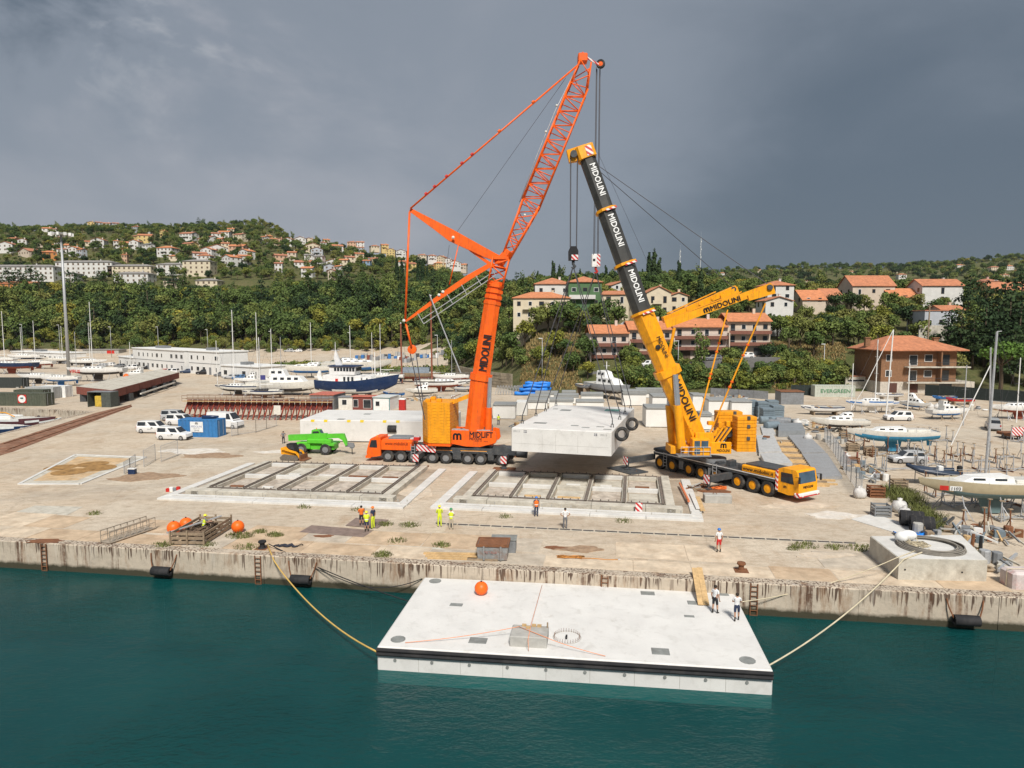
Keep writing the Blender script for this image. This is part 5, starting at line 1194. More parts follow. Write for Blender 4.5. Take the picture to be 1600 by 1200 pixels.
t=item('orange_hose','tangled orange hose lying on the apron near the quay edge','hose',895,872,-6);q=random.Random(3);mb=MB();mb.tube([(q.uniform(-1.2,.9),q.uniform(-.3,.3),.06+q.uniform(0,.06))for _ in range(30)]+[(1.5,-.05,.05),(2.4,-.2,.05),(3.2,-.1,.05)],.03,5);mb.obj('hose',M('orange_hose_rubber',(.55,.24,.06),.7),t,True);mb=MB();mb.cyl((3.2,-.1,.05),(3.35,-.08,.05),.05,.05,8);mb.obj('coupling',galv,t)
t=item('dark_net','dark bundled net lying right of the black bollard','net',446,855,-5);q=random.Random(4);mb=MB();mb.tube([(-.9+k*.12,.15*math.sin(k*1.3)+q.uniform(-.1,.1),.08+q.uniform(0,.08))for k in range(16)],[.05+.09*math.sin(k*.2)for k in range(16)],6);mb.obj('bundle',M('dark_net_cord',(.03,.032,.045),.9),t,True);mb=MB();mb.tube([(.9,.1,.1),(1.15,.25,.2),(1.2,.4,.08)],.04,5);mb.obj('loose_end',black,t)
# ================================================================ vehicles
carglass=MG('car_glass',(.025,.03,.035),.06);carblack=M('black_car_trim',(.02,.02,.02),.6);alloy=M('alloy_rim',(.34,.34,.35),.35,.5);lampw=M('headlamp_glass',(.6,.6,.62),.15);lampr=M('tail_lamp',(.35,.015,.015),.25)
CARCOL={k:M('car_paint_'+k,c,.25,0,.06,1,dirt=tuple(q*.6+.05 for q in c),dscale=.8,damt=.25)for k,c in dict(white=(.72,.72,.71),silver=(.42,.43,.44),grey=(.16,.165,.175),black=(.022,.022,.025),navy=(.03,.05,.10),red=(.4,.03,.025),beige=(.5,.47,.4),blue=(.06,.15,.3)).items()}
CARK=dict(  # L, W, H, hood end, windscreen top, roof end, rear base, belt, hood height
 hatch=(4.1,1.74,1.50,1.05,1.75,3.65,4.02,.92,.86),suv=(4.5,1.84,1.70,1.25,1.95,4.1,4.42,1.03,1.0),estate=(4.7,1.82,1.50,1.35,2.1,4.3,4.62,.93,.88),
 sedan=(4.6,1.82,1.45,1.35,2.1,3.45,4.1,.92,.86),van=(4.75,1.83,1.88,.95,1.75,4.6,4.72,1.12,1.08),bigvan=(5.9,2.05,2.55,.75,1.55,5.8,5.88,1.45,1.25))
CM={}
def car(label,kind,col,loc,rz,detail=True,signs=False,group=None):
    L_,W_,Hh,h1,w1,r1,rb,bz,hz=CARK[kind];w=W_/2
    key=(kind,col)
    if key not in CM:
        ms={};X=lambda x:L_/2-x
        # body: longitudinal sections lofted nose to tail
        secs=[]
        for x,ww,zb,zt in ((0.0,.80,.35,.58),(.06,.90,.22,hz-.16),(.35,.97,.18,hz-.06),(h1,1,.18,hz),(h1+.2,1,.18,bz),(L_-.5,1,.18,bz+.02),(L_-.12,.97,.22,bz-.02),(L_,.90,.35,bz-.12)):
            hw=w*ww;secs.append([(X(x),-hw*.9,zb),(X(x),-hw,zb+.16),(X(x),-hw,zt-.14),(X(x),-hw*.90,zt),(X(x),hw*.90,zt),(X(x),hw,zt-.14),(X(x),hw,zb+.16),(X(x),hw*.9,zb)])
        mb=MB();mb.loft(secs)
        g=[[(X(h1-.02),-w*.86,bz-.06),(X(h1-.02),w*.86,bz-.06)],[(X(w1),-w*.70,Hh-.05),(X(w1),w*.70,Hh-.05)],[(X((w1+r1)/2),-w*.72,Hh),(X((w1+r1)/2),w*.72,Hh)],[(X(r1),-w*.70,Hh-.06),(X(r1),w*.70,Hh-.06)],[(X(rb),-w*.86,bz-.06),(X(rb),w*.86,bz-.06)]]
        vs=[p for s_ in g for p in s_]
        base=[(X((h1+rb)/2-.2),-w*.92,bz-.02),(X((h1+rb)/2-.2),w*.92,bz-.02)]
        mb.add(vs+base,[(0,2,3,1),(2,4,5,3),(4,6,7,5),(6,8,9,7),(0,10,4,2),(10,8,6,4),(1,3,5,11),(11,5,7,9)])
        ms['body']=(mb.mesh('body',CARCOL[col],30),[])
        def pane(pts,off):q=MB();q.add([Vector(p)+Vector(off)for p in pts],[tuple(range(len(pts)))]);return q.mesh('window',carglass)
        def lp(a,b,t):return tuple(a[i]+(b[i]-a[i])*t for i in range(3))
        ws=[lp(vs[0],vs[2],.12),lp(vs[1],vs[3],.12),lp(vs[1],vs[3],.95),lp(vs[0],vs[2],.95)];ms['windscreen']=(pane(ws,(.02,0,.02)),[])
        rw=[lp(vs[8],vs[6],.25),lp(vs[9],vs[7],.25),lp(vs[9],vs[7],.9),lp(vs[8],vs[6],.9)];ms['rear_window']=(pane(rw,(-.02,0,.015)),[])
        for sgn in (-1,1):
            yb_,yt=sgn*(w*.90+.012),sgn*(w*.725+.012);n_=2 if kind!='bigvan' else 1
            for k in range(n_):
                xa,xb=(h1+.45,(w1+r1)/2+.02)if k==0 else ((w1+r1)/2+.10,r1-.06)
                if kind=='bigvan':xb=xa+.9
                zb,zt2=bz+.05,Hh-.15;f0,f1=.12,.9
                ya=yb_+(yt-yb_)*f0;yc_=yb_+(yt-yb_)*f1
                ms['side_window%d%d'%(sgn,k)]=(pane([(X(xa),ya,zb),(X(xb),ya,zb),(X(xb),yc_,zt2),(X(max(xa,w1+.08)if k==0 else xa),yc_,zt2)],(0,0,0)),[])
            q=MB();q.bevbox(X(.34),X(.05),sgn*w*.72-.17,sgn*w*.72+.17,hz-.32,hz-.14,.03);ms['headlight%d'%sgn]=(q.mesh('headlight',lampw),[])
            q=MB();q.bevbox(X(L_+.01),X(L_-.12),sgn*w*.84-.1,sgn*w*.84+.1,bz-.35,bz-.08,.03);ms['tail_light%d'%sgn]=(q.mesh('tail_light',lampr),[])
        q=MB();q.box(X(L_+.015),X(L_-.3),-w*.9,w*.9,.3,.42);q.box(X(.28),X(-.015),-w*.82,w*.82,.26,.44);ms['bumper']=(q.mesh('bumper',carblack),[])
        CM[key]=ms
    t=thing(kind if 'van' in kind else 'parked_car',label,'van' if 'van' in kind else 'car',loc,rz,group);t.name='van' if 'van' in kind else 'parked_car'
    for n_,(me,_)in CM[key].items():
        if not detail and n_[:4]in ('head','tail','bump'):continue
        nm=n_.rstrip('-0123456789');put(nm,me,t)
    r_=.32 if kind not in ('suv','bigvan','van')else .35
    for x in (L_/2-.82,-L_/2+.80):
        for sgn in (-1,1):wheel(t,x,sgn*(w-.09),r_,r_,.22,alloy,sgn)
    if signs:
        for sgn in (-1,1):lettering(t,'MIDOLINI',.11,(-.2,sgn*(w+.004),.66),(-sgn,0,0)if sgn>0 else (1,0,0),(0,0,1),letterblk,depth=.01);mlogo(t,.22,(.2,sgn*(w+.004),.86),(-sgn,0,0)if sgn>0 else (1,0,0),(0,0,1),letterblk)
    return t
def carp(label,kind,col,px,py,deg,detail=True,signs=False,z=None):
    loc=P(px,py)if z is None else T(px,py);loc=Vector(loc)
    if z is None and loc.y>262:loc.z=max(0,tz(loc.x,loc.y))
    return car(label,kind,col,loc,R(deg),detail,signs)
carp('white crew van with black lettering in front of the blue container','van','white',273,686.5,-8,signs=True)
carp('white crew van half hidden behind the front van','van','white',241,676,-5,signs=True)
carp('white panelled minibus behind the blue container, front one','van','white',284,664,-8);carp('grey and white van behind the two crew vans','van','silver',275,657,-8)
carp('large white delivery van parked behind the blue container','bigvan','white',352,668,-15)
carp('white SUV in the right boat yard below the brown house','suv','white',1403,657,176);carp('silver hatchback under the blue bottomed sailboat','hatch','silver',1418,723,175);carp('silver people carrier parked at the right edge of the boat yard','van','silver',1551,671,60)
for lab,k,c,px,py,d in (('white van parked by the left white office building','van','white',206,577,180),('long black estate car beside the white van at the left office','estate','black',232,577,180),('dark blue estate car in front of the right white office','estate','navy',293,583,200),('black SUV in the middle in front of the right white office','suv','black',318,585,190),('dark grey hatchback at the right end of the office cars','hatch','grey',345,588,190),
    ('silver car between the two masts at the far left parking','hatch','silver',160,573,170),('white car at the far left parking behind the racing yacht','hatch','white',172,572,170),('grey car at the far left parking near the lamp mast','hatch','grey',187,574,170)):carp(lab,k,c,px,py,d,False)
for i,(k,c,px,py)in enumerate((('van','white',412,556),('hatch','black',426,560),('suv','black',434,558),('van','silver',444,553),('van','white',472,552),('estate','white',503,552),('hatch','silver',395,553))):carp('%s %s in the far car park, %s from the left'%(dict(white='white',black='black',silver='silver')[c],'van' if k=='van' else 'car',nth(sorted((395,412,426,434,444,472,503)).index(px)+1)),k,c,px,py,180,False)
# caravans
def caravan(label,px,py,l,rz):
    loc=P(px,py);loc.z=max(0,tz(loc.x,loc.y));t=thing('camper',label,'camper',loc,R(rz));mb=MB();mb.prism([(-l/2,.6),(-l/2,2.4),(-l/2+.4,2.8),(l/2-.2,2.8),(l/2,2.2),(l/2+.5,1.5),(l/2+.5,.6)],-1.1,1.1);mb.obj('camper_body',white,t)
    for k in range(3):mb=MB();mb.box(-l/2+.6+k*l/3.4,-l/2+1.6+k*l/3.4,-1.12,-1.1,1.5,2.2);mb.obj('window',carglass,t)
    for x in (-l/3,l/3):wheel(t,x,-1.0,.35,.35,.25,alloy,-1);wheel(t,x,1.0,.35,.35,.25,alloy,1)
for i,(px,py,l)in enumerate(((418,553,7),(432,550,7),(455,553,6.5),(480,551,7),(506,549,6.5))):caravan('white camper in the far car park, %s camper from the left'%nth(i+1),px,py,l,178)
# on the terrace road by the long townhouse: placed after the houses

# ---------------------------------------------------------------- green telehandler
t=item('telehandler','bright green telescopic handler with its jib and hook pointing right','telehandler',497,708,-6)
for x in (-1.75,1.45):
    for y,sd in ((-1.05,-1),(1.05,1)):wheel(t,x,y,.72,.72,.5,mgrey,sd)
mb=MB();mb.bevbox(-2.6,2.5,-.85,.85,.65,1.45,.1);mb.bevbox(-2.5,-.6,-1.15,-.5,.8,1.6,.08);mb.bevbox(1.0,2.6,-1.2,1.2,1.2,1.5,.06);mb.obj('chassis',greenm,t)
mb=MB();mb.bevbox(-1.0,2.2,-1.2,-.3,1.5,2.0,.08);mb.obj('engine_cover',greenm,t)
mb=MB();mb.prism([(-.9,1.6),(-.75,3.0),(.2,3.05),(.75,2.1),(.8,1.6)],-.1,.85);cb_=mb.obj('cab',greenm,t)
mb=MB();mb.prism([(-.7,2.15),(-.6,2.85),(.15,2.9),(.55,2.15)],-.13,-.1);mb.obj('side_window',carglass,cb_);mb=MB();mb.add([(.79,-.02,2.12),(.79,.77,2.12),(.26,.77,2.98),(.26,-.02,2.98)],[(0,1,2,3)]);mb.obj('windscreen',bglass,cb_)
mb=MB();mb.beam((-3.6,-.55,2.05),(1.5,-.55,2.35),.55,.75);mb.obj('boom_base',greenm,t);mb=MB();mb.beam((1.5,-.55,2.35),(3.5,-.55,2.45),.42,.55);mb.obj('boom_extension',greenm,t)
mb=MB();mb.prism([(3.2,2.7),(3.75,2.7),(4.25,1.3),(4.0,1.15),(3.55,1.9),(3.1,2.15)],-.8,-.3);mb.obj('boom_head',greenm,t)
mb=MB();mb.beam((3.9,-.55,1.3),(5.0,-.55,1.25),.3,.55);mb.lathe([(.36,-.1),(.36,.1)],(4.75,-.55,1.15),12,'y');mb.obj('winch_attachment',mgrey,t);mb=MB();mb.tube([(4.75,-.55,.8),(4.75,-.55,.3),(4.85,-.55,.15)],.06,6);mb.obj('hook',black,t)
mb=MB();mb.cyl((-.3,.4,3.05),(-.3,.4,3.25),.07,.06,8);mb.obj('beacon',cwyel,t)
# yellow compact loader
t=item('compact_loader','small yellow and black tracked loader in front of the green telehandler','loader',458,718,-10)
for y in (-.85,.55):
    mb=MB();mb.prism([(-1.2,.1),(-1.35,.35),(-.9,.75),(.7,.6),(1.15,.3),(1.0,.05),(-1.0,.05)],y,y+.32);mb.obj('track',M('dusty_track_rubber',(.14,.12,.10),.9,var=.4,scale=8),t)
mb=MB();mb.prism([(-1.3,.7),(-1.35,1.5),(-.6,1.62),(.2,1.0),(.6,.6)],-.5,.5);mb.obj('engine_body',yellow,t);mb=MB();mb.prism([(-.55,1.0),(-.6,2.0),(.3,2.05),(.65,1.1),(.5,.7)],-.46,.46);c2=mb.obj('cab_cage',black,t);mb=MB();mb.prism([(-.4,1.3),(-.45,1.9),(.2,1.92),(.45,1.3)],-.48,-.46);mb.obj('side_mesh',carglass,c2)
for y in (-.75,.63):mb=MB();mb.beam((-1.1,y,1.5),(.9,y,1.0),.12,.22);mb.beam((.9,y,1.0),(1.35,y,.3),.12,.2);mb.obj('lift_arm',yellow,t)
mb=MB();mb.prism([(1.3,.05),(1.3,.75),(1.45,.75),(1.5,.2),(2.0,.1),(2.0,.05)],-.95,.95);mb.obj('bucket',rust,t)

# ================================================================ boats
def hull_obj(root,L_,B,D,z0,mats,wl=.45,tr=.75,rake=.12,sheer=.18,stripe=None,full=.5,name='hull',fine=2.2):
    N_,K=16,7;secs=[];sh=[]
    for i in range(N_+1):
        t=i/N_
        b=B/2*(tr+(1-tr)*math.sin(min(1,t/.4)*math.pi/2))if t<.4 else B/2*max(.02,1-((t-.4)/.6)**fine)
        zs=z0+D*(1+sheer*((t-.35)/.65)**2*(1 if t>.35 else .35));zk=z0+D*(.75*max(0,(t-.62)/.38)**2.2+.28*max(0,(.3-t)/.3)**1.5)
        row=[]
        for s in range(-K,K+1):
            a=(1-abs(s)/K)*math.pi/2;y=b*math.cos(a)**full*(1 if s>0 else -1);z=zs-(zs-zk)*math.sin(a)
            if s==0:y=0
            x=(t-.5)*L_+rake*L_*max(0,t-.75)/.25*(z-z0)/(D*1.2)*.5
            row.append((x,y,z))
        secs.append(row);sh.append((b,zs,(t-.5)*L_+rake*L_*max(0,t-.75)/.25*.5*(zs-z0)/(D*1.2)))
    mb=MB();mb.loft(secs,cap=False,closed=False);mb.f.append(tuple(range(2*K+1)));mb.m.append(0)
    for fi_,f in enumerate(mb.f):
        z=sum(mb.v[k][2]for k in f)/len(f);ztop=max(mb.v[k][2]for k in f);mb.m[fi_]=1 if z<z0+D*wl else 0
        if stripe and abs(z-(z0+D*stripe))<D*.09:mb.m[fi_]=2
    h=mb.obj(name,mats,root,50)
    dk=MB();pts=[(x*.985,-b*.97,z-.06)for b,z,x in sh]+[(x*.985,b*.97,z-.06)for b,z,x in reversed(sh)];n_=len(sh)
    dk.add(pts,[(i,i+1,2*n_-2-i,2*n_-1-i)for i in range(n_-1)]);dk.obj('deck',offwhite if len(mats)<4 else mats[3],root)
    return sh
def stands(root,L_,B,z,n=3,m=None):
    for k in range(n):
        x=(k/(n-1)-.5)*L_*.55
        for s in (-1,1):
            mb=MB();mb.tube([(x,s*B*.62,0),(x,s*B*.36,z+.35)],.05,5);mb.tube([(x-.35,s*B*.72,0),(x,s*B*.5,z*.7)],.035,4);mb.tube([(x+.35,s*B*.72,0),(x,s*B*.5,z*.7)],.035,4);mb.obj('prop',m or galv,root)
def cabin(root,x0,x1,w,z0,h,mats=None,win=4,taper=.5,name='cabin'):
    mb=MB();mb.loft([[(x0,-w/2,z0),(x1,-w*.36,z0),(x1,w*.36,z0),(x0,w/2,z0)],[(x0+.1,-w/2*.88,z0+h),(x1-taper,-w*.30,z0+h*.85),(x1-taper,w*.30,z0+h*.85),(x0+.1,w/2*.88,z0+h)]]);c_=mb.obj(name,mats or white,root)
    for k in range(win):
        for s in (-1,1):
            f0,f1=(k+.25)/win*.8+.05,(k+.8)/win*.8+.05;wy=lambda f:s*((w/2)*(1-f)+w*.36*f)*.955+s*.012
            q=MB();q.add([(x0+(x1-x0)*f0,wy(f0),z0+h*.38),(x0+(x1-x0)*f1,wy(f1),z0+h*.38),(x0+(x1-x0)*f1,wy(f1)*.965,z0+h*.72),(x0+(x1-x0)*f0,wy(f0)*.965,z0+h*.72)],[(0,1,2,3)]);q.obj('window',carglass,c_)
    return c_
def mast_part(root,x,z,h,L_,boom=True,mat=None,bowx=None,zd=0,lean=0):
    mat=mat or white;mb=MB();mb.tube([(x,0,z),(x+lean,0,z+h)],[.11,.08],7);m_=mb.obj('mast',mat,root)
    for f in (.45,.72):
        mb=MB();mb.tube([(x+lean*f,-.75,z+h*f),(x+lean*f,.75,z+h*f)],.03,4);mb.obj('spreader',mat,m_)
    if boom:mb=MB();mb.tube([(x,0,z+1.4),(x-L_*.33,0,z+1.45)],.08,6);mb.obj('boom',mat,m_)
    mb=MB()
    for e in ((L_*.5,0,zd),(-L_*.49,0,zd)):mb.tube([(x+lean,0,z+h),e],.014,4)
    for s in (-1,1):mb.tube([(x+lean,0,z+h),(x+lean*.45,s*.75,z+h*.45),(x-.1,s*1.25,zd)],.014,4)
    mb.obj('rigging',steelrope,m_);return m_
def sailboat(label,px,py,L_,deg,hullc,bottom,mast_h=0,z0=1.35,stripe=None,mx=.08,deckc=None,keel=True,win=4,mastmat=None,lean=0,loc=None,wl=.42):
    t=thing('sailing_boat',label,'boat',loc or P(px,py),R(deg));B=L_*.3;D=L_*.105+.25
    sh=hull_obj(t,L_,B,D,z0,[hullc,bottom]+([stripe[1]]if stripe else [navy]),wl,.72,.10,.15,stripe[0]if stripe else None)
    if keel:
        mb=MB();mb.loft([[(-L_*.10,-.16,z0+.2),(L_*.10,-.16,z0+.2),(L_*.10,.16,z0+.2),(-L_*.10,.16,z0+.2)],[(-L_*.08,-.12,.12),(L_*.05,-.12,.12),(L_*.05,.12,.12),(-L_*.08,.12,.12)]]);mb.obj('keel',bottom,t)
        mb=MB();mb.prism([(-L_*.46,z0+D*.5),(-L_*.39,z0+D*.3),(-L_*.40,z0-.55),(-L_*.45,z0-.55)],-.05,.05);mb.obj('rudder',bottom,t)
    zd=z0+D-.05;cabin(t,-L_*.12,L_*.26,B*.6,zd,.55,deckc or white,win,1.0)
    mb=MB();mb.bevbox(-L_*.40,-L_*.14,-B*.24,B*.24,zd,zd+.28,.05);mb.obj('cockpit_coaming',offwhite,t)
    mb=MB()
    for s in (-1,1):
        pts=[(-L_*.47,s*B*.34,zd+.62),(-L_*.2,s*B*.46,zd+.62),(L_*.1,s*B*.46,zd+.66),(L_*.36,s*B*.26,zd+.75),(L_*.50,0,zd+.85)];mb.tube(pts,.016,4)
        for p in pts:mb.tube([p,(p[0],p[1],zd)],.016,4)
    mb.obj('guard_rail',galv,t)
    if mast_h:mast_part(t,L_*mx,zd,mast_h,L_,bowx=L_*.5,zd=zd,mat=mastmat,lean=lean)
    stands(t,L_,B,z0);return t
def motorboat(label,px,py,L_,deg,hullc,bottom,z0=.7,house=1.3,name='motor_boat',loc=None,win=3,stripe=None):
    t=thing(name,label,'boat',loc or P(px,py),R(deg));B=L_*.32;D=L_*.12+.2;hull_obj(t,L_,B,D,z0,[hullc,bottom,navy],.38,.92,.14,.22,stripe,.4)
    zd=z0+D-.03;cabin(t,-L_*.18,L_*.28,B*.74,zd,house*.62,white,win,1.3);cabin(t,-L_*.2,L_*.02,B*.62,zd+house*.58,house*.6,white,2,.6,'flybridge')
    stands(t,L_,B,z0,3,oldtimber);return t
def skiff(label,px,py,L_,deg,hullc,bottom,z0=.35,name='dinghy',loc=None,cover=None,engine=False):
    t=thing(name,label,'boat',loc or P(px,py),R(deg));B=L_*.36;D=L_*.13+.1;hull_obj(t,L_,B,D,z0,[hullc,bottom,navy],.25,.8,.1,.25,.88,.5)
    for k in (-.2,.12):mb=MB();mb.bevbox(L_*k,L_*k+.35,-B*.44,B*.44,z0+D-.1,z0+D+.02,.02);mb.obj('thwart',timber,t)
    if cover:mb=MB();mb.loft([[(L_*(q/8-.5)*.95,y*B*.5*max(.05,1-max(0,(q/8-.4)/.6)**2),z0+D*1.02+hh*(1-abs(y))+.05)for y,hh in ((-1,0),(-.5,.35),(0,.5),(.5,.35),(1,0))]for q in range(9)],cap=False,closed=False);mb.obj('cover',cover,t,True)
    if engine:mb=MB();mb.bevbox(-L_*.5-.35,-L_*.5+.05,-.2,.2,z0+D-.1,z0+D+.55,.08);mb.box(-L_*.5-.25,-L_*.5-.1,-.07,.07,z0-.3,z0+D-.1);mb.obj('outboard_engine',black,t)
    for x in (-L_*.3,L_*.25):mb=MB();mb.box(x-.12,x+.12,-B*.4,B*.4,0,z0+.12);mb.obj('chock',oldtimber,t)
    return t
# far left
sailboat('navy sailing yacht with a rust red bottom on props at the far left',18,584,17,178,navy,anti,17,1.7,mx=.12)
o=sailboat('white racing yacht with red lettering on its bow near the tall lamp mast',153,596,15.5,184,white,antid,19,2.0)
lettering(o,'VIRUS',.9,(5.4,1.55,3.05),(-1,.32,0),(0,0,1),redm,width=3.6,bold=.03,depth=.02);lettering(o,'VIRUS',.9,(5.4,-1.55,3.05),(1,.32,0),(0,0,1),redm,width=3.6,bold=.03,depth=.02)
sailboat('white yacht far behind the racing yacht with a short mast',137,575,13,5,white,antid,14,1.4);sailboat('pale yacht under a navy cover behind the far left navy yacht',40,566,14,182,white,navy,12,1.4,mx=.1);sailboat('white yacht cut by the left picture edge with a tall mast',-4,572,14,182,white,anti,19,1.5)
# slip
zw=-2.1
o=thing('working_boat','maroon and white wooden working boat moored in the left slip','boat',P(20,665,zw)+Vector((0,0,0)),R(-12));hull_obj(o,17,4.2,1.9,zw*0-.5,[M('maroon_hull',(.10,.035,.04),.6,var=.25),antid,white],.1,.6,.12,.3,.86,.5);mb=MB();mb.bevbox(-6,1.0,-1.4,1.4,1.3,1.9,.1);mb.obj('deck_canopy',white,o);mb=MB();mb.tube([(-6,-1.3,1.9),(-3,-1.3,2.6),(0,-1.3,2.6),(2,-1.3,1.9)],.09,6);mb.obj('yellow_rail',cwyel,o)
o=thing('moored_barge','dark hulled boat with a white rail lying outside the maroon boat in the slip','boat',P(-2,676,zw),R(-10));hull_obj(o,13,3.6,1.7,-.5,[navy,antid,white],.05,.8,.08,.15,.9,.4)
skiff('small white dinghy with a black outboard moored in the slip',82,658,4.4,12,white,white,-.15,loc=P(82,658,zw)+Vector((0,0,.1)),engine=True)
# centre left
sailboat('beige sailing yacht with a furled jib standing near the offices',372,618,10.5,172,offwhite,antid,17.5,1.0,(.93,navy));sailboat('small double ended yacht with dark canvas beside the beige yacht',412,622,8.6,186,offwhite,antid,12,.55,(.9,navy),deckc=antid)
o=motorboat('large white motor yacht with dark side windows left of the blue trawler',448,617,17.5,-4,offwhite,antid,.8,2.6,'motor_yacht',win=4)
mb=MB();mb.box(-5.2,-4.0,-2.32,-2.28,3.7,4.8);mb.obj('blue_panel',M('blue_canvas',(.06,.06,.22),.7),o)
motorboat('small white cabin boat behind the beige yacht by the offices',392,602,7.5,182,white,antid,.7,1.6)
motorboat('long boat with royal blue underside behind the motor yacht',483,590,17,182,offwhite,bluem,1.4,1.0);motorboat('long blue bottomed yacht behind the blue trawler wheelhouse',556,585,21,4,offwhite,bluem,1.4,1.1)
for i,(px,py,h)in enumerate(((462,588,0),(487,588,17),(548,588,16),(403,592,20))):
    if h:t=thing('bare_mast','bare white mast among the boats, %s'%('','left of the blue trawler','behind the blue trawler','beside the right white office')[i],'mast',P(px,py));mb=MB();mb.tube([(0,0,0),(0,0,h)],[.12,.08],7);mb.obj('mast_tube',white,t);mb=MB();mb.tube([(-.7,0,h*.6),(.7,0,h*.6)],.03,4);mb.obj('spreader',white,t)
# trawler
tl=thing('blue_trawler','big navy blue trawler with white wheelhouse standing ashore','boat',P(555,626),R(-9));tmx=M('trawler_white',(.74,.74,.73),.45,dirt=(.5,.48,.44),damt=.3)
hull_obj(tl,17.5,5.2,2.9,1.5,[navy,M('trawler_bottom',(.05,.08,.14),.7),white,offwhite],.16,.55,.12,.52,.22,.45)
mb=MB();mb.loft([[(-6.4,-2.0,3.9),(4.6,-1.55,3.9),(4.6,1.55,3.9),(-6.4,2.0,3.9)],[(-6.4,-2.0,5.7),(4.2,-1.5,5.5),(4.2,1.5,5.5),(-6.4,2.0,5.7)]]);hs_=mb.obj('deckhouse',tmx,tl)
mb=MB();mb.loft([[(-5.0,-1.8,5.7),(.6,-1.7,5.7),(.6,1.7,5.7),(-5.0,1.8,5.7)],[(-5.0,-1.8,7.5),(1.0,-1.7,7.5),(1.0,1.7,7.5),(-5.0,1.8,7.5)]]);wh=mb.obj('wheelhouse',tmx,tl)
mb=MB();mb.bevbox(-5.3,1.3,-2.05,2.05,7.5,7.72,.06);mb.obj('wheelhouse_roof',navy,wh)
for k in range(7):mb=MB();mb.box(-3.9+k*.68,-3.4+k*.68,-1.83,-1.74,6.55,7.3);mb.obj('window',carglass,wh)
for k in range(4):mb=MB();mb.box(.97,1.03,-1.4+k*.75,-.85+k*.75,6.5,7.3);mb.obj('window',carglass,wh)
for x in (-1.8,-.9,0):mb=MB();mb.box(x,x+.4,-1.98,-1.7,4.45,5.3);mb.obj('window',carglass,hs_)
for x in (2.2,3.4):mb=MB();mb.lathe([(.18,-.05),(.18,.02),(.001,.02)],(x,-1.68,4.9),10,'y');mb.obj('porthole',black,hs_)
mb=MB();mb.prism([(-4.2,7.7),(-4.6,9.4),(-4.3,10.8),(-4.1,10.8),(-3.6,9.4),(-2.8,7.7)],-.25,.25);mb.obj('funnel_mast',tmx,tl);mb=MB();mb.tube([(-4.3,0,10.7),(-4.3,0,12.2)],.07,6);mb.tube([(-5.2,0,10.9),(-3.4,0,10.9)],.05,5);mb.obj('radar_spar',white,tl)
mb=MB();mb.tube([(4.6,0,4.5),(4.6,0,10.6)],[.14,.1],8);mb.tube([(4.1,0,8.2),(5.1,0,8.2)],.05,5);mb.obj('foremast',white,tl)
mb=MB();mb.prism([(-8.2,4.0),(-8.6,5.6),(-8.1,6.6),(-7.8,6.6),(-7.6,5.2),(-7.0,4.0)],-.2,.2);mb.obj('stern_post',white,tl);mb=MB();mb.box(-3.6,-3.0,-2.06,-1.99,4.0,4.9);mb.obj('lifebelt_box',redm,tl)
mb=MB()
for s in (-1,1):
    pts=[(2.2,s*1.9,5.6),(5,s*1.4,6.1),(7.6,s*.6,6.7)];mb.tube(pts,.035,4)
    for p in pts:mb.tube([p,(p[0],p[1],p[2]-1.0)],.03,4)
mb.obj('bow_rail',galv,tl)
for k in range(5):
    mb=MB();x=-6+k*3;mb.box(x-.3,x+.3,-1.2,1.2,0,1.6);mb.obj('chock',oldtimber,tl)
# old wooden boats
sailboat('long white wooden hull with brown underside right of the trawler',690,612,13,3,white,anti,0,1.1,(.85,antid));t=sailboat('old timber sailing hull under a grey tarpaulin with two brown masts',650,597,14,178,oldtimber,anti,0,1.0)
mb=MB();mb.loft([[(-4+q*1.1,y,z)for y,z in ((-1.6,2.6),(-.9,3.6),(0,4.3),(.9,3.6),(1.6,2.6))]for q in range(8)],cap=False,closed=False);mb.obj('tarpaulin',tarp,t,True)
for i,(px,pyt,pyb,lab)in enumerate(((626,505,598,'shorter brown wooden mast standing behind the orange tackle block'),(673,462,600,'taller brown wooden mast left of the orange crane boom'))):
    b=P(px+2,pyb);tp=PY(px,pyt,b.y);t=thing('wooden_mast',lab,'mast',b);mb=MB();mb.tube([(0,0,0),tp-b],[.28,.2],8);mb.obj('spar',M('varnished_spar',(.24,.085,.05),.6,var=.2),t);mb=MB();mb.ball(tp-b,.22,8,6);mb.obj('mast_cap',white,t)
    mb=MB()
    for s in (-2.2,2.2):mb.tube([(tp-b)*.9,(s,.4,1.2)],.025,4)
    mb.obj('shroud',steelrope,t)
# centre
o=motorboat('grey motor launch with white wheelhouse facing the camera behind the hanging pontoon',951,622,15,-66,M('grey_hull',(.33,.35,.37),.5,var=.1),antid,1.2,2.5,'motor_launch');mb=MB();mb.tube([(-1,0,5),(-1,0,8.2)],.09,6);mb.tube([(-1,-.8,7.2),(-1,.8,7.2)],.04,4);mb.obj('mast',white,o)
skiff('small grey upturned hull on stands left of the grey launch',912,618,6.0,-70,M('grey_hull',(.3,.3,.3)),antid,1.7)
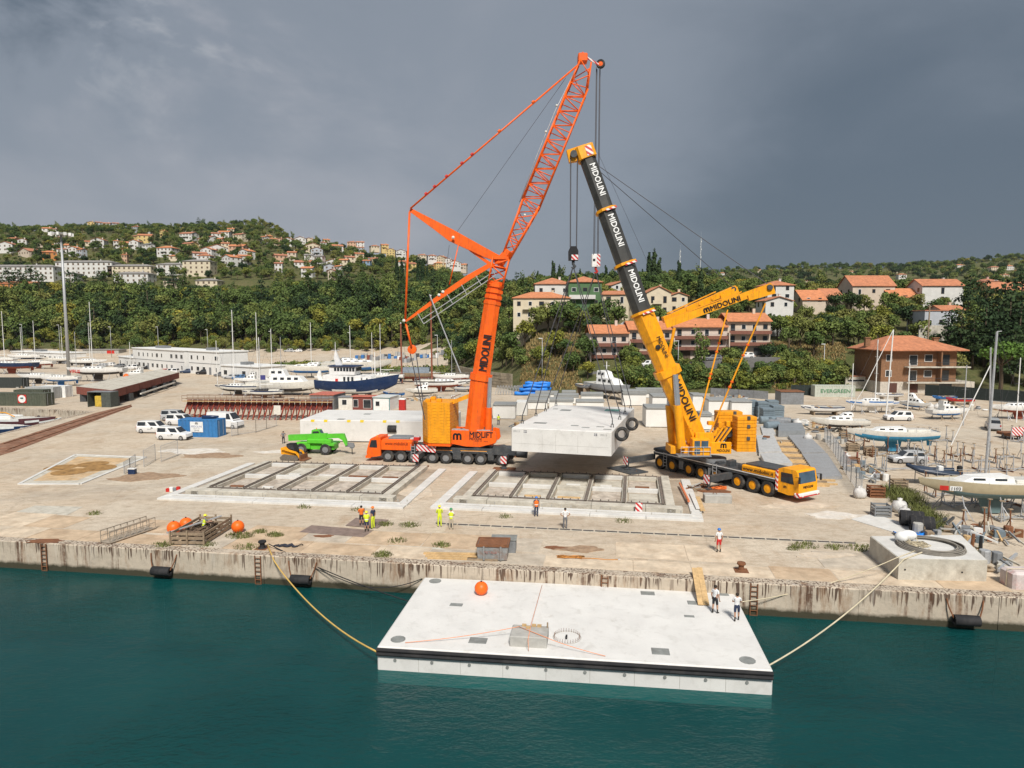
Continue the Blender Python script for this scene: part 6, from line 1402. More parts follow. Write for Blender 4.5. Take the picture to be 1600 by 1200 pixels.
# right yard
skiff('open white wooden boat resting before the pale shipping container',1285,648,7.2,176,white,antid,.5)
sailboat('white yacht with blue stripe and thin mast in front of the brown house',1362,645,9.0,178,white,white,11.5,1.1,(.82,bluem),mx=-.06);motorboat('white cabin cruiser bow on before the dark fence',1430,640,6.0,-72,white,bluem,.5,1.5);skiff('small white boat hull behind the thin masted yacht',1388,628,5.5,178,white,white,1.0)
motorboat('cream motor boat with raked windscreen beside the blue bottomed yacht',1313,675,8.0,172,offwhite,antid,.8,1.0);sailboat('white sailing yacht with a bright blue bottom on a cradle',1394,706,10.8,176,offwhite,antib,0,1.45,win=3,wl=.66)
b=P(1384,655);tp=PY(1396,515,b.y);t=thing('bare_mast','white leaning mast standing in front of the brown house','mast',b);mb=MB();mb.tube([(0,0,0),tp-b],[.13,.1],7);mb.obj('mast_tube',white,t);mb=MB();mb.tube([tp-b,(-4,.5,5),(-5.5,1,2)],.06,5);mb.obj('furled_sail',white,t)
o=sailboat('sleek gold and white racing yacht at the right picture edge',1546,803,11.5,177,M('champagne_hull',(.42,.36,.24),.35,var=.08),M('grey_teal_keel',(.13,.20,.21),.7),0,1.55,(.0,navy),deckc=white,win=2)
lettering(o,'ITA',.3,(4.6,1.05,2.55),(-1,.2,0),(0,0,1),white,depth=.03);q=MB();q.add([(4.95,1.02,2.35),(4.3,1.19,2.35),(4.3,1.19,2.75),(4.95,1.02,2.75)],[(0,1,2,3)]);q.obj('red_badge',redm,o);q=MB();q.add([(4.2,1.22,2.35),(3.3,1.42,2.35),(3.3,1.42,2.75),(4.2,1.22,2.75)],[(0,1,2,3)]);q.obj('number_panel',white,o);lettering(o,'1103',.28,(3.75,1.34,2.55),(-1,.22,0),(0,0,1),letterblk,depth=.03)
b=P(1538,765);tp=PY(1558,518,b.y);t=thing('bare_mast','tall grey mast of the right hand boats with a bent top','mast',b);mb=MB();mb.tube([(0,0,0),tp-b],[.14,.11],7);mb.obj('mast_tube',galv,t);mb=MB();mb.tube([tp-b,tp-b+Vector((.45,0,.03))],.04,5);mb.obj('mast_head',galv,t);mb=MB();mb.tube([tp-b,(7,1,1)],.015,4);mb.tube([tp-b,(3.5,2,1)],.015,4);mb.obj('stay',steelrope,t)
b=P(1546,700);tp=PY(1548,543,b.y);t=thing('bare_mast','shorter grey mast just left of the tall bent mast','mast',b);mb=MB();mb.tube([(0,0,0),tp-b],[.12,.1],7);mb.obj('mast_tube',galv,t);mb=MB();mb.tube([(tp-b)*.83,(-5.2,0,.4)],.07,5);mb.obj('spar',white,t)
# rigid inflatable
t=item('inflatable_boat','navy and grey rigid inflatable boat with outboard resting on a rack','boat',1460,757,-7)
for s in (-1,1):mb=MB();mb.tube([(2.2,s*.85,1.45),(0,s*.9,1.4),(-1.8,s*.7,1.62),(-2.7,s*.12,2.0)],[.2,.26,.26,.2],8);mb.obj('air_tube',M('navy_pvc',(.03,.045,.075),.5),t,True)
mb=MB();mb.loft([[(2.2,-.8,1.3),(2.2,0,1.0),(2.2,.8,1.3)],[(-1,-.7,1.4),(-1,0,1.1),(-1,.7,1.4)],[(-2.5,-.1,1.9),(-2.5,0,1.8),(-2.5,.1,1.9)]],cap=False,closed=False);mb.obj('hull_floor',mgrey,t)
mb=MB();mb.bevbox(2.15,2.6,-.22,.22,1.3,2.05,.08);mb.obj('outboard_engine',black,t);mb=MB();mb.bevbox(.2,.7,-.3,.3,1.4,2.0,.05);mb.obj('console',white,t)
for x in (-1.5,-.2,1.3):
    mb=MB();mb.beam((x,-1,0),(x,-1,1.2),.07);mb.beam((x,1,0),(x,1,1.2),.07);mb.beam((x,-1,1.1),(x,1,1.1),.07);mb.obj('rack_frame',galv,t)

# more hulls packed into the boatyard
for i,(kd,px,py,l,dg,hc,bt,mh,lab)in enumerate((('s',60,600,11,176,white,antid,0,'white yacht without mast behind the left containers'),('s',95,603,10,184,white,bluem,0,'white yacht with blue bottom left of the tall lamp mast'),('m',215,592,8,180,white,antid,0,'small white cabin boat beyond the rust red barge'),('s',60,576,12,180,white,anti,15,'white yacht with slim mast behind the far left navy yacht'),('s',95,570,11,2,offwhite,antid,13,'cream yacht in the far left boat park'),('s',430,606,9,176,white,antid,13,'white yacht half hidden behind the motor yacht'),('m',520,600,9,182,white,antid,0,'white cruiser behind the trawler stern'),('s',600,600,11,180,white,navy,14,'white yacht with navy bottom right of the trawler mast'),('s',705,600,10,176,white,anti,0,'white yacht behind the long wooden hull'),('m',660,620,7,185,offwhite,antid,0,'small cream cruiser in front of the brown masts'),('k',720,612,6,170,white,bluem,0,'white open boat left of the orange boom foot'),('k',615,622,5,160,bluem,white,0,'blue open boat by the trawler bow'),('m',1480,655,7,5,white,bluem,0,'white cruiser between the parked SUV and the silver people carrier'),('s',1590,655,9,176,white,anti,0,'white yacht cut by the right picture edge near the net fence'),('k',1500,632,5,170,redm,white,0,'red open boat along the dark net fence'),('k',1475,628,5,185,bluem,white,0,'blue covered open boat along the dark net fence'))):
    if kd=='s':sailboat(lab,px,py,l,dg,hc,bt,mh,1.2)
    elif kd=='m':motorboat(lab,px,py,l,dg,hc,bt,.7,1.4)
    else:skiff(lab,px,py,l,dg,hc,bt,.5)
for i,(k,c,px,py)in enumerate((('hatch','white',120,571),('suv','grey',107,570),('hatch','red',255,583),('van','white',268,584),('estate','silver',362,592),('hatch','blue',374,593),('suv','silver',452,561),('hatch','white',466,561),('hatch','grey',515,556),('estate','black',530,557),('van','white',545,555),('hatch','silver',560,556))):carp('%s %s in the far rows of parked vehicles, %s of these from the left'%(c,'van' if k=='van' else 'car',nth([107,120,255,268,362,374,452,466,515,530,545,560].index(px)+1)),k,c,px,py,175+5*(i%3),False)
for i,(px,py,h)in enumerate(((120,585,14),(205,590,11),(340,600,12),(440,600,13),(525,590,11),(582,592,14),(706,596,12),(1330,640,9),(1418,640,9),(1505,665,10),(1588,660,11))):
    t=item('bare_mast','slim stepped mast in the boatyard, %s of the plain masts from the left'%nth(i+1),'mast',px,py,0);mb=MB();mb.tube([(0,0,0),(0,0,h)],[.1,.07],6);mb.obj('mast_tube',white if i%3 else galv,t);mb=MB();mb.tube([(-.6,0,h*.6),(.6,0,h*.6)],.03,4);mb.tube([(0,0,h),(2.6,.3,1.5)],.014,4);mb.tube([(0,0,h),(-2.6,.3,1.5)],.014,4);mb.obj('rigging',steelrope,t)
# ================================================================ containers, sheds, stock
def container(label,px,py,L_,rz,mat,Hh=2.6,W_=2.44,name='container',loc=None,doors=True):
    """origin at the near left bottom corner, long side along x"""
    t=thing(name,label,'container',loc or P(px,py),R(rz))
    def wave(n,l,a):return [(l*k/n,(a if (k//2)%2 else 0))for k in range(n+1)]
    n_=int(L_/.14)//4*4
    for s,y in ((0,0.0),(1,W_)):
        w=wave(n_,L_-.3,.06);pts=[(x+.15,y+(v if s==0 else -v))for x,v in w];pts+=[(L_-.15,y+(.12 if s==0 else -.12)),(.15,y+(.12 if s==0 else -.12))]
        mb=MB();mb.prism(pts,.15,Hh-.12,'z');mb.obj('side_wall',mat,t)
    mb=MB()
    for x in (0,L_-.15):
        for y in (0,W_-.15):mb.box(x,x+.15,y,y+.15,0,Hh)
    for z0,z1_ in ((0,.15),(Hh-.12,Hh)):
        for y in (0,W_-.15):mb.box(.15,L_-.15,y,y+.12,z0,z1_)
        for x in (0,L_-.15):mb.box(x,x+.12,.15,W_-.15,z0,z1_)
    mb.obj('corner_frame',mat,t);mb=MB();mb.box(.13,L_-.13,.13,W_-.13,Hh-.06,Hh-.02);mb.obj('roof_panel',mat,t)
    if doors:
        for k in (0,1):mb=MB();mb.bevbox(L_-.10,L_-.03,.17+k*(W_-.34)/2,.17+(k+1)*(W_-.34)/2-.02,.16,Hh-.13,.01);d_=mb.obj('door',mat,t);mb=MB();mb.tube([(L_-.01,.5+k*1.2,.2),(L_-.01,.5+k*1.2,Hh-.2)],.025,5);mb.obj('lock_bar',galv,d_)
        mb=MB();mb.box(.04,.10,.16,W_-.16,.16,Hh-.13);mb.obj('end_wall',mat,t)
    return t
bc=container('bright blue site container with a white company sign',279,682.5,6.1,-6,M('container_blue',(.035,.17,.40),.55,var=.15,dirt=(.12,.16,.22),damt=.4,streak=True))
mb=MB();mb.box(1.9,3.9,-.05,-.02,.75,2.3);sg=mb.obj('sign_panel',white,bc);mlogo(sg,.32,(2.9,-.05,2.05),(1,0,0),(0,0,1),letterblk);lettering(sg,'MIDOLINI',.30,(2.9,-.05,1.6),(1,0,0),(0,0,1),M('blue_grey_lettering',(.12,.15,.3),.6),width=1.65);lettering(sg,'noleggio gru e autogru',.11,(2.9,-.05,1.28),(1,0,0),(0,0,1),letterblk);lettering(sg,'UDINE',.17,(2.9,-.05,1.0),(1,0,0),(0,0,1),letterblk)
t=thing('rubber_boat_roll','dark folded inflatable lying on top of the blue container','cover',P(279,682.5)+Vector((3.2,1.0,2.6)),R(-6));mb=MB();mb.tube([(0,0,.18),(1.2,.1,.25),(2.4,.2,.3)],[.3,.26,.15],8);mb.obj('roll',navy,t,True);mb=MB();mb.tube([(0,.4,.15),(1.8,.5,.2)],.18,8);mb.obj('second_roll',tarp,t,True)
olive=M('olive_container_paint',(.075,.085,.06),.7,var=.2,dirt=(.14,.13,.1),damt=.4)
c_=container('olive green container with a red square badge at the left edge',-20,634,12.5,-3,olive)
q=MB();q.box(6.6,8.4,-.04,-.01,.6,2.3);b_=q.obj('red_badge',redm,c_);q=MB();q.lathe([(.78,-.02),(.78,0),(.001,0)],(7.5,-.05,1.45),20,'y');q.obj('white_disc',white,b_);q=MB();q.box(7.2,7.8,-.09,-.072,1.45,1.75);q.obj('badge_mark',M('dark_teal_mark',(.04,.12,.12),.6),b_)
for i,(px,py,l,m_,lab)in enumerate(((22,628,6.5,olive,'olive container directly behind the badge container'),(40,623,6.5,M('pale_grey_container',(.4,.41,.4),.6),'pale grey container third in the left container row'),(62,621,6.1,white,'white container at the right end of the left row'),(-40,606,13,M('black_green_container',(.035,.042,.04),.7),'long blackish container at the far left edge'))):container(lab,px,py,l,-3,m_)
t=item('open_container','dark open fronted container with yellow bags inside by the slip','container',137,636,-6);oc_=M('dark_green_steel',(.07,.08,.07),.7,var=.3)
for b in ((0,.12,0,2.4,0,3.0),(4.9,5.02,0,2.4,0,3.0),(.12,4.9,2.28,2.4,0,3.0),(3.0,4.9,0,.1,0,2.9)):mb=MB();mb.box(*b);mb.obj('wall_panel',oc_,t)
mb=MB();mb.box(0,5.02,0,2.4,3.0,3.1);mb.obj('roof_panel',mgrey,t);mb=MB();mb.bevbox(1.0,2.8,.6,2.0,.05,2.3,.2);mb.obj('yellow_bag',M('yellow_tarp',(.52,.36,.05),.7,var=.3,bump=.5,bscale=2),t)
c_=container('pale green shipping container with faint lettering in the right yard',1273,620,9.0,-3,M('pale_green_container',(.45,.48,.42),.6,dirt=(.3,.28,.2),damt=.4));lettering(c_,'EVERGREEN',.8,(4.6,.0,1.35),(1,0,0),(0,0,1),M('faded_green_lettering',(.10,.24,.13),.7),width=6.6,bold=.02,depth=.03)
# site huts
def hut(label,px,py,w,d,h,rz,wall,roof,wins=((.3,.9,1.0,1.9),),door=None,trim=None,flat=True,name='site_hut',cat='hut',loc=None):
    t=thing(name,label,cat,loc or P(px,py),R(rz));mb=MB();mb.bevbox(0,w,0,d,0,h,.03);mb.obj('walls',wall,t);mb=MB();mb.bevbox(-.12,w+.12,-.15,d+.12,h,h+.14,.03)if flat else mb.prism([(-.2,h+.003),(w/2,h+w*.16),(w+.2,h+.003)],-.25,d+.25);mb.obj('roof',roof,t)
    for a,b,z0,z1_ in wins:mb=MB();mb.box(a,b,-.025,-.003,z0,z1_);f_=mb.obj('window',white,t);mb=MB();mb.box(a+.06,b-.06,-.035,-.026,z0+.06,z1_-.06);mb.obj('pane',carglass,f_)
    if door:mb=MB();mb.box(door,door+.9,-.03,-.003,0,2.05);mb.obj('door',mgrey,t)
    if trim:
        mb=MB()
        for x in (-.03,w-.09):mb.box(x,x+.12,-.05,-.004,0,h-.004)
        mb.box(.09,w-.09,-.05,-.004,h-.16,h-.004);mb.obj('trim',trim,t)
    return t
terr=M('terracotta_tiles',(.46,.185,.095),.85,var=.28,scale=1.2,bump=.5,bscale=6,dirt=(.26,.12,.07),dscale=.35,damt=.55)
terr2=M('old_terracotta_tiles',(.40,.17,.10),.9,var=.3,scale=1.0,bump=.5,bscale=6,dirt=(.18,.11,.08),dscale=.3,damt=.6)
terr3=M('bright_orange_tiles',(.52,.205,.095),.85,var=.25,scale=1.2,bump=.4,bscale=6,dirt=(.35,.14,.07),dscale=.4,damt=.4)
greyroof=M('grey_slab_roof',(.25,.235,.22),.9,var=.25,scale=.6,dirt=(.15,.14,.13),damt=.5)
hut('corrugated grey shed with a red lead roof left of the site huts',485,640,4.8,5.5,2.9,-10,mgrey,M('red_sheet_roof',(.45,.13,.09),.7,var=.2),wins=())
hut('beige site hut with one dark window beside the corrugated shed',529,640,2.8,2.4,2.4,-6,offwhite,mgrey,((.7,1.7,.9,2.0),));hut('red framed open hut with an orange roof between the site huts',549,640,4.6,2.6,2.5,-6,M('dark_red_panel',(.18,.05,.04),.7),M('red_sheet_roof',(.45,.13,.09)),((.4,1.4,.5,2.0),(2.4,4.0,.3,2.0)))
hut('white site hut with teal trim in front of the trawler bow',583,641,3.4,4.6,2.5,-12,white,M('pale_roof_sheet',(.55,.57,.55),.6),((.5,1.4,.8,1.8),),trim=M('teal_trim',(.02,.20,.22),.5))
t=item('portable_toilet','red portable toilet with a white top by the site huts','toilet',629,641,-8);mb=MB();mb.bevbox(-.58,.58,-.58,.58,0,2.1,.06);mb.obj('cubicle',redm,t);mb=MB();mb.bevbox(-.62,.62,-.62,.62,2.1,2.35,.12);mb.obj('roof_cap',white,t);mb=MB();mb.box(-.4,.4,-.6,-.585,.1,1.95);mb.obj('door',M('red_door',(.42,.03,.025),.5),t)
hut('low grey metal shed with a rusty roof in the right yard',1220,632,4.6,4,2.6,-4,mgrey,rust,());hut('small concrete lean-to left of the brown house',1305,609,5.5,4,3.0,0,concS,terr2,((.5,4.8,1.7,2.3),),loc=Vector((P(1305,607).x,170,.5)))
# red formwork ribs
t=item('formwork_rack','long rack of red steel formwork ribs with timber walkway','formwork',282,655,-4);rl=26.5;red2=M('red_rib_paint',(.27,.05,.03),.6,var=.3,dirt=(.2,.08,.05),damt=.5);dkr=M('dark_red_panel2',(.13,.035,.035),.8,var=.4)
for k in range(27):
    x=.3+k*.98;mb=MB();mb.beam((x,0,0),(x+.35,1.6,3.0),.16,.2);mb.beam((x,2.6,0),(x+.35,1.7,3.0),.16,.2);mb.beam((x+.1,.2,.6),(x+.1,2.3,.6),.12);mb.obj('rib',red2,t)
    mb=MB();mb.box(x+.25,x+.9,1.4,1.9,1.6,3.3);mb.obj('shutter_panel',dkr if k%3 else rustred,t)
for a in range(5):mb=MB();mb.box(a*5.4,a*5.4+5.3,.7,1.5,3.05,3.13);mb.obj('walkway_board',timber,t);mb=MB();mb.box(a*5.4,a*5.4+5.3,1.9,2.4,3.35,3.45);mb.obj('walkway_board',oldtimber,t)
for y in (.7,2.4):
    for z in (3.6,4.1):mb=MB();mb.tube([(0,y,z),(rl,y,z)],.035,4);mb.obj('guard_rail',rust,t)
    for k in range(14):mb=MB();mb.tube([(k*rl/13,y,3.1),(k*rl/13,y,4.15)],.03,4);mb.obj('guard_post',rust,t)
mb=MB();mb.box(17,18.2,-.3,-.2,1.0,2.6);mb.obj('notice_panel',offwhite,t)
# rusty barge on blocks
bz=1.7;bq=[P(*p,3.2)for p in ((176,610),(280,582),(252,576.5),(119,604))]
t=thing('deck_barge','long rust red steel barge resting on blocks in the left yard','barge',(bq[0].x,bq[0].y,0));o0=Vector((bq[0].x,bq[0].y,0));g=[q-o0 for q in bq]
for k in range(6):
    a,b=g[0].lerp(g[1],k/6),g[0].lerp(g[1],(k+1)/6-.004);d,c=g[3].lerp(g[2],k/6),g[3].lerp(g[2],(k+1)/6-.004)
    mb=MB();mb.prism([(p.x,p.y)for p in (a,b,c,d)],bz-.1,bz+1.5,'z');mb.obj('hull_section',rustred,t)
    mb=MB();mb.prism([(p.x*1,p.y)for p in (a.lerp(c,.01),b.lerp(d,.01),c.lerp(a,.01),d.lerp(b,.01))],bz+1.503,bz+1.56,'z');mb.obj('deck_plate',concS,t)
    for j in (.08,.5,.9):p=a.lerp(d,j);mb=MB();mb.cbox((p.x+.6,p.y+.6,0),1.3,1.3,bz-.1);mb.obj('support_block',dgrey,t)
mb=MB();p,q=g[0].lerp(g[1],.3)+Vector((1.5,-1.5,0)),g[0].lerp(g[1],.85)+Vector((1.5,-1.5,0));mb.beam(Vector((p.x,p.y,1.1)),Vector((q.x,q.y,1.2)),.3,.3);mb.obj('side_pipe',offwhite,t)
buoy('small orange buoy on the deck of the rust red barge',PY(197,586,P(197,582,bz+1.5).y)*1.0-Vector((0,0,1.0)),.7)
# concrete / white float stock with grey decks
fwhite=M('float_white',(.70,.70,.67),.6,var=.06,dirt=(.5,.47,.4),dscale=.5,damt=.35);slabg=M('grey_deck_slab',(.27,.28,.275),.8,var=.12,dirt=(.18,.17,.16),damt=.4);bgrey=M('blue_grey_slab',(.16,.205,.235),.75,var=.15,dirt=(.1,.11,.12),damt=.4)
def fl(label,px0,px1,pyb,pyt,depth,rz=-4,slabs=1,mat=None,top=None):
    b=P(px0,pyb);w=(px1-px0)*b.y/FPX;h=PY(px0,pyt,b.y).z;t=thing('stacked_float',label,'float',b,R(rz),'white floats with grey decks in the yard');sh_=.28
    mb=MB();mb.bevbox(0,w*.98,.1,depth-.1,.12,h-sh_*slabs-.02,.05);mb.obj('float_block',mat or fwhite,t)
    for x in (.1*w,.8*w):mb=MB();mb.box(x,x+.35,.15,depth-.15,0,.12);mb.obj('skid',concM,t)
    for k in range(slabs):j=rnd.uniform(-.1,.1);mb=MB();mb.bevbox(j-.05,w+j,-.05,depth,h-sh_*(slabs-k),h-sh_*(slabs-k-1)-.03,.04);mb.obj('deck_slab',top or slabg,t)
fls=[(770,806,655,631,4,1),(806,824,650,628,4,0),(823,856,640,624,3.5,2),(858,896,640,623,3.5,2),(900,944,641,626,4,1),(826,860,631,617,3,2),(866,905,631,616,3,2),(908,943,632,614,3,2),(836,872,624,612,3,2),(878,900,623,611,3,2),(973,1010,634,610,4,3),(1009,1057,668,636,5,1),(1019,1058,650,618,5,1),(1060,1079,668,642,4,0),(1082,1097,646,616,4,1),(1107,1140,650,624,5,1),(1143,1175,652,626,5,1),(1094,1112,672,645,3,2),(1075,1104,640,617,4,1),(994,1037,622,607,3,4),(1040,1075,628,610,4,2)]
order=sorted(range(len(fls)),key=lambda i:fls[i][0])
for i,f in enumerate(fls):
    k=order.index(i)+1
    fl('white float with %s, %s from left among those behind the cranes'%({0:'bare top',1:'one grey deck slab',2:'two grey slabs',3:'three grey slabs',4:'four grey slabs'}[f[5]],nth(k)),f[0],f[1],f[2],f[3],f[4],-4,f[5])
for i,(a,b,yb_,yt,n_)in enumerate(((1174,1184,650,626,7),(1184,1200,652,628,7),(1192,1210,660,638,6),(1208,1225,655,634,6),(1200,1216,645,626,6))):
    p=P(a,yb_);w=(b-a)*p.y/FPX;h=PY(a,yt,p.y).z;t=thing('slab_stack','stack of blue grey slabs, %s from the left beyond the yellow counterweight'%nth([1174,1184,1192,1200,1208].index(a)+1),'slabs',p,R(-4))
    for k in range(n_):j=rnd.uniform(-.08,.08);mb=MB();mb.bevbox(j,w+j,j,2.4+j,k*h/n_,(k+1)*h/n_-.04,.03);mb.obj('slab',bgrey,t)
# blue tarpaulin rolls
t=item('blue_rolls','heap of bright blue wrapped rolls at the foot of the slope','tarpaulin',832,618,-3)
for k,(x,z,l,y)in enumerate(((-4.2,.45,5,0),(-2.8,.5,6,1),(-3.0,1.35,6.5,.6),(-2.2,2.15,6.3,1.2),(-2.6,1.4,7,1.8),(-1.8,2.7,6,1.8))):mb=MB();mb.tube([(x+q*l/6,y+.08*math.sin(q*2+k),z+.08*math.cos(q*1.7+k))for q in range(7)],[.42+.08*math.sin(q*2.3+k)for q in range(7)],9);mb.obj('roll',bluetarp,t,True)
# white tripods row
for k in range(12):
    px=778+k*4.3 if k<9 else 805+(k-9)*5;t=item('float_tripod','pale frame tripod, %s from the left in the row by the blue rolls'%nth(k+1),'frame',px,617,0);mb=MB()
    for a,b in ((-.7,0),(.7,0),(0,.9)):mb.tube([(a,b,0),(a*.1,b*.1,2.2)],.06,5)
    mb.obj('leg_frame',galv,t)
# grey gangway decks and timbers on the right
def deckpanel(label,pts,z=0.0,n_=5,mat=galv,th=.22):
    o0=P(*pts[0]);g=[P(*p)-o0 for p in pts];t=thing('gangway_deck',label,'gangway deck',o0+Vector((0,0,z)))
    for k in range(n_):a,b,c,d=g[0].lerp(g[3],k/n_),g[1].lerp(g[2],k/n_),g[1].lerp(g[2],(k+.94)/n_),g[0].lerp(g[3],(k+.94)/n_);mb=MB();mb.prism([(p.x,p.y)for p in (a,b,c,d)],.02,th,'z');mb.obj('plank',mat,t)
pale=M('pale_alloy_deck',(.50,.50,.49),.55,.15,var=.15,dirt=(.33,.31,.28),damt=.4);alum=M('alloy_grating',(.34,.345,.35),.6,.25,var=.2,scale=6,dirt=(.22,.2,.18),damt=.4)
deckpanel('pale alloy deck stack beside the yellow counterweight',((1186,713),(1221,711),(1208,684),(1182,686)),0,7,pale,.55);deckpanel('pale alloy deck under the nearer stack behind the crane cab',((1196,733),(1238,731),(1222,714),(1188,716)),0,5,pale,.6)
deckpanel('long grey grating walkway panel, front half, in the right yard',((1278,750),(1316,749),(1292,712),(1253,713)),0,9,alum,.35);deckpanel('long grey grating walkway panel, rear half, in the right yard',((1253,712),(1290,711),(1262,683),(1231,684)),0,8,alum,.4);deckpanel('grey walkway segment lying beyond the long grating panels',((1216,683),(1258,682),(1252,669),(1216,669)),0,3,M('slate_deck',(.26,.275,.285),.6,.2),.9)
deckpanel('pale panel lying left of the slate walkway segment',((1192,682),(1212,681),(1206,668),(1188,668)),0,4,pale,.3)
rr=random.Random(12)
for k in range(24):
    u=k/23;px,py=1222+u*52,690+u*70;t=item('timber_beam','yellowish timber sleeper beneath the grey decks, %s from the far end'%nth(k+1),'beam',px,py,-6+rr.uniform(-5,5));mb=MB();l=rr.uniform(2.6,4.2);mb.bevbox(-1.5,l-1.5,-.12,.12,0,.18+rr.uniform(0,.1),.02);mb.obj('beam',timber if k%3 else oldtimber,t)
for i,(px,py,l,rz,m_)in enumerate(((1206,671,2.6,20,bgrey),(1216,668,3.0,-40,mgrey),(1212,662,3.0,30,bgrey),(1224,664,2.4,-20,mgrey),(1198,662,2.6,5,bgrey))):
    t=item('steel_float_tank','grey floating tank tilted in the scrap heap, %s'%('front left','front middle','rear left','right hand','far left')[i],'tank',px,py,rz);mb=MB();mb.lathe([(.3,-l/2),(.62,-l/2+.1),(.65,0),(.62,l/2-.1),(.3,l/2)],(0,0,.65),12,'x');mb.obj('tank_shell',m_,t,40);mb=MB();mb.lathe([(.26,l/2+.02),(.22,l/2+.16),(.001,l/2+.05)],(0,0,.65),10,'x');mb.obj('manhole',black,t)
# bags, tyres, crates along the debris line
bagm=M('white_bulk_bag',(.55,.54,.52),.85,var=.2,bump=.6,bscale=4)
for i,(px,py,s)in enumerate(((1343,778,.95),(1405,800,1.0),(1413,808,.8),(1246,667,1.1),(1262,689,.9),(1322,722,.9),(1453,640,1.1),(1464,640,1.0),(1480,641,1.0))):
    lab=('white bag tied up beside the mesh fence end','white sheeted bag behind the black rubber cylinders','small white bag touching the black rubber cylinders','white bag next to the tilted tanks','white bag by the long grating walkway','white bag by the red posts','left white bulk bag below the brown house','middle white bulk bag below the brown house','right white bulk bag below the brown house')[i]
    t=item('bulk_bag',lab,'bag',px,py,10*i);mb=MB();mb.lathe([(.45*s,0),(.62*s,.2*s),(.66*s,.6*s),(.5*s,.95*s),(.16*s,1.05*s),(.22*s,1.25*s),(.001,1.25*s)],n=11);mb.v=[(x+rr.uniform(-.05,.05),y+rr.uniform(-.05,.05),z+rr.uniform(-.03,.03))for x,y,z in mb.v];mb.obj('bag',bagm,t,True)
for i,(px,py)in enumerate(((1424,822),(1440,831))):
    t=item('rubber_cylinder',('rear' if i==0 else 'front')+' big black hollow rubber cylinder lying on the right','fender',px,py,-22);mb=MB();mb.lathe([(.33,-.85),(.62,-.85),(.65,-.75),(.65,.75),(.62,.85),(.33,.85),(.33,-.85)],(0,0,.65),18,'x');mb.obj('rubber_body',black,t,40)
    mb=MB()
    for q in (-.5,0,.5):mb.lathe([(.655,q-.05),(.675,q),(.655,q+.05)],(0,0,.65),18,'x')
    mb.obj('ribs',tyrem,t,40)
for i,(px,py,m_,lab)in enumerate(((1376,806,mgrey,'grey plastic stillage crate with offcuts'),(1368,776,rust,'rusty wire crate with a white sheet on its side'),(1404,765,oldtimber,'brown wicker like crate beyond the tall weeds'),(1331,728,rust,'pile of rusty chain beside the red posts'),(1360,712,oldtimber,'brown lobster pot stack near the red posts'),(1332,705,oldtimber,'brown pot stack left of the silver hatchback'),(1320,685,oldtimber,'brown pot stack under the blue bottomed yacht'))):
    t=item('crate',lab,'crate',px,py,-8)
    for z in (.05,.35,.65,.95):
        mb=MB()
        for a,b in (((-.65,-.5),(.65,-.5)),((.65,-.5),(.65,.5)),((.65,.5),(-.65,.5)),((-.65,.5),(-.65,-.5))):mb.beam((*a,z),(*b,z),.06,.16)
        mb.obj('slat',m_,t)
    mb=MB();mb.bevbox(-.58,.58,-.43,.43,.05,.8,.1);mb.obj('contents',(concM,rust,oldtimber)[i%3],t)
    for a in (-.65,.65):
        for b in (-.5,.5):mb=MB();mb.beam((a,b,0),(a,b,1.08),.08);mb.obj('post',m_,t)
t=item('blue_sheet','crumpled bright blue sheet behind the square concrete platform','tarpaulin',1428,838,-10);mb=MB();rs=random.Random(2);n_=9
mb.add([(-1.4+2.8*i/(n_-1),-.5+j*1.1/4,.05+rs.uniform(0,.38)*(0<j<4))for j in range(5)for i in range(n_)],[(j*n_+i,j*n_+i+1,(j+1)*n_+i+1,(j+1)*n_+i)for j in range(4)for i in range(n_-1)]);mb.obj('sheet',bluetarp,t,True)
t=item('concrete_block','rectangular grey concrete block right of the right casting bed','concrete block',1101,786,-6);mb=MB();mb.bevbox(0,2.5,0,1.1,0,.75,.05);mb.obj('block_body',concM,t);mb=MB();mb.tube([(.8,.5,.74),(.9,.5,.9),(1.1,.5,.9),(1.2,.5,.74)],.03,5);mb.obj('lifting_loop',rust,t)
t=item('warning_sign','small red and white striped board leaning on the right casting bed','sign',998,803,-8);mb=MB();mb.box(-.3,.3,-.03,.03,.05,1.0);mb.obj('board',warn,t);mb=MB();mb.beam((-.3,0,.9),(-.3,.5,0),.05);mb.beam((.3,0,.9),(.3,.5,0),.05);mb.obj('leg',galv,t)
t=item('orange_pipe','orange plastic pipe lying on the right casting bed edge','pipe',1062,762,0);mb=MB();e=P(1076,790)-P(1062,762);mb.cyl((0,0,.45),(e.x,e.y,.42),.12,.12,10);mb.obj('pipe',M('orange_pvc',(.62,.19,.08),.5),t,40)
for i,(a,b)in enumerate((((1080,776),(1091,800)),((1090,782),(1098,803)))):
    t=item('timber_plank',('left' if i==0 else 'right')+' pale plank at the right end of the right casting bed','plank',*a,0);e=P(*b)-P(*a);mb=MB();mb.beam((0,0,.35),(e.x,e.y,.3),.4,.08);mb.obj('board',timber if i else concL,t)
t=item('scrap_heap','heap of orange straps and broken timber by the front outrigger plate','scrap',1092,766,0)
for k in range(16):mb=MB();a=Vector((rr.uniform(-1.4,1.0),rr.uniform(-.8,.8),rr.uniform(.05,.5)));mb.beam(a,a+Vector((rr.uniform(-1,1),rr.uniform(-.6,.6),rr.uniform(-.1,.2))),.12,.1);mb.obj('piece',(oldtimber,rust,concM)[k%3],t)
mb=MB();mb.tube([(1.2+rr.uniform(0,1.8),rr.uniform(-.4,.9),.12+rr.uniform(0,.15))for _ in range(22)],.07,5);mb.obj('orange_strap',M('orange_strap_nylon',(.7,.16,.03),.7),t,True)
t=item('rubble_heap','small heap of rubbish and toolbox at the left casting bed corner','rubble',268,768,0)
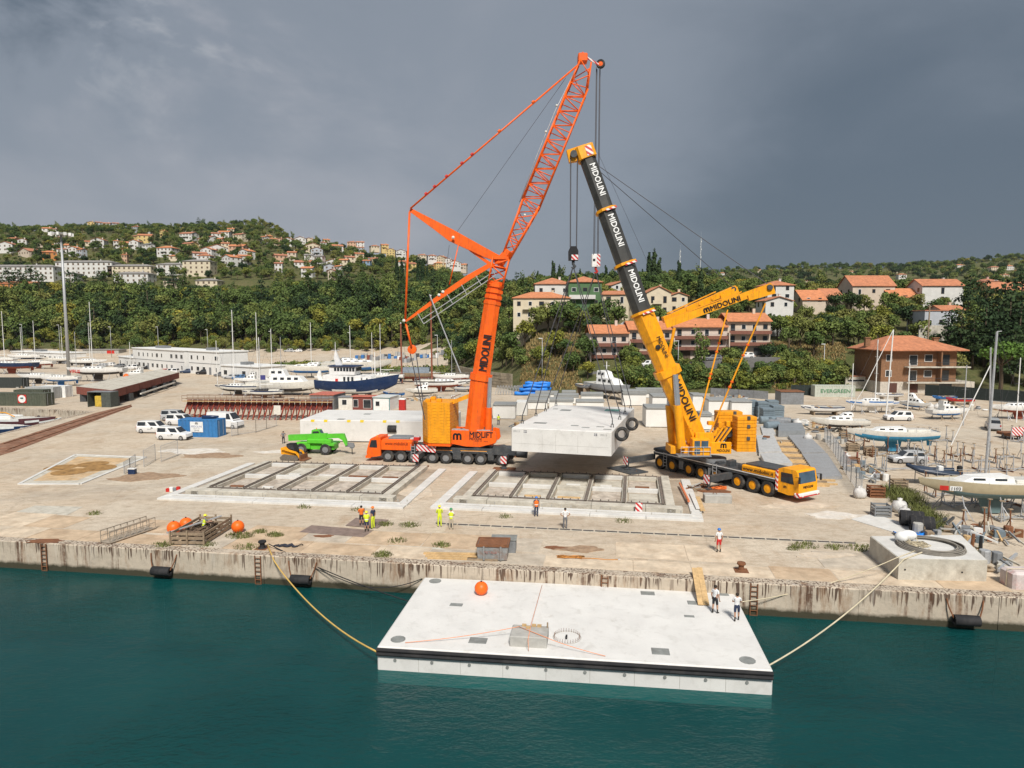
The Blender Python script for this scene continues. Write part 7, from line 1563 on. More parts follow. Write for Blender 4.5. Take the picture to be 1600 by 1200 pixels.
for k,m_ in enumerate((redm,white,mgrey,redm)):mb=MB();mb.bevbox(-.5+k*.3,-.15+k*.3,-.2+.1*k,.1+.1*k,0,.35+.1*(k%2),.04);mb.obj('piece',m_,t)
t=item('toolbox_crate','small dark blue plastic crate beside the rusty concrete pad','crate',207,741,-5);mb=MB();mb.bevbox(-.4,.4,-.25,.25,.02,.6,.05);mb.obj('crate_body',navy,t);mb=MB();mb.box(-.42,.42,-.27,.27,.6,.68);mb.obj('rim',white,t)
# fence panels
def fence_panel(t,a,b,h,mat,n_=14,rows=6):
    a,b=Vector(a),Vector(b)
    for p in (a,b):mb=MB();mb.tube([p,p+Vector((0,0,h))],.035,5);mb.obj('post',mat,t)
    mb=MB()
    for z in (.15,h-.03):mb.tube([a+Vector((0,0,z)),b+Vector((0,0,z))],.025,4)
    for k in range(1,n_):p=a.lerp(b,k/n_);mb.tube([p+Vector((0,0,.15)),p+Vector((0,0,h-.03))],.010,3)
    for k in range(1,rows):z=.15+(h-.18)*k/rows;mb.tube([a+Vector((0,0,z)),b+Vector((0,0,z))],.010,3)
    mb.obj('wire_mesh',mat,t)
def fence(label,pts,h=1.9,mat=None,solid=None):
    w=[P(*p)for p in pts];t=thing('mesh_fence',label,'fence',w[0])
    for a,b in zip(w[:-1],w[1:]):
        l=(b-a).length;n_=max(1,round(l/3))
        for k in range(n_):
            p,q=a.lerp(b,k/n_)-w[0],a.lerp(b,(k+1)/n_)-w[0]
            if solid:
                mb=MB();mb.beam(p+Vector((0,0,h/2)),q+Vector((0,0,h/2)),.03,h);mb.obj('net_panel',solid,t);mb=MB();mb.tube([p,p+Vector((0,0,h+.15))],.04,5);mb.obj('post',dgrey,t)
            else:fence_panel(t,p,q,h,mat or galv)
fence('wire mesh site fence running right from the blue container',((362,682),(372,680),(400,676),(432,666)),2.0);fence('wire mesh panels standing behind the rusty concrete pad, left group',((225,730),(243,719)),2.0);fence('wire mesh panels standing behind the rusty concrete pad, right group',((252,722),(278,712)),2.0);fence('low mesh panel at the near corner of the rusty pad',((194,741),(212,728)),1.4)
fence('tall mesh fence dividing the crane site from the boat yard',((1346,777),(1322,742),(1302,708),(1288,690)),2.2)
netm=M('dark_shade_net',(.022,.030,.028),.9,var=.3);fence('dark shade net fence at the back of the right boat yard',((1445,618),(1620,632)),2.6,solid=netm);fence('grey corrugated fence behind the floats on the right',((1110,618),(1200,624)),1.8,solid=mgrey);fence('dark net fence between the pale container and the grey shed',((1236,617),(1276,618)),2.4,solid=netm)
# galvanised boat cradles in the right yard
for i,(px,py,w,d,deg)in enumerate(((1375,712,3.2,2.0,5),(1440,712,2.6,2.0,-8),(1405,735,4.4,2.4,-4),(1500,712,2.4,1.8,10),(1530,722,2.6,2.0,-5),(1570,716,2.6,2.0,12),(1590,735,2.6,2.2,0),(1516,742,2.8,2.0,-4),(1480,775,3.2,2.2,-6),(1560,790,3.4,2.4,2),(1595,690,2.2,1.6,30),(1470,690,2.4,1.6,0),(1340,690,2.4,1.8,10),(1580,812,2.6,2.2,-10),(1455,728,2.4,1.8,4),(1545,735,2.6,2.0,-9),(1480,722,2.2,1.6,8),(1505,790,2.8,2.0,-3),(1600,760,2.4,2.0,6),(1425,690,2.2,1.6,-5),(1540,830,2.6,2.0,14),(1365,735,2.2,1.6,-12))):
    t=item('boat_cradle','empty galvanised boat cradle in the right yard, number %d counting from the left'%0,'cradle',px,py,deg,'galvanised boat cradles');t['_px']=px
    for x in (-w/2,w/2):
        mb=MB();mb.beam((x,-d/2,.1),(x,d/2,.1),.12,.16);mb.obj('base_beam',galv if i%3 else rust,t)
        for y in (-d/2,d/2):
            hh=rr.uniform(1.4,2.3);mb=MB();mb.tube([(x,y,.15),(x,y*.9,hh)],.06,5);mb.tube([(x,y*.45,.15),(x,y*.92,hh*.6)],.04,4);mb.obj('upright',galv if i%4 else rust,t);mb=MB();mb.box(x-.18,x+.18,y*.9-.1,y*.9+.1,hh,hh+.08);mb.obj('pad',oldtimber,t)
    mb=MB();mb.beam((-w/2,0,.22),(w/2,0,.22),.1);mb.beam((-w/2,-d/2,.22),(w/2,d/2,.22),.06);mb.obj('spine_beam',galv,t)
cr=sorted([o for o in COL.objects if o.name.startswith('boat_cradle')],key=lambda o:o['_px'])
for k,o in enumerate(cr):o['label']='empty galvanised boat cradle in the right yard, %s from the left'%nth(k+1);del o['_px']
for i,(px,py,h,lab)in enumerate(((1517,868,1.6,'rusty upright pile near the square concrete platform'),(1532,858,1.0,'short black post right of the rusty pile'),(1320,723,1.3,'left red post of the pair by the chain pile'),(1339,723,1.3,'right red post of the pair by the chain pile'),(1389,772,1.9,'thin dark post among the tall weeds'))):
    t=item('post',lab,'post',px,py,0);mb=MB();mb.tube([(0,0,0),(.12 if i==0 else 0,0,h)],[.14,.11]if i!=4 else .05,7);mb.obj('shaft',(rust,black,rustred,rustred,dgrey)[i],t);mb=MB();mb.box(-.22,.22,-.22,.22,0,.04);mb.obj('foot_plate',rust,t)
for i,(a,b)in enumerate((((1522,872),(1572,886)),((1440,838),(1478,818)),((1462,838),(1490,812)),((1500,870),(1526,842)),((1560,898),(1588,870)))):
    t=item('scrap_beam','long discarded steel beam in the debris at the lower right, %s'%('front one pointing to the edge','left one','middle one','near the posts','at the picture edge')[i],'beam',*a,0);e=P(*b)-P(*a);mb=MB();mb.beam((0,0,.3),(e.x,e.y,.2+.25*(i%2)),.16,.2);mb.obj('beam',(galv,dgrey,dgrey,galv,galv)[i],t);mb=MB();mb.cbox((e.x*.5,e.y*.5,0),.4,.3,.22);mb.obj('chock',oldtimber,t)
t=item('tarped_bale','white and red wrapped bale at the lower right picture edge','bale',1590,916,0);mb=MB();mb.bevbox(-.7,1.5,-.6,.8,0,1.1,.15);mb.obj('bale',M('bale_wrap',(.55,.48,.46),.7,var=.2,dirt=(.45,.12,.1),dscale=1.2,damt=.8,bump=.5,bscale=3),t);mb=MB();mb.tube([(-.75,0,.05),(-.75,0,1.15),(1.55,0,1.15),(1.55,0,.05)],.03,5);mb.obj('strap',rope,t)
t=item('warning_trailer','red and white chevron board trailer at the right edge of the yard','trailer',1592,688,0);mb=MB();mb.box(-1.2,1.2,-.05,.05,.7,1.9);mb.obj('chevron_board',warn,t);mb=MB();mb.bevbox(-1.2,1.2,.1,3,.5,.9,.05);mb.obj('frame',rust,t);wheel(t,-1.1,1.5,.35,.35,.22,mgrey,-1);wheel(t,1.1,1.5,.35,.35,.22,mgrey,1)
# lamp posts
def lamp(label,px,pyb,pyt,Y=None,head='arm',mat=galv,name='street_lamp',r=.09):
    b=P(px,pyb)if Y is None else Vector((PY(px,pyb,Y).x,Y,tz(PY(px,pyb,Y).x,Y)));h=PY(px,pyt,b.y).z-b.z;t=thing(name,label,'lamp',b);mb=MB();mb.tube([(0,0,-.3),(0,0,h)],[r*1.3,r*.7],8);mb.obj('pole',mat,t,True)
    if head=='arm':mb=MB();mb.bevbox(-.9,.12,-.14,.14,h,h+.14,.03);mb.obj('lamp_head',white,t)
    elif head=='crown':
        mb=MB();mb.lathe([(.5,h-.2),(2.6,h),(2.6,h+.25),(.5,h+.3)],n=12);mb.obj('head_frame',galv,t)
        for k in range(10):a=k*.628;mb=MB();mb.cbox((math.cos(a)*2.9,math.sin(a)*2.9,h-.5),.8,.6,.9,a);mb.obj('floodlight',white,t)
    return t
lamp('very tall grey floodlight mast at the left of the yard',108,589,366,head='crown',name='floodlight_mast',r=.42)
for k,(px,pb,pt)in enumerate(((36,548,507),(94,548,508),(174,548,511),(248,552,511),(325,552,515),(424,555,518),(547,556,520),(684,590,524))):lamp('slim street lamp along the far road, %s from the left'%nth(k+1),px,pb,pt,300 if pb<560 else None)
lamp('slim lamp post on the slope left of the grey launch',847,600,529,172);lamp('slim lamp post right of the yellow crane by the slope path',1286,606,538);lamp('short lamp post on the slope before the townhouse',1059,590,533,172)
for i,(px,py,pt)in enumerate(((1062,432,383),(1094,436,362))):
    b=T(px,py);b=b or PY(px,py,300);h=PY(px,pt,b.y).z-b.z;t=thing('telecom_mast',('shorter left' if i==0 else 'taller right')+' white telecom mast on the wooded ridge','mast',b);mb=MB();mb.tube([(0,0,-2),(0,0,h*.86)],.35,8);mb.tube([(0,0,h*.8),(0,0,h)],.06,5);mb.obj('mast_tube',white,t)
    for k in range(7):a=k*2.1;mb=MB();mb.cbox((math.cos(a)*.9,math.sin(a)*.9,h*(.45+.055*k)),.7,.7,2.2,a);mb.obj('antenna_panel',white,t)
b=PY(1450,530,186);t=thing('utility_pole','timber utility pole behind the brown house roof','pole',Vector((b.x,186,tz(b.x,186))));mb=MB();hh=PY(1450,476,186).z-tz(b.x,186);mb.tube([(0,0,0),(0,0,hh)],[.24,.17],7);mb.obj('pole_shaft',oldtimber,t);mb=MB();mb.beam((-.6,0,hh-.5),(.6,0,hh-.5),.1);mb.obj('cross_arm',oldtimber,t)
# far storage yard beyond the parking
for k in range(26):
    px=535+k*7.6+rr.uniform(-2,2);py=541+rr.uniform(-2,6)+(k>17)*6;p=P(px,py);p=Vector((PY(px,py,290).x,290+rr.uniform(-14,14),0));p.z=max(0,tz(p.x,p.y));m_=(mgrey,galv,dgrey,bluem,concM,white,rustred)[k%7]
    t=thing('storage_pile','dim pile of stored material in the far yard, %s from the left'%nth(k+1),'materials',p,R(rr.uniform(-8,8)))
    for q in range(3):mb=MB();x=-1.8+q*1.3;mb.bevbox(x,x+1.2,-1,1,0,rr.uniform(.8,2.4),.05);mb.obj('stack',m_ if q!=1 else (mgrey,concM,galv)[k%3],t)
t=thing('low_wall','weathered stone retaining wall at the foot of the central slope','wall',(0,0,0));stone=M('retaining_stone',(.26,.22,.16),.95,var=.4,scale=.6,bump=.8,bscale=1.2)
wpts=[(P(712,592)),(P(740,600)),(P(770,606)),(P(800,610))]
for a,b in zip(wpts[:-1],wpts[1:]):
    for k in range(6):
        for z in range(5):
            p,q=a.lerp(b,k/6),a.lerp(b,(k+.96)/6);mb=MB();o_=rr.uniform(-.12,.12);mb.beam(p+Vector((0,2+o_,z*.8+.38)),q+Vector((0,2+o_,z*.8+.38)),.5,.74);mb.obj('stone',stone,t)

# loose yard clutter: each heap is one thing made of many discarded pieces
def heap(label,px,py,sx,sy,n_,mats,seed,big=1.0):
    q=random.Random(seed);t=item('scrap_heap',label,'scrap',px,py,0)
    for k in range(n_):
        x,y=q.uniform(-sx,sx),q.uniform(-sy,sy);m_=q.choice(mats);c=q.random();mb=MB();s=q.uniform(.5,1.2)*big
        if c<.4:mb.cbox((x,y,0),.7*s,.5*s,.5*s*q.uniform(.4,1.5),q.uniform(0,3))
        elif c<.7:a=q.uniform(0,3.1);mb.beam((x-math.cos(a)*s,y-math.sin(a)*s,.1+q.uniform(0,.3)),(x+math.cos(a)*s,y+math.sin(a)*s,.1+q.uniform(0,.7)),.1,.12)
        elif c<.85:mb.lathe([(.3*s,0),(.32*s,.05),(.32*s,.75*s),(.3*s,.8*s)],(x,y,0),9)
        else:mb.tube([(x+.45*s*math.cos(j*.63),y+.45*s*math.sin(j*.63),.14)for j in range(10)],.13,5,closed=True)
        mb.obj('piece',m_,t)
mixed=[galv,mgrey,oldtimber,rust,concM,white,bgrey,timber,concS]
for i,(px,py,sx,sy,n_,lab)in enumerate(((1250,662,3.5,2.5,26,'jumble of grey scrap beside the low metal shed'),(1285,672,2.5,2.5,20,'jumble of scrap left of the cream motor boat'),(1305,690,2,2.5,20,'jumble of scrap at the far end of the tall mesh fence'),(1345,735,1.6,2.2,22,'jumble of scrap inside the boat yard by the tall mesh fence'),(1372,750,1.6,1.6,14,'small jumble of scrap behind the rusty wire crate'),(1480,840,2.2,1.5,22,'jumble of broken frames behind the square concrete platform'),(1515,830,2.2,1.2,18,'jumble of frames under the gold racing yacht'),(1570,845,2,1.5,16,'jumble of stands below the stern of the gold yacht'),(1555,885,1.5,1,14,'jumble of pipes right of the rusty pile'),(1425,632,4,1.5,16,'row of odds and ends along the dark net fence, left half'),(1520,640,5,1.5,20,'row of odds and ends along the dark net fence, right half'),(1130,622,5,2,24,'heap of rubble along the grey corrugated fence'),(1200,690,1.2,2,12,'loose scrap beside the yellow counterweight'),(640,625,4,2,24,'boatyard clutter right of the trawler bow'),(520,632,5,1.2,18,'clutter beneath the trawler keel'),(455,628,4,1,14,'clutter beneath the motor yacht'),(700,622,4,1.5,16,'clutter below the long white wooden hull'),(70,606,6,2,20,'clutter among the boats behind the left containers'),(790,640,2,2,14,'loose rubble beside the white floats right of the orange crane'),(815,668,1.4,1.4,12,'loose rubble left of the hanging pontoon'))):heap(lab,px,py,sx,sy,n_,mixed,40+i)
# cast slabs along the quay edge
ap=bpy.data.objects.new('quay_apron',None);COL.objects.link(ap);struct(ap);q=random.Random(8)
aps=[M('apron_slab_%s'%n_,c,.92,var=.25,scale=.8,bump=.4,bscale=7,dirt=d_,dscale=.5,damt=.7)for n_,c,d_ in (('pale',(.58,.48,.36),(.36,.26,.17)),('warm',(.50,.38,.26),(.30,.20,.12)),('grey',(.47,.41,.33),(.28,.22,.16)))]
for r_,(y0,y1)in enumerate(((1.0,3.6),(3.65,7.3))):
    x=-46.0
    while x<60:
        w=q.uniform(3.0,6.5)
        if q.random()<.72:mb=MB();mb.bevbox(x,x+w-.05,y0+q.uniform(0,.06),y1-q.uniform(0,.5),.002,q.uniform(.012,.03),.006);o=mb.obj('slab',q.choice(aps),ap);o.location=(0,quay_y(0),0);o.rotation_euler=(0,0,R(QD))
        x+=w
# ================================================================ buildings
def wallm(n,c):return M('wall_'+n,c,.85,var=.08,scale=.7,dirt=tuple(q*.72 for q in c),dscale=.3,damt=.45)
WALLS=dict(white=wallm('white',(.62,.61,.58)),cream=wallm('cream',(.62,.54,.40)),yellow=wallm('yellow',(.62,.47,.20)),beige=wallm('beige',(.56,.47,.375)),peach=wallm('peach',(.58,.38,.26)),grey=wallm('grey',(.42,.44,.47)),pink=wallm('pink',(.58,.40,.35)),orange=wallm('orange',(.58,.25,.08)),blue=wallm('blue',(.22,.32,.42)),green=wallm('green',(.085,.165,.075)))
ROOFS=dict(red=terr2,terracotta=terr,orange=terr3,grey=greyroof)
shut=M('window_shutter',(.14,.10,.07),.8,var=.3);WM={}
def win_mesh(w,h,kind='plain'):
    k=(round(w,1),round(h,1),kind)
    if k not in WM:
        a=MB();a.box(-w/2,w/2,-.06,.02,0,h);b=MB();b.box(-w/2+.1,w/2-.1,-.08,-.058,.1,h-.1);WM[k]=(a.mesh('window',white if kind=='plain' else shut),b.mesh('pane',glass))
    return WM[k]
def window(parent,x,y,z,w,h,pane=True,kind='plain',rz=0):
    a,b=win_mesh(w,h,kind);o=put('window',a,parent,(x,y,z),rz)
    if pane:put('pane',b,o)
    return o
dark_win={}
def house(label,loc,w,d,st,wall,roof,rz=0,kind='hip',near=False,fh=2.9,pitch=.30,base=4,name='house',cat='house',group=None,win=None,over=.45,chimney=True,nwin=None,balc=False):
    t=thing(name,label,cat,loc,rz,group);h=st*fh;BLOCK.append((loc[0],loc[1],max(w,d)*.55));wm=WALLS.get(wall,wall)if isinstance(wall,str)else wall;rm=ROOFS[roof]if isinstance(roof,str)else roof
    mb=MB()
    if kind=='gable':mb.prism([(-w/2,-base),(w/2,-base),(w/2,h),(0,h+w/2*pitch*1.2),(-w/2,h)],-d/2,d/2)
    elif kind=='side':mb.prism([(-d/2,-base),(d/2,-base),(d/2,h),(0,h+d/2*pitch*1.2),(-d/2,h)],-w/2,w/2,'x')
    else:mb.box(-w/2,w/2,-d/2,d/2,-base,h)
    mb.obj('wall',wm,t);mb=MB();o=over;th=.18
    if kind=='hip':
        rh=min(w,d)/2*pitch*1.25;x,y=w/2+o,d/2+o;rx=max(.2,w/2-d/2*.9)if w>=d else .2;ry=max(.2,d/2-w/2*.9)if d>w else .2
        lo=[(-x,-y),(x,-y),(x,y),(-x,y)];hi2=[(-rx,-ry),(rx,-ry),(rx,ry),(-rx,ry)]
        mb.loft([[(a,b,h+.003)for a,b in lo],[(a,b,h+th)for a,b in lo],[(a,b,h+th+rh)for a,b in hi2]])
    elif kind=='gable':
        k=pitch*1.2;x=w/2+o;z0=h-o*k+.02;zr=h+w/2*k+.02;mb.prism([(-x,z0),(0,zr),(x,z0),(x,z0+th),(0,zr+th),(-x,z0+th)],-d/2-o,d/2+o)
    elif kind=='side':
        k=pitch*1.2;x=d/2+o;z0=h-o*k+.02;zr=h+d/2*k+.02;mb.prism([(-x,z0),(0,zr),(x,z0),(x,z0+th),(0,zr+th),(-x,z0+th)],-w/2-o,w/2+o,'x')
    else:mb.bevbox(-w/2-.2,w/2+.2,-d/2-.2,d/2+.2,h+.003,h+.3,.05)
    r_=mb.obj('roof',rm,t)
    if chimney and kind!='flat':
        cx=w*.22;mb=MB();z=h+(min(w,d)/2*pitch*.6);mb.box(cx-.35,cx+.35,.3,1.0,z,z+1.6);mb.box(cx-.45,cx+.45,.2,1.1,z+1.6,z+1.75);mb.obj('chimney',wm,r_)
    n_=nwin or max(2,int(w/3.0))
    for s in range(st):
        for k in range(n_):
            ww=1.1 if rnd.random()<.75 or not near else 1.5;door=near and rnd.random()<.2
            window(t,-w/2+(k+.5)*w/n_,-d/2,s*fh+(.95 if not door else .2),ww if near else 1.2,1.35 if not door else 2.1,near,'plain' if rnd.random()<.45 and near else 'shutter')
        m_=max(1,int(d/4))
        for k in range(m_):
            for sx in (-1,1):window(t,sx*w/2,-d/2+(k+.5)*d/m_,s*fh+.95,1.1,1.35,near,'shutter',sx*math.pi/2)
    if balc and st>1:
        for s in range(1,st):
            x0=-w/2+rnd.uniform(0,.3)*w;x1=x0+w*rnd.uniform(.35,.6);mb=MB();mb.box(x0,x1,-d/2-1.2,-d/2,s*fh-.1,s*fh+.05);mb.box(x0,x1,-d/2-1.2,-d/2-1.1,s*fh+.05,s*fh+1.0);mb.obj('balcony',wm,t)
    return t
def place(px,py):
    p=T(px,py)
    return p if p is not None else PY(px,py,800)
# ---- hill town on the left, by bands
HT=[(75,367,14),(86,368,9),(143,356,10),(155,356,10),(168,357,11),(181,357,10),(213,363,11),(226,363,9),(234,365,7),(22,384,13),(36,386,13),(14,394,25),(49,400,32),(64,386,11),(83,390,13),(78,407,21),(92,382,9),(113,390,21),(99,396,16),(118,400,16),(129,402,12),(140,384,13),(156,387,22),(182,388,9),(198,386,22),(213,389,17),(233,394,16),(197,402,12),(196,411,9),(216,375,22),(228,379,22),(256,371,9),(288,369,11),(296,376,24),(297,387,22),(314,384,11),(338,376,15),(352,373,19),(331,381,15),(346,384,11),(376,377,19),(361,367,11),(263,400,28),(273,407,16),(312,409,22),(327,403,22),(338,400,34),(353,392,13),(373,397,26),(386,405,22),(322,413,22),(362,415,26),(382,413,20),(420,379,11),(428,384,11),(438,384,9),(436,425,13),(413,381,14),(441,382,11),(452,384,15),(470,383,19),(485,384,15),(488,395,24),(496,401,20),(510,383,11),(505,389,11),(438,406,21),(457,407,15),(475,417,28),(484,411,15),(499,413,17),(519,415,21),(546,414,17),(538,419,15),(482,433,20),(514,429,20),(520,437,13),(530,430,13),(525,395,22),(540,395,15),(550,387,15),(563,387,13),(585,389,15),(601,391,12),(611,399,15),(560,395,19),(561,408,15),(592,408,15),(583,416,16),(574,420,13),(628,401,17),(627,410,15),(631,421,15),(646,410,17),(660,407,15),(675,408,15),(690,410,15),(641,424,17),(668,426,30),(690,420,28),(711,419,21),(723,422,15),(701,414,15)]
wcol=['white','white','white','cream','white','beige','peach','white','cream','yellow','white','grey']
spec={78:('orange','orange'),197:('yellow','orange'),216:('yellow','red'),228:('yellow','terracotta'),233:('white','grey'),514:('grey','grey'),438:('peach','red'),601:('yellow','orange'),592:('yellow','terracotta'),668:('yellow','terracotta'),641:('yellow','red'),574:('blue','terracotta'),475:('white','red'),499:('white','grey'),484:('white','grey'),482:('white','orange')}
hr=random.Random(21);rows={}
for px,py,w in HT:
    p=place(px,py);sc=p.y/FPX*.88;c,r=spec.get(px,(wcol[hr.randrange(len(wcol))],('red','terracotta','terracotta','orange','red')[hr.randrange(5)]))
    band='crest band' if py<372 else 'upper band' if py<390 else 'middle band' if py<406 else 'lowest band'
    ww=w*sc;st=2 if hr.random()<.75 else 1
    o=house('',p,ww,min(ww*.8,11),st,c,r,R(hr.uniform(-35,35)),hr.choice(('hip','gable','side','side')),False,2.9,balc=hr.random()<.4,group='houses of the hillside town');BLOCK.append((p.x,p.y-ww*.5-4,ww*.42))
    rows.setdefault(band,[]).append((px,o,c,r,st))
for band,l in rows.items():
    l.sort(key=lambda q:q[0])
    for k,(px,o,c,r,st)in enumerate(l):o['label']='%s %s house, %s roof, %s from left in the hill town %s'%(c,'single storey' if st==1 else 'two storey',{'red':'dull red','terracotta':'terracotta','orange':'bright orange','grey':'grey'}[r],nth(k+1),band)
# ---- apartment blocks
def block(label,px0,px1,pyb,st,wall,roof,kind='hip',rz=0,d=11,fh=2.9):
    p=place((px0+px1)/2,pyb);w=(px1-px0)*p.y/FPX
    for k in range(3):BLOCK.append((p.x+(k-1)*w/3,p.y,w*.22));BLOCK.append((p.x+(k-1)*w/3,p.y-13,w*.17))
    t=house(label,p,w,d,st,wall,roof,R(rz),kind,False,fh,.22,6,'apartment_block','apartment block',nwin=max(4,int(w/3.2)));BLOCK.pop(-1);return t
block('long white three storey apartment block at the left edge of the hill',-30,92,439,3,'white','grey');block('long white apartment block right of the lamp mast, longest one',96,182,431,3,'white','grey');block('cream apartment block stepping down at the right of the long row',176,242,431,2,'cream','grey');block('lower pale terrace under the cream apartment block',186,238,443,2,'white','grey');block('separate pale apartment block with grey hip roof in the middle of the hill',292,334,430,3,'cream','grey');block('grey roofed wing left of the separate pale block',251,293,428,2,'white','grey');block('yellow apartment house with orange roof at the left edge of the wood',-20,62,459,2,'orange','terracotta','side')
block('grey roofed bungalow peeking above the wood',262,284,446,1,'cream','grey');block('second grey roofed bungalow peeking above the wood',312,345,447,1,'cream','grey');block('white low house beside the lamp mast under the apartment row',107,124,443,2,'white','grey')
# ---- offices by the yard
def office(label,px0,px1,py0,py1,st,Y=None):
    a,b=P(px0,py0),P(px1,py1);d_=b-a;w=d_.length;rz=math.atan2(d_.y,d_.x);t=thing('office_building',label,'building',a,rz);h=3.7*st;off=M('office_white',(.70,.70,.68),.7,var=.05,dirt=(.55,.53,.48),dscale=.2,damt=.35)
    mb=MB();mb.box(0,w,0,10,-.5,h);mb.obj('wall',off,t);mb=MB();mb.bevbox(-.25,w+.25,-.3,10.3,h,h+.35,.05);mb.obj('roof',off,t);mb=MB();mb.box(0,w,-.08,-.01,3.55,3.68)if st>1 else mb.box(0,w,-.08,-.01,.0,.4);mb.obj('string_course',mgrey,t)
    mb=MB();mb.bevbox(w*.3,w*.45,3,6,h+.35,h+1.2,.05);mb.obj('roof_unit',mgrey,t)
    q=random.Random(int(px0))
    for s in range(st):
        n_=int(w/3.6)
        for k in range(n_):
            if q.random()<.85:
                if s==0 and k%5==3:mb=MB();mb.box((k+.3)*w/n_,(k+.3)*w/n_+1.3,-.06,-.01,0,2.4);mb.obj('door',mgrey,t)
                else:window(t,(k+.5)*w/n_,0,s*3.7+1.0,q.choice((1.0,1.3,1.8)),1.5)
    return t
office('white single storey wing at the left end of the offices',186,208,572,575,1);office('white two storey office on the left beside the parked cars',208.5,289,575,583,2);office('white two storey office on the right before the wood',296,344,583,587,2);office('white single storey office annex behind the beige yacht',346,404,590,594,1);office('long low white boat hall at the far left',18,98,562,566,1)
t=item('store_wall','grey low storehouse with a red door behind the far left yachts','building',130,562,-3);mb=MB();mb.box(0,17,0,6,0,4.5);mb.obj('wall',concM,t);mb=MB();mb.box(11.5,15,-.06,-.01,1,4.2);mb.obj('door',redm,t);mb=MB();mb.bevbox(-.3,17.3,-.3,6.3,4.5,4.75,.05);mb.obj('roof',greyroof,t)
# ---- central and right houses
def hp_(px,Y):x=PY(px,500,Y).x;return Vector((x,Y,tz(x,Y)))
def at(px,pyb,Y):q=PY(px,pyb,Y);return q
def near_house(label,px0,px1,pyb,pye,Y,st,wall,roof,kind,d,rz=0,**kw):
    q0,q1=PY(px0,pyb,Y),PY(px1,pyb,Y);w=q1.x-q0.x;h=PY(px0,pye,Y).z-q0.z
    return house(label,Vector(((q0.x+q1.x)/2,Y+d/2,q0.z)),w,d,st,wall,roof,R(rz),kind,True,h/st,base=8,**kw)
near_house('yellow villa with an orange hip roof on the central slope',802,890,500,466,205,2,'cream','orange','hip',12,balc=True,pitch=.26);t=near_house('white wing of the large orange roofed villa',836,892,478,444,226,2,'white','terracotta','hip',13,pitch=.3);t=near_house('green painted wing of the large orange roofed villa',888,940,480,441,222,2,'green','terracotta','hip',15,balc=True,pitch=.3)
mb=MB();q0,q1=PY(888,463,219),PY(928,463,219);o=t;mb.box(-5.2,3.2,-9.0,-7.6,2.6,3.9);mb.obj('white_balcony',WALLS['white'],o)
near_house('white house with side gable behind the dark boom',948,986,466,446,246,2,'white','terracotta','gable',11,14);near_house('cream house with orange roof left of the dark boom',948,990,490,460,214,2,'cream','terracotta','side',10,-18,pitch=.2);near_house('cream gable house right of the dark boom',1010,1048,492,457,212,2,'cream','terracotta','gable',11,pitch=.42,balc=True);near_house('cream extension joined to the gable house',1046,1074,490,462,215,2,'cream','terracotta','gable',9,pitch=.3)
near_house('white house with orange hip roof right of the crane arm tip',1199,1240,470,446,226,2,'white','terracotta','hip',11);near_house('low house in front of the white hip roofed house',1196,1238,484,470,208,1,'white','terracotta','gable',8,pitch=.25);near_house('orange roofed bungalow, left of the low pair',1254,1290,476,468,232,1,'beige','orange','side',11,pitch=.5);near_house('orange roofed bungalow, right of the low pair',1288,1316,474,464,238,1,'beige','terracotta','side',10,pitch=.5)
near_house('beige house with long terracotta roof on the right ridge',1332,1398,462,446,240,1,'beige','terracotta','side',11,pitch=.55,nwin=3);near_house('plain white gabled house on the right ridge',1440,1504,474,446,235,2,'white','terracotta','side',9,pitch=.42,nwin=1);near_house('yellow house with red roof at the right picture edge',1553,1640,468,453,240,1,'yellow','terracotta','side',12,pitch=.4);near_house('small red roofed house behind the yellow edge house',1537,1562,446,440,300,1,'pink','red','hip',9);near_house('low terracotta roofs between the two ridge houses',1392,1436,472,464,236,1,'beige','orange','side',10,pitch=.5)
near_house('half ruined pale house with a terrace wall above the brown house',1444,1496,512,486,200,1,'grey','red','flat',9);near_house('terracotta roofed end of the half ruined house',1470,1506,500,484,206,1,'beige','terracotta','side',7)
t=thing('terrace_wall','pale terrace wall below the half ruined house','wall',PY(1436,516,196));mb=MB();mb.box(0,12,0,.5,-3,1.4);mb.obj('wall',concS,t)
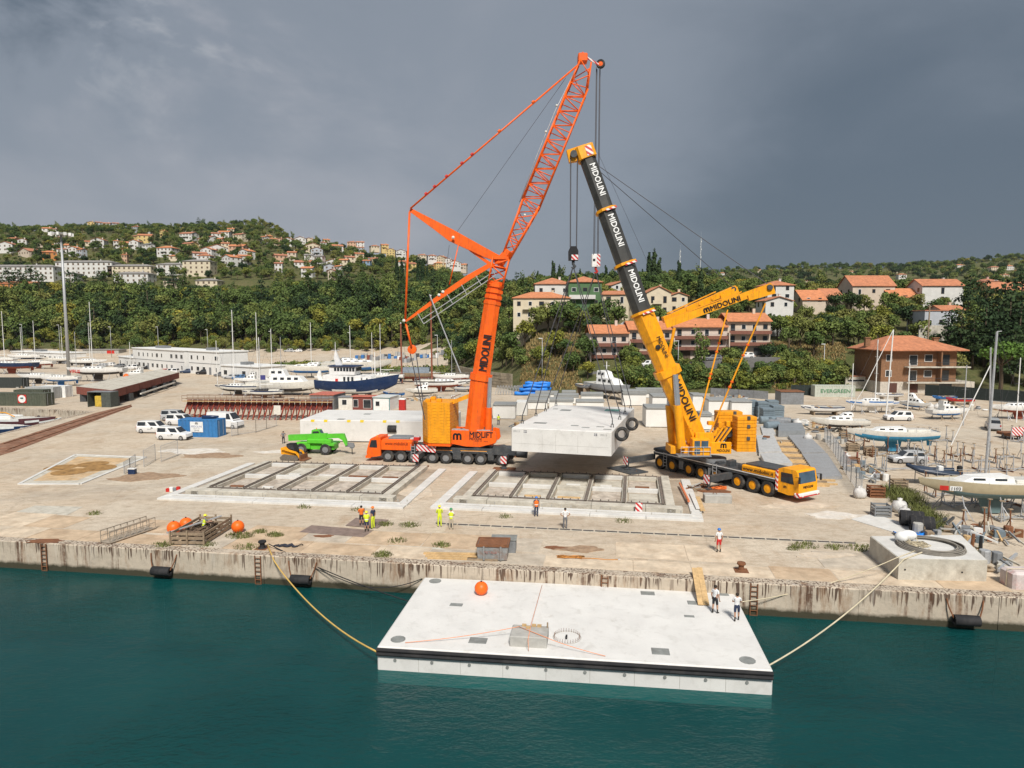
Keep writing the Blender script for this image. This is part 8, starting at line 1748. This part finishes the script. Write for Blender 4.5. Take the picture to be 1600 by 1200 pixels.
# ---- long stepped townhouse
stone_b=M('brown_balcony',(.20,.085,.06),.8,var=.15)
units=[(922,983,576,521),(983,1052,570,515),(1052,1138,562,511),(1138,1206,556,502)]
for i,(a,b,yb_,ye_)in enumerate(units):
    Y=178;q0,q1=PY(a,yb_,Y),PY(b,yb_,Y);w=q1.x-q0.x;h=PY(a,ye_,Y).z-q0.z;d=11;BLOCK.append(((q0.x+q1.x)/2,Y+d/2,w*.6));BLOCK.append(((q0.x+q1.x)/2,Y-4,w*.4))
    t=thing('townhouse','terraced townhouse unit with brown balconies, %s from the left'%nth(i+1),'townhouse',q0,0,'stepped terrace of townhouses');wl_=WALLS['beige']if i%2 else M('wall_rose_beige',(.60,.50,.43),.85,var=.08,dirt=(.4,.33,.28),damt=.4)
    mb=MB();mb.box(0,w-.05,1.4,d,-6,h);mb.obj('wall',wl_,t);mb=MB();k=.38;mb.prism([(.5,h-.1),(d/2+.7,h+(d/2)*k),(d+.8,h-.1),(d+.8,h+.1),(d/2+.7,h+d/2*k+.2),(.5,h+.1)],-.25,w+.15,'x');r_=mb.obj('roof',terr3,t);mb=MB();mb.box(w*.7,w*.7+.7,d/2,d/2+.7,h+1.5,h+3.4);mb.obj('chimney',wl_,r_)
    fh=h/3
    for s in (1,2):
        z=s*fh;mb=MB();mb.box(.1,w-.2,-.1,1.4,z-.2,z+.0);mb.box(.1,w-.2,-.12,.0,z-.35,z+.55);bl_=mb.obj('balcony',stone_b,t);mb=MB();mb.tube([(.1,-.06,z+.95),(w-.2,-.06,z+.95)],.03,4)
        for q in range(6):mb.tube([(.15+q*(w-.4)/5,-.06,z+.5),(.15+q*(w-.4)/5,-.06,z+.95)],.025,4)
        mb.obj('railing',galv,bl_)
        for q in range(4):
            x=(q+.5)*w/4;dr=q%2==0;window(t,x,1.4,z+(.05 if dr else .9),1.2,2.2 if dr else 1.3,True,'plain' if q%3 else 'shutter')
    mb=MB();mb.box(w*.15,w*.15+2.6,1.3,1.42,0,2.2);mb.obj('garage_door',shut,t);mb=MB();mb.box(w*.62,w*.62+2.2,1.3,1.42,.1,2.1);mb.obj('garage_door',dgrey,t)
    mb=MB();mb.box(-.02,.25,-.3,1.3,-6,fh*2);mb.obj('party_wall',wl_,t)
    for s in range(7):mb=MB();mb.box(w-1.9+s*.25,w-1.65+s*.25,-1.4,-.2,-.2,.2+s*.28);mb.obj('step',concL,t)
tr=thing('terrace_road','narrow terrace road in front of the stepped townhouses','road',(0,0,0));tr['kind']='structure';del tr['category'];mb=MB()
rp_=[PY(915,580,177.5),PY(985,575,177.5),PY(1055,568,177.5),PY(1140,560,177.5),PY(1215,557,177.5)]
mb.loft([[(p.x,172.5,p.z-4),(p.x,172.5,p.z+.05),(p.x,180,p.z+.05),(p.x,180,p.z-4)]for p in rp_]);mb.obj('road_slab',M('old_asphalt',(.16,.155,.15),.9,var=.2),tr)
def road_z(x):
    for a,b in zip(rp_[:-1],rp_[1:]):
        if a.x<=x<=b.x:return a.z+(b.z-a.z)*(x-a.x)/(b.x-a.x)+.06
    return rp_[-1].z+.06
for lab,k,c,px in (('white SUV parked in front of the second townhouse','suv','white',1011),('grey blue estate parked in front of the third townhouse','estate','grey',1113),('white estate parked in front of the fourth townhouse','estate','white',1163)):
    x=PY(px,560,175.5).x;car(lab,k,c,(x,175.5,road_z(x)),R(178))
for lab,k,c,px,py in (('pale car above the bushes left of the dark boom','hatch','silver',975,494),('second pale car above the bushes left of the dark boom','estate','white',988,494)):car(lab,k,c,hp_(px,205),R(175))
# ---- brown house
Y=163;q0,q1=PY(1375,612,Y),PY(1492,612,Y);q0.z=-.2;bw=q1.x-q0.x;bh=PY(1400,548,Y).z+.2;BLOCK.append(((q0.x+q1.x)/2,Y+7,bw*.7));BLOCK.append(((q0.x+q1.x)/2,Y-6,bw*.6))
t=thing('brown_house','brown brick house with balconies and a wide terracotta hip roof','house',q0);brick=M('brown_brick',(.225,.120,.065),.9,var=.2,scale=2,bump=.4,bscale=12,dirt=(.22,.11,.05),dscale=.4,damt=.5);d=13
mb=MB();mb.box(0,bw,0,d,3.0,bh);mb.obj('wall',brick,t);mb=MB();mb.box(-.1,bw+4.5,-.15,d,-1,3.0);mb.obj('plinth',M('pale_stone_plinth',(.48,.44,.38),.9,var=.2,scale=2,dirt=(.3,.27,.22),damt=.5),t)
x0,x1,y0,y1=-1.5,bw+1.7,-1.9,d+1.2
mb=MB();mb.loft([[(x0,y0,bh),(x1,y0,bh),(x1,y1,bh),(x0,y1,bh)],[(x0,y0,bh+.25),(x1,y0,bh+.25),(x1,y1,bh+.25),(x0,y1,bh+.25)],[(5.0,d/2,bh+3.5),(bw-7.0,d/2,bh+3.5),(bw-7.0,d/2+.3,bh+3.5),(5.0,d/2+.3,bh+3.5)]]);r_=mb.obj('roof',terr,t)
for cx,cy in ((bw-3.2,3.5),(-.5,6)):mb=MB();mb.box(cx-.6,cx+.6,cy-.4,cy+.4,bh+.8,bh+2.9);mb.box(cx-.75,cx+.75,cy-.55,cy+.55,bh+2.9,bh+3.1);mb.obj('chimney',brick,r_)
fh=(bh-3.0)/2
for s in (0,1):
    z=3.0+s*fh;window(t,1.8,0,z+1.2,1.5,1.6)
    window(t,7.6,-.0,z+.2,2.0,2.5);window(t,11.2,0,z+1.1,1.9,1.7);window(t,15.2,0,z+.2,2.2,2.6,True,'shutter')
    mb=MB();mb.box(5.4,bw+2.4,-1.7,-.01,z-.3,z);b_=mb.obj('balcony',concS,t);mb=MB();mb.tube([(5.4,-1.65,z+.95),(bw+2.4,-1.65,z+.95)],.03,4)
    for k in range(16):mb.tube([(5.4+k*(bw-3.0)/15,-1.65,z),(5.4+k*(bw-3.0)/15,-1.65,z+.95)],.02,4)
    mb.obj('railing',dgrey,b_)
for x,m_ in ((2.0,rustred),(7.0,rustred)):mb=MB();mb.box(x,x+1.9,-.2,-.16,.4,2.7);mb.obj('door',M('brown_door',(.09,.04,.03),.7),t)
mb=MB();mb.box(14,17,-.2,-.16,.2,2.7);mb.obj('glazed_door',glass,t)
mb=MB();mb.box(13.3,13.6,-1.6,-.01,3.0,bh);mb.obj('pier',brick,t)
# scattered far right hill houses
FR=[(1187,427,7),(1246,426,7),(1396,427,11),(1408,436,12),(1498,420,11),(1552,424,13),(1573,422,15),(1568,437,12),(1590,430,10),(1330,430,8),(1280,452,14),(1262,446,12),(1424,451,12),(1345,438,9),(1128,432,8),(1560,445,13)]
FR.sort()
for k,(px,py,w)in enumerate(FR):
    p=place(px,py);ww=w*p.y/FPX;house('small %s house far off on the right hills, %s from the left'%(('white','cream')[k%2],nth(k+1)),p,min(ww,18),min(ww,18)*.75,2,('white','cream')[k%2],('terracotta','red')[k%2],R(hr.uniform(-20,20)),'hip',False,2.9,group='far houses on the right hills')

# ================================================================ trees
for px,py in ((595,548),(480,556),(440,560),(640,552)):pass
def tpos(px,Y):x=(px-800)/FPX*Y*1.0;return Vector((x,Y,tz(x,Y)))
cyp=[(1011,300,1.35),(1019.5,300,1.5),(1028,300,1.2),(1058,290,1.1),(1092,228,1.25),(622,452,1.5),(630,455,1.3),(655,452,1.3),(662,450,1.5),(669,452,1.2),(864,300,1.1),(873,305,1.0),(945,305,.9),(840,330,.9),(1002,310,.8),(905,320,.9)]
for k,(px,Y,s)in enumerate(sorted(cyp)):
    p=tpos(px,Y);tree('cypress_tree','slender dark cypress on the ridge, %s cypress from the left'%nth(k+1),'cypress',0,p,s*.95,'cypresses on the ridges',s*1.15);BLOCK.append((p.x,p.y,2.5))
p=Vector((P(1545,612).x,163,.2));tree('umbrella_pine','bright green umbrella pine right of the brown house','umbrella',0,p,1.75);BLOCK.append((p.x,p.y,5));BLOCK.append((p.x,p.y-10,5))
p=tpos(1093,172);tree('tall_tree','tall narrow green tree in front of the townhouses','tall',0,p+Vector((0,-1,-1)),1.0,None,1.12);BLOCK.append((p.x,p.y,3))
dp=[(1480,190,1.0),(1500,186,1.15),(1520,183,1.2),(1538,184,1.35),(1556,182,1.35),(1574,186,1.5),(1592,181,1.45),(1612,184,1.5),(1565,200,1.5),(1590,205,1.6),(1535,205,1.3),(1510,222,1.1),(1585,174,1.1),(1604,172,1.2)]
for k,(px,Y,s)in enumerate(sorted(dp)):p=tpos(px,Y);tree('pine_tree','dark spreading pine on the slope behind the umbrella pine, %s from the left'%nth(k+1),'pine',0,p,s*1.15,'dark pines at the right');BLOCK.append((p.x,p.y,2))
p=tpos(592,325);p.z=tz(p.x,p.y);tree('willow_tree','pale green rounded tree at the edge of the far car park','round',2,p,1.75);p=tpos(292,322);tree('russet_tree','single yellowish tree at the foot of the left wood','round',2,p,1.0)
for k,(px,Y,s,mi)in enumerate(((55,430,2.0,0),(35,425,1.9,0),(20,428,1.9,0),(160,432,1.5,0),(275,436,1.6,0))):p=tpos(px,Y);tree('cedar_tree','broad dark cedar before the apartment blocks, %s from the left'%nth(sorted((55,35,20,160,275)).index(px)+1),'pine',0,p,s,'dark cedars by the apartments',s*.75)
# front rank of separate trees and bushes along the yard and around the houses
ft=[]
q=random.Random(31)
for px,Y,kind,mi,s in [(705,232,'round',2,1.3),(722,226,'round',0,1.2),(742,222,'round',2,1.2),(765,218,'round',0,1.2),(785,205,'round',0,.9),(800,196,'round',0,.8),(818,186,'bush',0,1.5),(838,184,'bush',0,1.4),(860,186,'bush',1,1.2),(879,183,'round',0,.75),(897,180,'bush',0,1.3),(905,200,'round',0,1.1),(930,202,'round',0,1.15),(950,204,'round',0,1.2),(962,200,'round',0,1.1),(893,176,'bush',0,1.2),(990,168,'bush',1,1.5),(1003,167,'bush',1,1.6),(1018,166,'bush',0,1.5),(1075,168,'bush',0,1.5),(1110,167,'bush',0,1.6),(1128,168,'round',0,.75),(1150,166,'round',2,.72),(1166,165,'bush',1,1.7),(1180,167,'bush',0,1.6),(1205,172,'bush',0,1.6),(1222,174,'round',1,.55),(1232,190,'round',0,.95),(1250,195,'round',0,1.1),(1275,198,'round',2,1.0),(1300,196,'round',0,1.15),(1325,198,'round',0,1.1),(1350,206,'round',0,1.1),(1372,212,'round',2,1.0),(1395,205,'round',0,1.0),(1418,208,'round',1,1.1),(1290,172,'bush',0,1.7),(1300,176,'bush',0,1.6),(1340,190,'bush',0,1.4),(1390,189,'bush',1,1.4),(1420,190,'bush',0,1.5),(1260,178,'bush',0,1.2),(1245,172,'bush',0,1.0),(1180,238,'round',0,1.2),(1150,240,'round',2,1.3),(1120,245,'round',0,1.3),(1085,250,'round',0,1.2),(1050,250,'round',0,1.2),(804,200,'round',0,1.2),(820,201,'round',2,1.0),(838,200,'round',0,1.15),(856,201,'round',0,1.1),(872,200,'round',0,1.2),(888,201,'round',0,1.2),(1005,203,'round',0,.9),(1062,204,'round',0,.9),(1198,202,'round',0,1.1),(1214,203,'round',0,1.0),(1230,203,'round',2,1.0),(1246,204,'round',0,1.1),(790,240,'round',0,1.3),(815,250,'round',0,1.3),(770,250,'round',1,1.2),(735,262,'round',0,1.3)]:
    p=tpos(px,Y);ft.append((px,kind,mi,tree('bush' if kind=='bush' else 'broadleaf_tree','',kind,mi,p,s*q.uniform(.92,1.1),'separate trees and bushes on the near slopes')))
ft.sort(key=lambda a:a[0]);cnt={}
for px,kind,mi,o in ft:
    col={'round':('green','dark green','yellow green'),'bush':('green','yellow green')}[kind][mi];k=cnt[(kind,col)]=cnt.get((kind,col),0)+1
    o['label']='%s %s on the near slope, %s of its kind from the left'%(col,'bush' if kind=='bush' else 'rounded tree',nth(k))
# masses
protos=[TREES[('round',0)][k]for k in range(4)]+[TREES[('round',1)][0],TREES[('round',2)][1],TREES[('round',2)][2],TREES[('pine',0)][0],TREES[('bush',0)][0],TREES[('bush',1)][1],TREES[('tall',0)][0]]
rs=random.Random(77)
def grow(n,px0,px1,Y0,Y1,smin,smax,weights,cond=None,m=1.0):
    out=[];tries=0;cell={}
    while len(out)<n and tries<n*6:
        tries+=1;px=rs.uniform(px0,px1);Y=math.sqrt(rs.uniform(Y0*Y0,Y1*Y1));x=(px-800)/FPX*Y;z=tz(x,Y)
        if z<.9 or not free(x,Y,m)or (cond and not cond(px,Y,x,z)):continue
        s=rs.uniform(smin,smax)
        if Y<453 and px<745 and Y>330 and not below_town(px,Y,x,z,s):
            s*=.5
            if not below_town(px,Y,x,z,s):continue
        key=(int(x/(3.2*s)),int(Y/(3.2*s)))
        if key in cell:continue
        cell[key]=1;k=rs.choices(range(len(protos)),weights)[0]
        if k in (8,9):s*=1.2
        out.append(((x,Y,z-.3),k,s,rs.uniform(0,6.28)))
    return out
W0=[5,5,5,5,3,1.4,1.0,1.0,1,.8,2]
def below_town(px,Y,x,z,s):return pix((x,Y,z+7.3*s))[1]>(437 if px<240 else 443 if px<430 else 436)
edge=[2,2,2,2,1,3,3,0,3,4,1]
a=grow(1700,-160,760,336,452,.7,2.1,W0,lambda px,Y,x,z:z>4)+grow(420,-160,720,318,350,.5,1.0,edge,lambda px,Y,x,z:z>1.6)
scatter('hillside_wood','dense mixed wood covering the lower left hillside',a,protos)
b=grow(2300,-160,760,452,900,.65,1.25,[4,4,4,4,3,.6,.4,.25,3,.5,.5],m=.5)
b+=grow(1500,-160,745,425,640,.32,.6,[3,3,3,3,3,.6,.4,.2,6,1.5,.3],m=-3.5)
scatter('town_trees','trees growing between the houses of the hill town up to the crest',b,protos)
c=grow(900,700,1800,168,330,.55,1.15,[4,4,4,4,2,1,1,.4,3,1.5,1],lambda px,Y,x,z:(z>2.0 and not (820<px<905 and 184<Y<199 and rs.random()<.8)and not (1215<px<1310 and Y<186 and rs.random()<.75)),m=.8)+grow(900,680,1800,235,520,.8,1.4,[4,4,4,4,3,.8,.6,.3,1.5,.5,.6],m=.5)+grow(420,960,1330,163,178,.45,.8,[2,2,2,2,.5,1,1,0,6,4,.3],m=.2)
scatter('ridge_trees','mixed trees and shrubs covering the central and right ridge',c,protos)
e=grow(5200,640,1900,520,2300,1.0,2.2,[3,3,3,3,5,.3,.3,.15,4,1,0],m=0)
scatter('far_woods','distant woods on the hills to the right',e,protos)
# scrub between yard and parking
hb_=[]
for k in range(150):
    px=rs.uniform(432,600)if k<95 else rs.uniform(608,690);Y=rs.uniform(238,252)if k<95 else rs.uniform(205,225);x=(px-800)/FPX*Y;hb_.append(((x,Y,-.2),rs.choice((8,8,9)),rs.uniform(.9,1.7),rs.uniform(0,6)))
scatter('hedge_scrub','scrubby hedge between the boats and the far car park',hb_,protos)
def meadow(name,label,n,cond,seed,hh,mat):
    r2=np.random.RandomState(seed);V=[]
    for _ in range(n*4):
        if len(V)>=n*4:break
        px=r2.uniform(800,1330);Y=r2.uniform(164,200);x=(px-800)/FPX*Y;z=tz(x,Y)
        if z<.6 or not cond(px,Y):continue
        for k in range(3):
            a_=r2.uniform(0,6.28);b=np.array([x+r2.normal()*.4,Y+r2.normal()*.4,z-.1]);h_=hh*r2.uniform(.5,1.3);w=np.array([math.cos(a_),math.sin(a_),0])*.16;d_=np.array([r2.normal()*.3,r2.normal()*.3,1])*h_;V+=[b-w,b+w,b+w*.5+d_,b-w*.5+d_]
    V=np.array(V);o=put(name,leaf_mesh(name,V,np.arange(len(V)).reshape(-1,4),mat));tag(o,label,'grass',kind='stuff')
drym=leaf_mat('dry_grass',[(.20,.15,.06),(.26,.19,.08),(.16,.14,.05)])
meadow('dry_grass','dry yellowish grass on the bare patches of the slope',9000,lambda px,Y:815<px<905 or 1210<px<1320,8,.6,drym)

# ================================================================ people
skinm=M('skin',(.42,.24,.16),.6);shoem=M('dark_shoes',(.03,.028,.025),.8);hairm=M('dark_hair',(.03,.022,.016),.8)
def clothm(n,c):return M('cloth_'+n,c,.85,var=.15,scale=6,bump=.3,bscale=15)
CL=dict(orange=clothm('orange',(.78,.17,.02)),black=clothm('black',(.025,.025,.03)),hiv=clothm('hivis_yellow',(.62,.72,.04)),navy=clothm('navy',(.03,.04,.08)),white=clothm('white',(.70,.70,.70)),beige=clothm('beige',(.48,.42,.32)),red=clothm('red',(.55,.03,.03)),grey=clothm('grey',(.16,.16,.17)),skin=skinm)
def person(label,loc,deg,shirt,legs,helmet=None,vest=None,shorts=False,arms='down',lean=0.0,h=1.76,sleeves=False,stride=.0,seated=False):
    t=thing('person',label,'person',loc,R(deg));k=h/1.76;V=[];E_=[];Rr=[];tagv=[]
    def v(x,y,z,r,m):V.append((x*k,y*k,z*k));Rr.append(r*k);tagv.append(m);return len(V)-1
    def e(a,b):E_.append((a,b));return b
    pel=v(0,0,.95,.145,'legs');wa=v(0,lean*.3,1.1,.135,'shirt');ch=v(0,lean*.7,1.32,.165,'shirt');sh=v(0,lean,1.45,.11,'shirt');nk=v(0,lean,1.52,.055,'skin');hd=v(0,lean+.015,1.63,.095,'skin');tp=v(0,lean+.01,1.72,.07,'skin')
    e(pel,wa);e(wa,ch);e(ch,sh);e(sh,nk);e(nk,hd);e(hd,tp);hands=[]
    for s in (-1,1):
        so=v(s*.19,lean,1.43,.07,'shirt')
        if arms=='down' or (arms=='fold' and False):el,wr=(s*.245,lean-.02,1.14),(s*.25,lean+.06,.88)
        elif arms=='hips':el,wr=(s*.40,lean-.06,1.22),(s*.20,lean+.08,1.06)
        elif arms=='fold':el,wr=(s*.26,lean+.06,1.16),(s*-.02,lean+.24,1.20)
        else:el,wr=(s*.25,lean+.1,1.16),(s*.2,lean+.36,1.18)
        el=v(*el,.048,'shirt' if sleeves else 'skin');wr=v(*wr,.034,'shirt' if sleeves else 'skin');d=Vector(V[wr])-Vector(V[el]);d.normalize();hv=v(*(Vector(V[wr])/k+d*.07),.036,'skin');e(sh,so);e(so,el);e(el,wr);e(wr,hv);hands.append((Vector(V[hv]),d,s))
        st_=stride*s;hip=v(s*.10,0,.88,.098,'legs');kn=v(s*.115,st_*.5+.02,.49,.065,'legs' if not shorts else 'skin');an=v(s*.12,st_,.10,.045,'shoe' if shorts else 'legs');hl=v(s*.12,st_-.03,.05,.045,'shoe');to=v(s*.14,st_+.15,.04,.035,'shoe')
        mid=v(s*.108,st_*.25+.01,.66,.085,'legs');e(pel,hip);e(hip,mid);e(mid,kn);e(kn,an);e(an,hl);e(hl,to)
    me=bpy.data.meshes.new('body');me.from_pydata(V,E_,[]);ob=bpy.data.objects.new('tmp',me);COL.objects.link(ob);md=ob.modifiers.new('s','SKIN');md.use_smooth_shade=True
    for i,r_ in enumerate(Rr):me.skin_vertices[0].data[i].radius=(r_*(1.15 if tagv[i]=='shirt' and i in (wa,ch)else 1),r_*(.72 if i in (wa,ch,sh)else 1));me.skin_vertices[0].data[i].use_root=(i==0)
    sb=ob.modifiers.new('u','SUBSURF');sb.levels=1;sb.render_levels=1
    dg=bpy.context.evaluated_depsgraph_get();m2=bpy.data.meshes.new_from_object(ob.evaluated_get(dg));bpy.data.objects.remove(ob);bpy.data.meshes.remove(me)
    zmin=min(q.co.z for q in m2.vertices);mb=MB();mb.v=[(q.co.x,q.co.y,q.co.z-zmin)for q in m2.vertices];mb.f=[tuple(p.vertices)for p in m2.polygons];order=['shirt','legs','skin','shoe']
    segs=[(Vector(V[a]),Vector(V[b]),tagv[b]if tagv[b]==tagv[a]else None,tagv[a],tagv[b])for a,b in E_]
    for p in m2.polygons:
        c=p.center;best=(9,'shirt')
        for a,b,m_,ta,tb in segs:
            ab=b-a;f=max(0,min(1,(c-a).dot(ab)/ab.length_squared));dd=(c-(a+ab*f)).length
            if dd<best[0]:best=(dd,m_ or (ta if f<(.5 if not (ta=='shirt' and tb=='skin')else .62)else tb))
        mb.m.append(order.index(best[1]))
    bpy.data.meshes.remove(m2)
    for hp0,d,s in hands:  # fingers and thumb
        side=d.cross(Vector((0,1,0.2))).normalized();hp0=hp0-Vector((0,0,zmin))
        for q in range(4):o_=side*(-.027+q*.018);l=(.062,.072,.068,.054)[q];n0=len(mb.f);mb.tube([hp0+o_,hp0+o_+d*l*.55,hp0+o_+d*l+Vector((0,.02,0))],[.010,.009,.006],5,2)
        mb.tube([hp0+side*.025*s-d*.01,hp0+side*.05*s+d*.02+Vector((0,.02,0)),hp0+side*.05*s+d*.05+Vector((0,.03,0))],[.011,.010,.007],5,2)
    hc=Vector((0,lean*k+.015*k,1.63*k))-Vector((0,0,zmin));mb.ball(hc+Vector((0,.098,-.005)),(.014,.02,.022),6,4,2)
    for s in (-1,1):mb.ball(hc+Vector((s*.092,0,0)),(.014,.022,.032),6,4,2)
    mb.obj('body',[CL[shirt],CL[legs],skinm,shoem],t,True)
    if helmet:
        q=MB();q.lathe([(.135,.02),(.14,.035),(.122,.045),(.118,.09),(.09,.14),(.03,.165),(.001,.167)],hc+Vector((0,-.005,.01)),14);q.box(-.07,.07,.08,.19,.02,.035);q.v=[(x,y+(hc.y if i>=len(q.v)-8 else 0),z+(hc.z+.01 if i>=len(q.v)-8 else 0))for i,(x,y,z)in enumerate(q.v)];q.obj('hard_hat',helmet,t,True)
    else:q=MB();q.ball(hc+Vector((0,-.022,.038)),(.104,.104,.10),12,8);q.obj('hair',hairm,t,True)
    if vest:
        q=MB();prof=[(.90,.165,.125),(1.05,.17,.13),(1.25,.205,.145),(1.40,.205,.125),(1.47,.12,.09)]
        q.loft([[(math.cos(a)*rx*k,math.sin(a)*ry*k+lean*k*(z-.9)/.5,z*k-zmin)for a in [j*math.pi/6 for j in range(12)]]for z,rx,ry in prof],cap=False);q.obj('vest',vest,t,True)
        q=MB();q.loft([[(math.cos(a)*.178*k,math.sin(a)*.138*k+lean*.3,z*k-zmin)for a in [j*math.pi/6 for j in range(12)]]for z in (1.06,1.12)],cap=False);q.obj('reflective_band',letterwht,t)
    return t
hel=dict(yellow=M('helmet_yellow',(.75,.68,.04),.35),orange=M('helmet_orange',(.82,.19,.02),.35),green=M('helmet_green',(.04,.25,.10),.35),blue=M('helmet_blue',(.03,.16,.50),.35))
person('person in an orange shirt and black shorts with folded arms, bareheaded',P(565,822),20,'orange','black',None,None,True,'fold')
person('person with yellow hard hat, yellow vest and dark shorts in the trio',P(573,831),10,'hiv','navy',hel['yellow'],CL['hiv'],True,'fold',h=1.70)
person('person with orange hard hat, navy shirt and yellow trousers in the trio',P(583,826),60,'navy','hiv',hel['orange'],None,False,'down',h=1.86)
person('person all in fluorescent yellow standing by the drain channel',P(687,823),15,'hiv','hiv',hel['yellow'],None,False,'fold',sleeves=True,h=1.8)
person('person with green hard hat, yellow vest and beige trousers',P(705,827),-5,'white','beige',hel['green'],CL['hiv'],False,'fold')
person('person with blue hard hat and orange vest facing the right casting bed',P(838,807),5,'navy','navy',hel['blue'],CL['orange'],False,'down')
person('person in a white shirt with hands on hips by the drain channel',P(883,826),0,'white','grey',None,None,False,'hips')
person('person with blue hard hat, white shirt and red shorts on the apron',P(1123,863),8,'white','red',hel['blue'],None,True,'down',h=1.8)
person('person in white shirt and dark shorts nearer the plank on the floating pontoon',P(1117,958,DZ),-50,'white','black',None,None,True,'down',stride=.08,h=1.78)
person('person in white shirt and dark shorts at the right edge of the floating pontoon',P(1151,970,DZ),-10,'white','navy',None,None,True,'fold',stride=.12,h=1.72)
person('person in yellow vest and yellow hard hat working in the slatted timber pen',P(319,838),-60,'grey','navy',hel['yellow'],CL['hiv'],False,'fwd',lean=.12)
person('person in dark grey standing left of the green telehandler',P(443,693),30,'grey','black',None,None,False,'hips');person('person in yellow vest by the white floats right of the orange crane',P(779,664),190,'hiv','navy',None,CL['hiv'],False,'down')

# ================================================================ the moist air over the bay
mb=MB();mb.box(-4300,4300,-430,3080,-10,190);hz=mb.obj('haze',M('haze_shell',(.8,.8,.8)));hz.data.materials.clear();hm=bpy.data.materials.new('haze_air');hm.use_nodes=True;nt=hm.node_tree;nt.nodes.clear()
ou=nt.nodes.new('ShaderNodeOutputMaterial');pv=nt.nodes.new('ShaderNodeVolumePrincipled');pv.inputs['Color'].default_value=(.80,.86,.95,1);pv.inputs['Density'].default_value=HAZE;nt.links.new(pv.outputs[0],ou.inputs['Volume']);hz.data.materials.append(hm)
tag(hz,'thin grey haze in the air over the whole bay',None,kind='stuff')
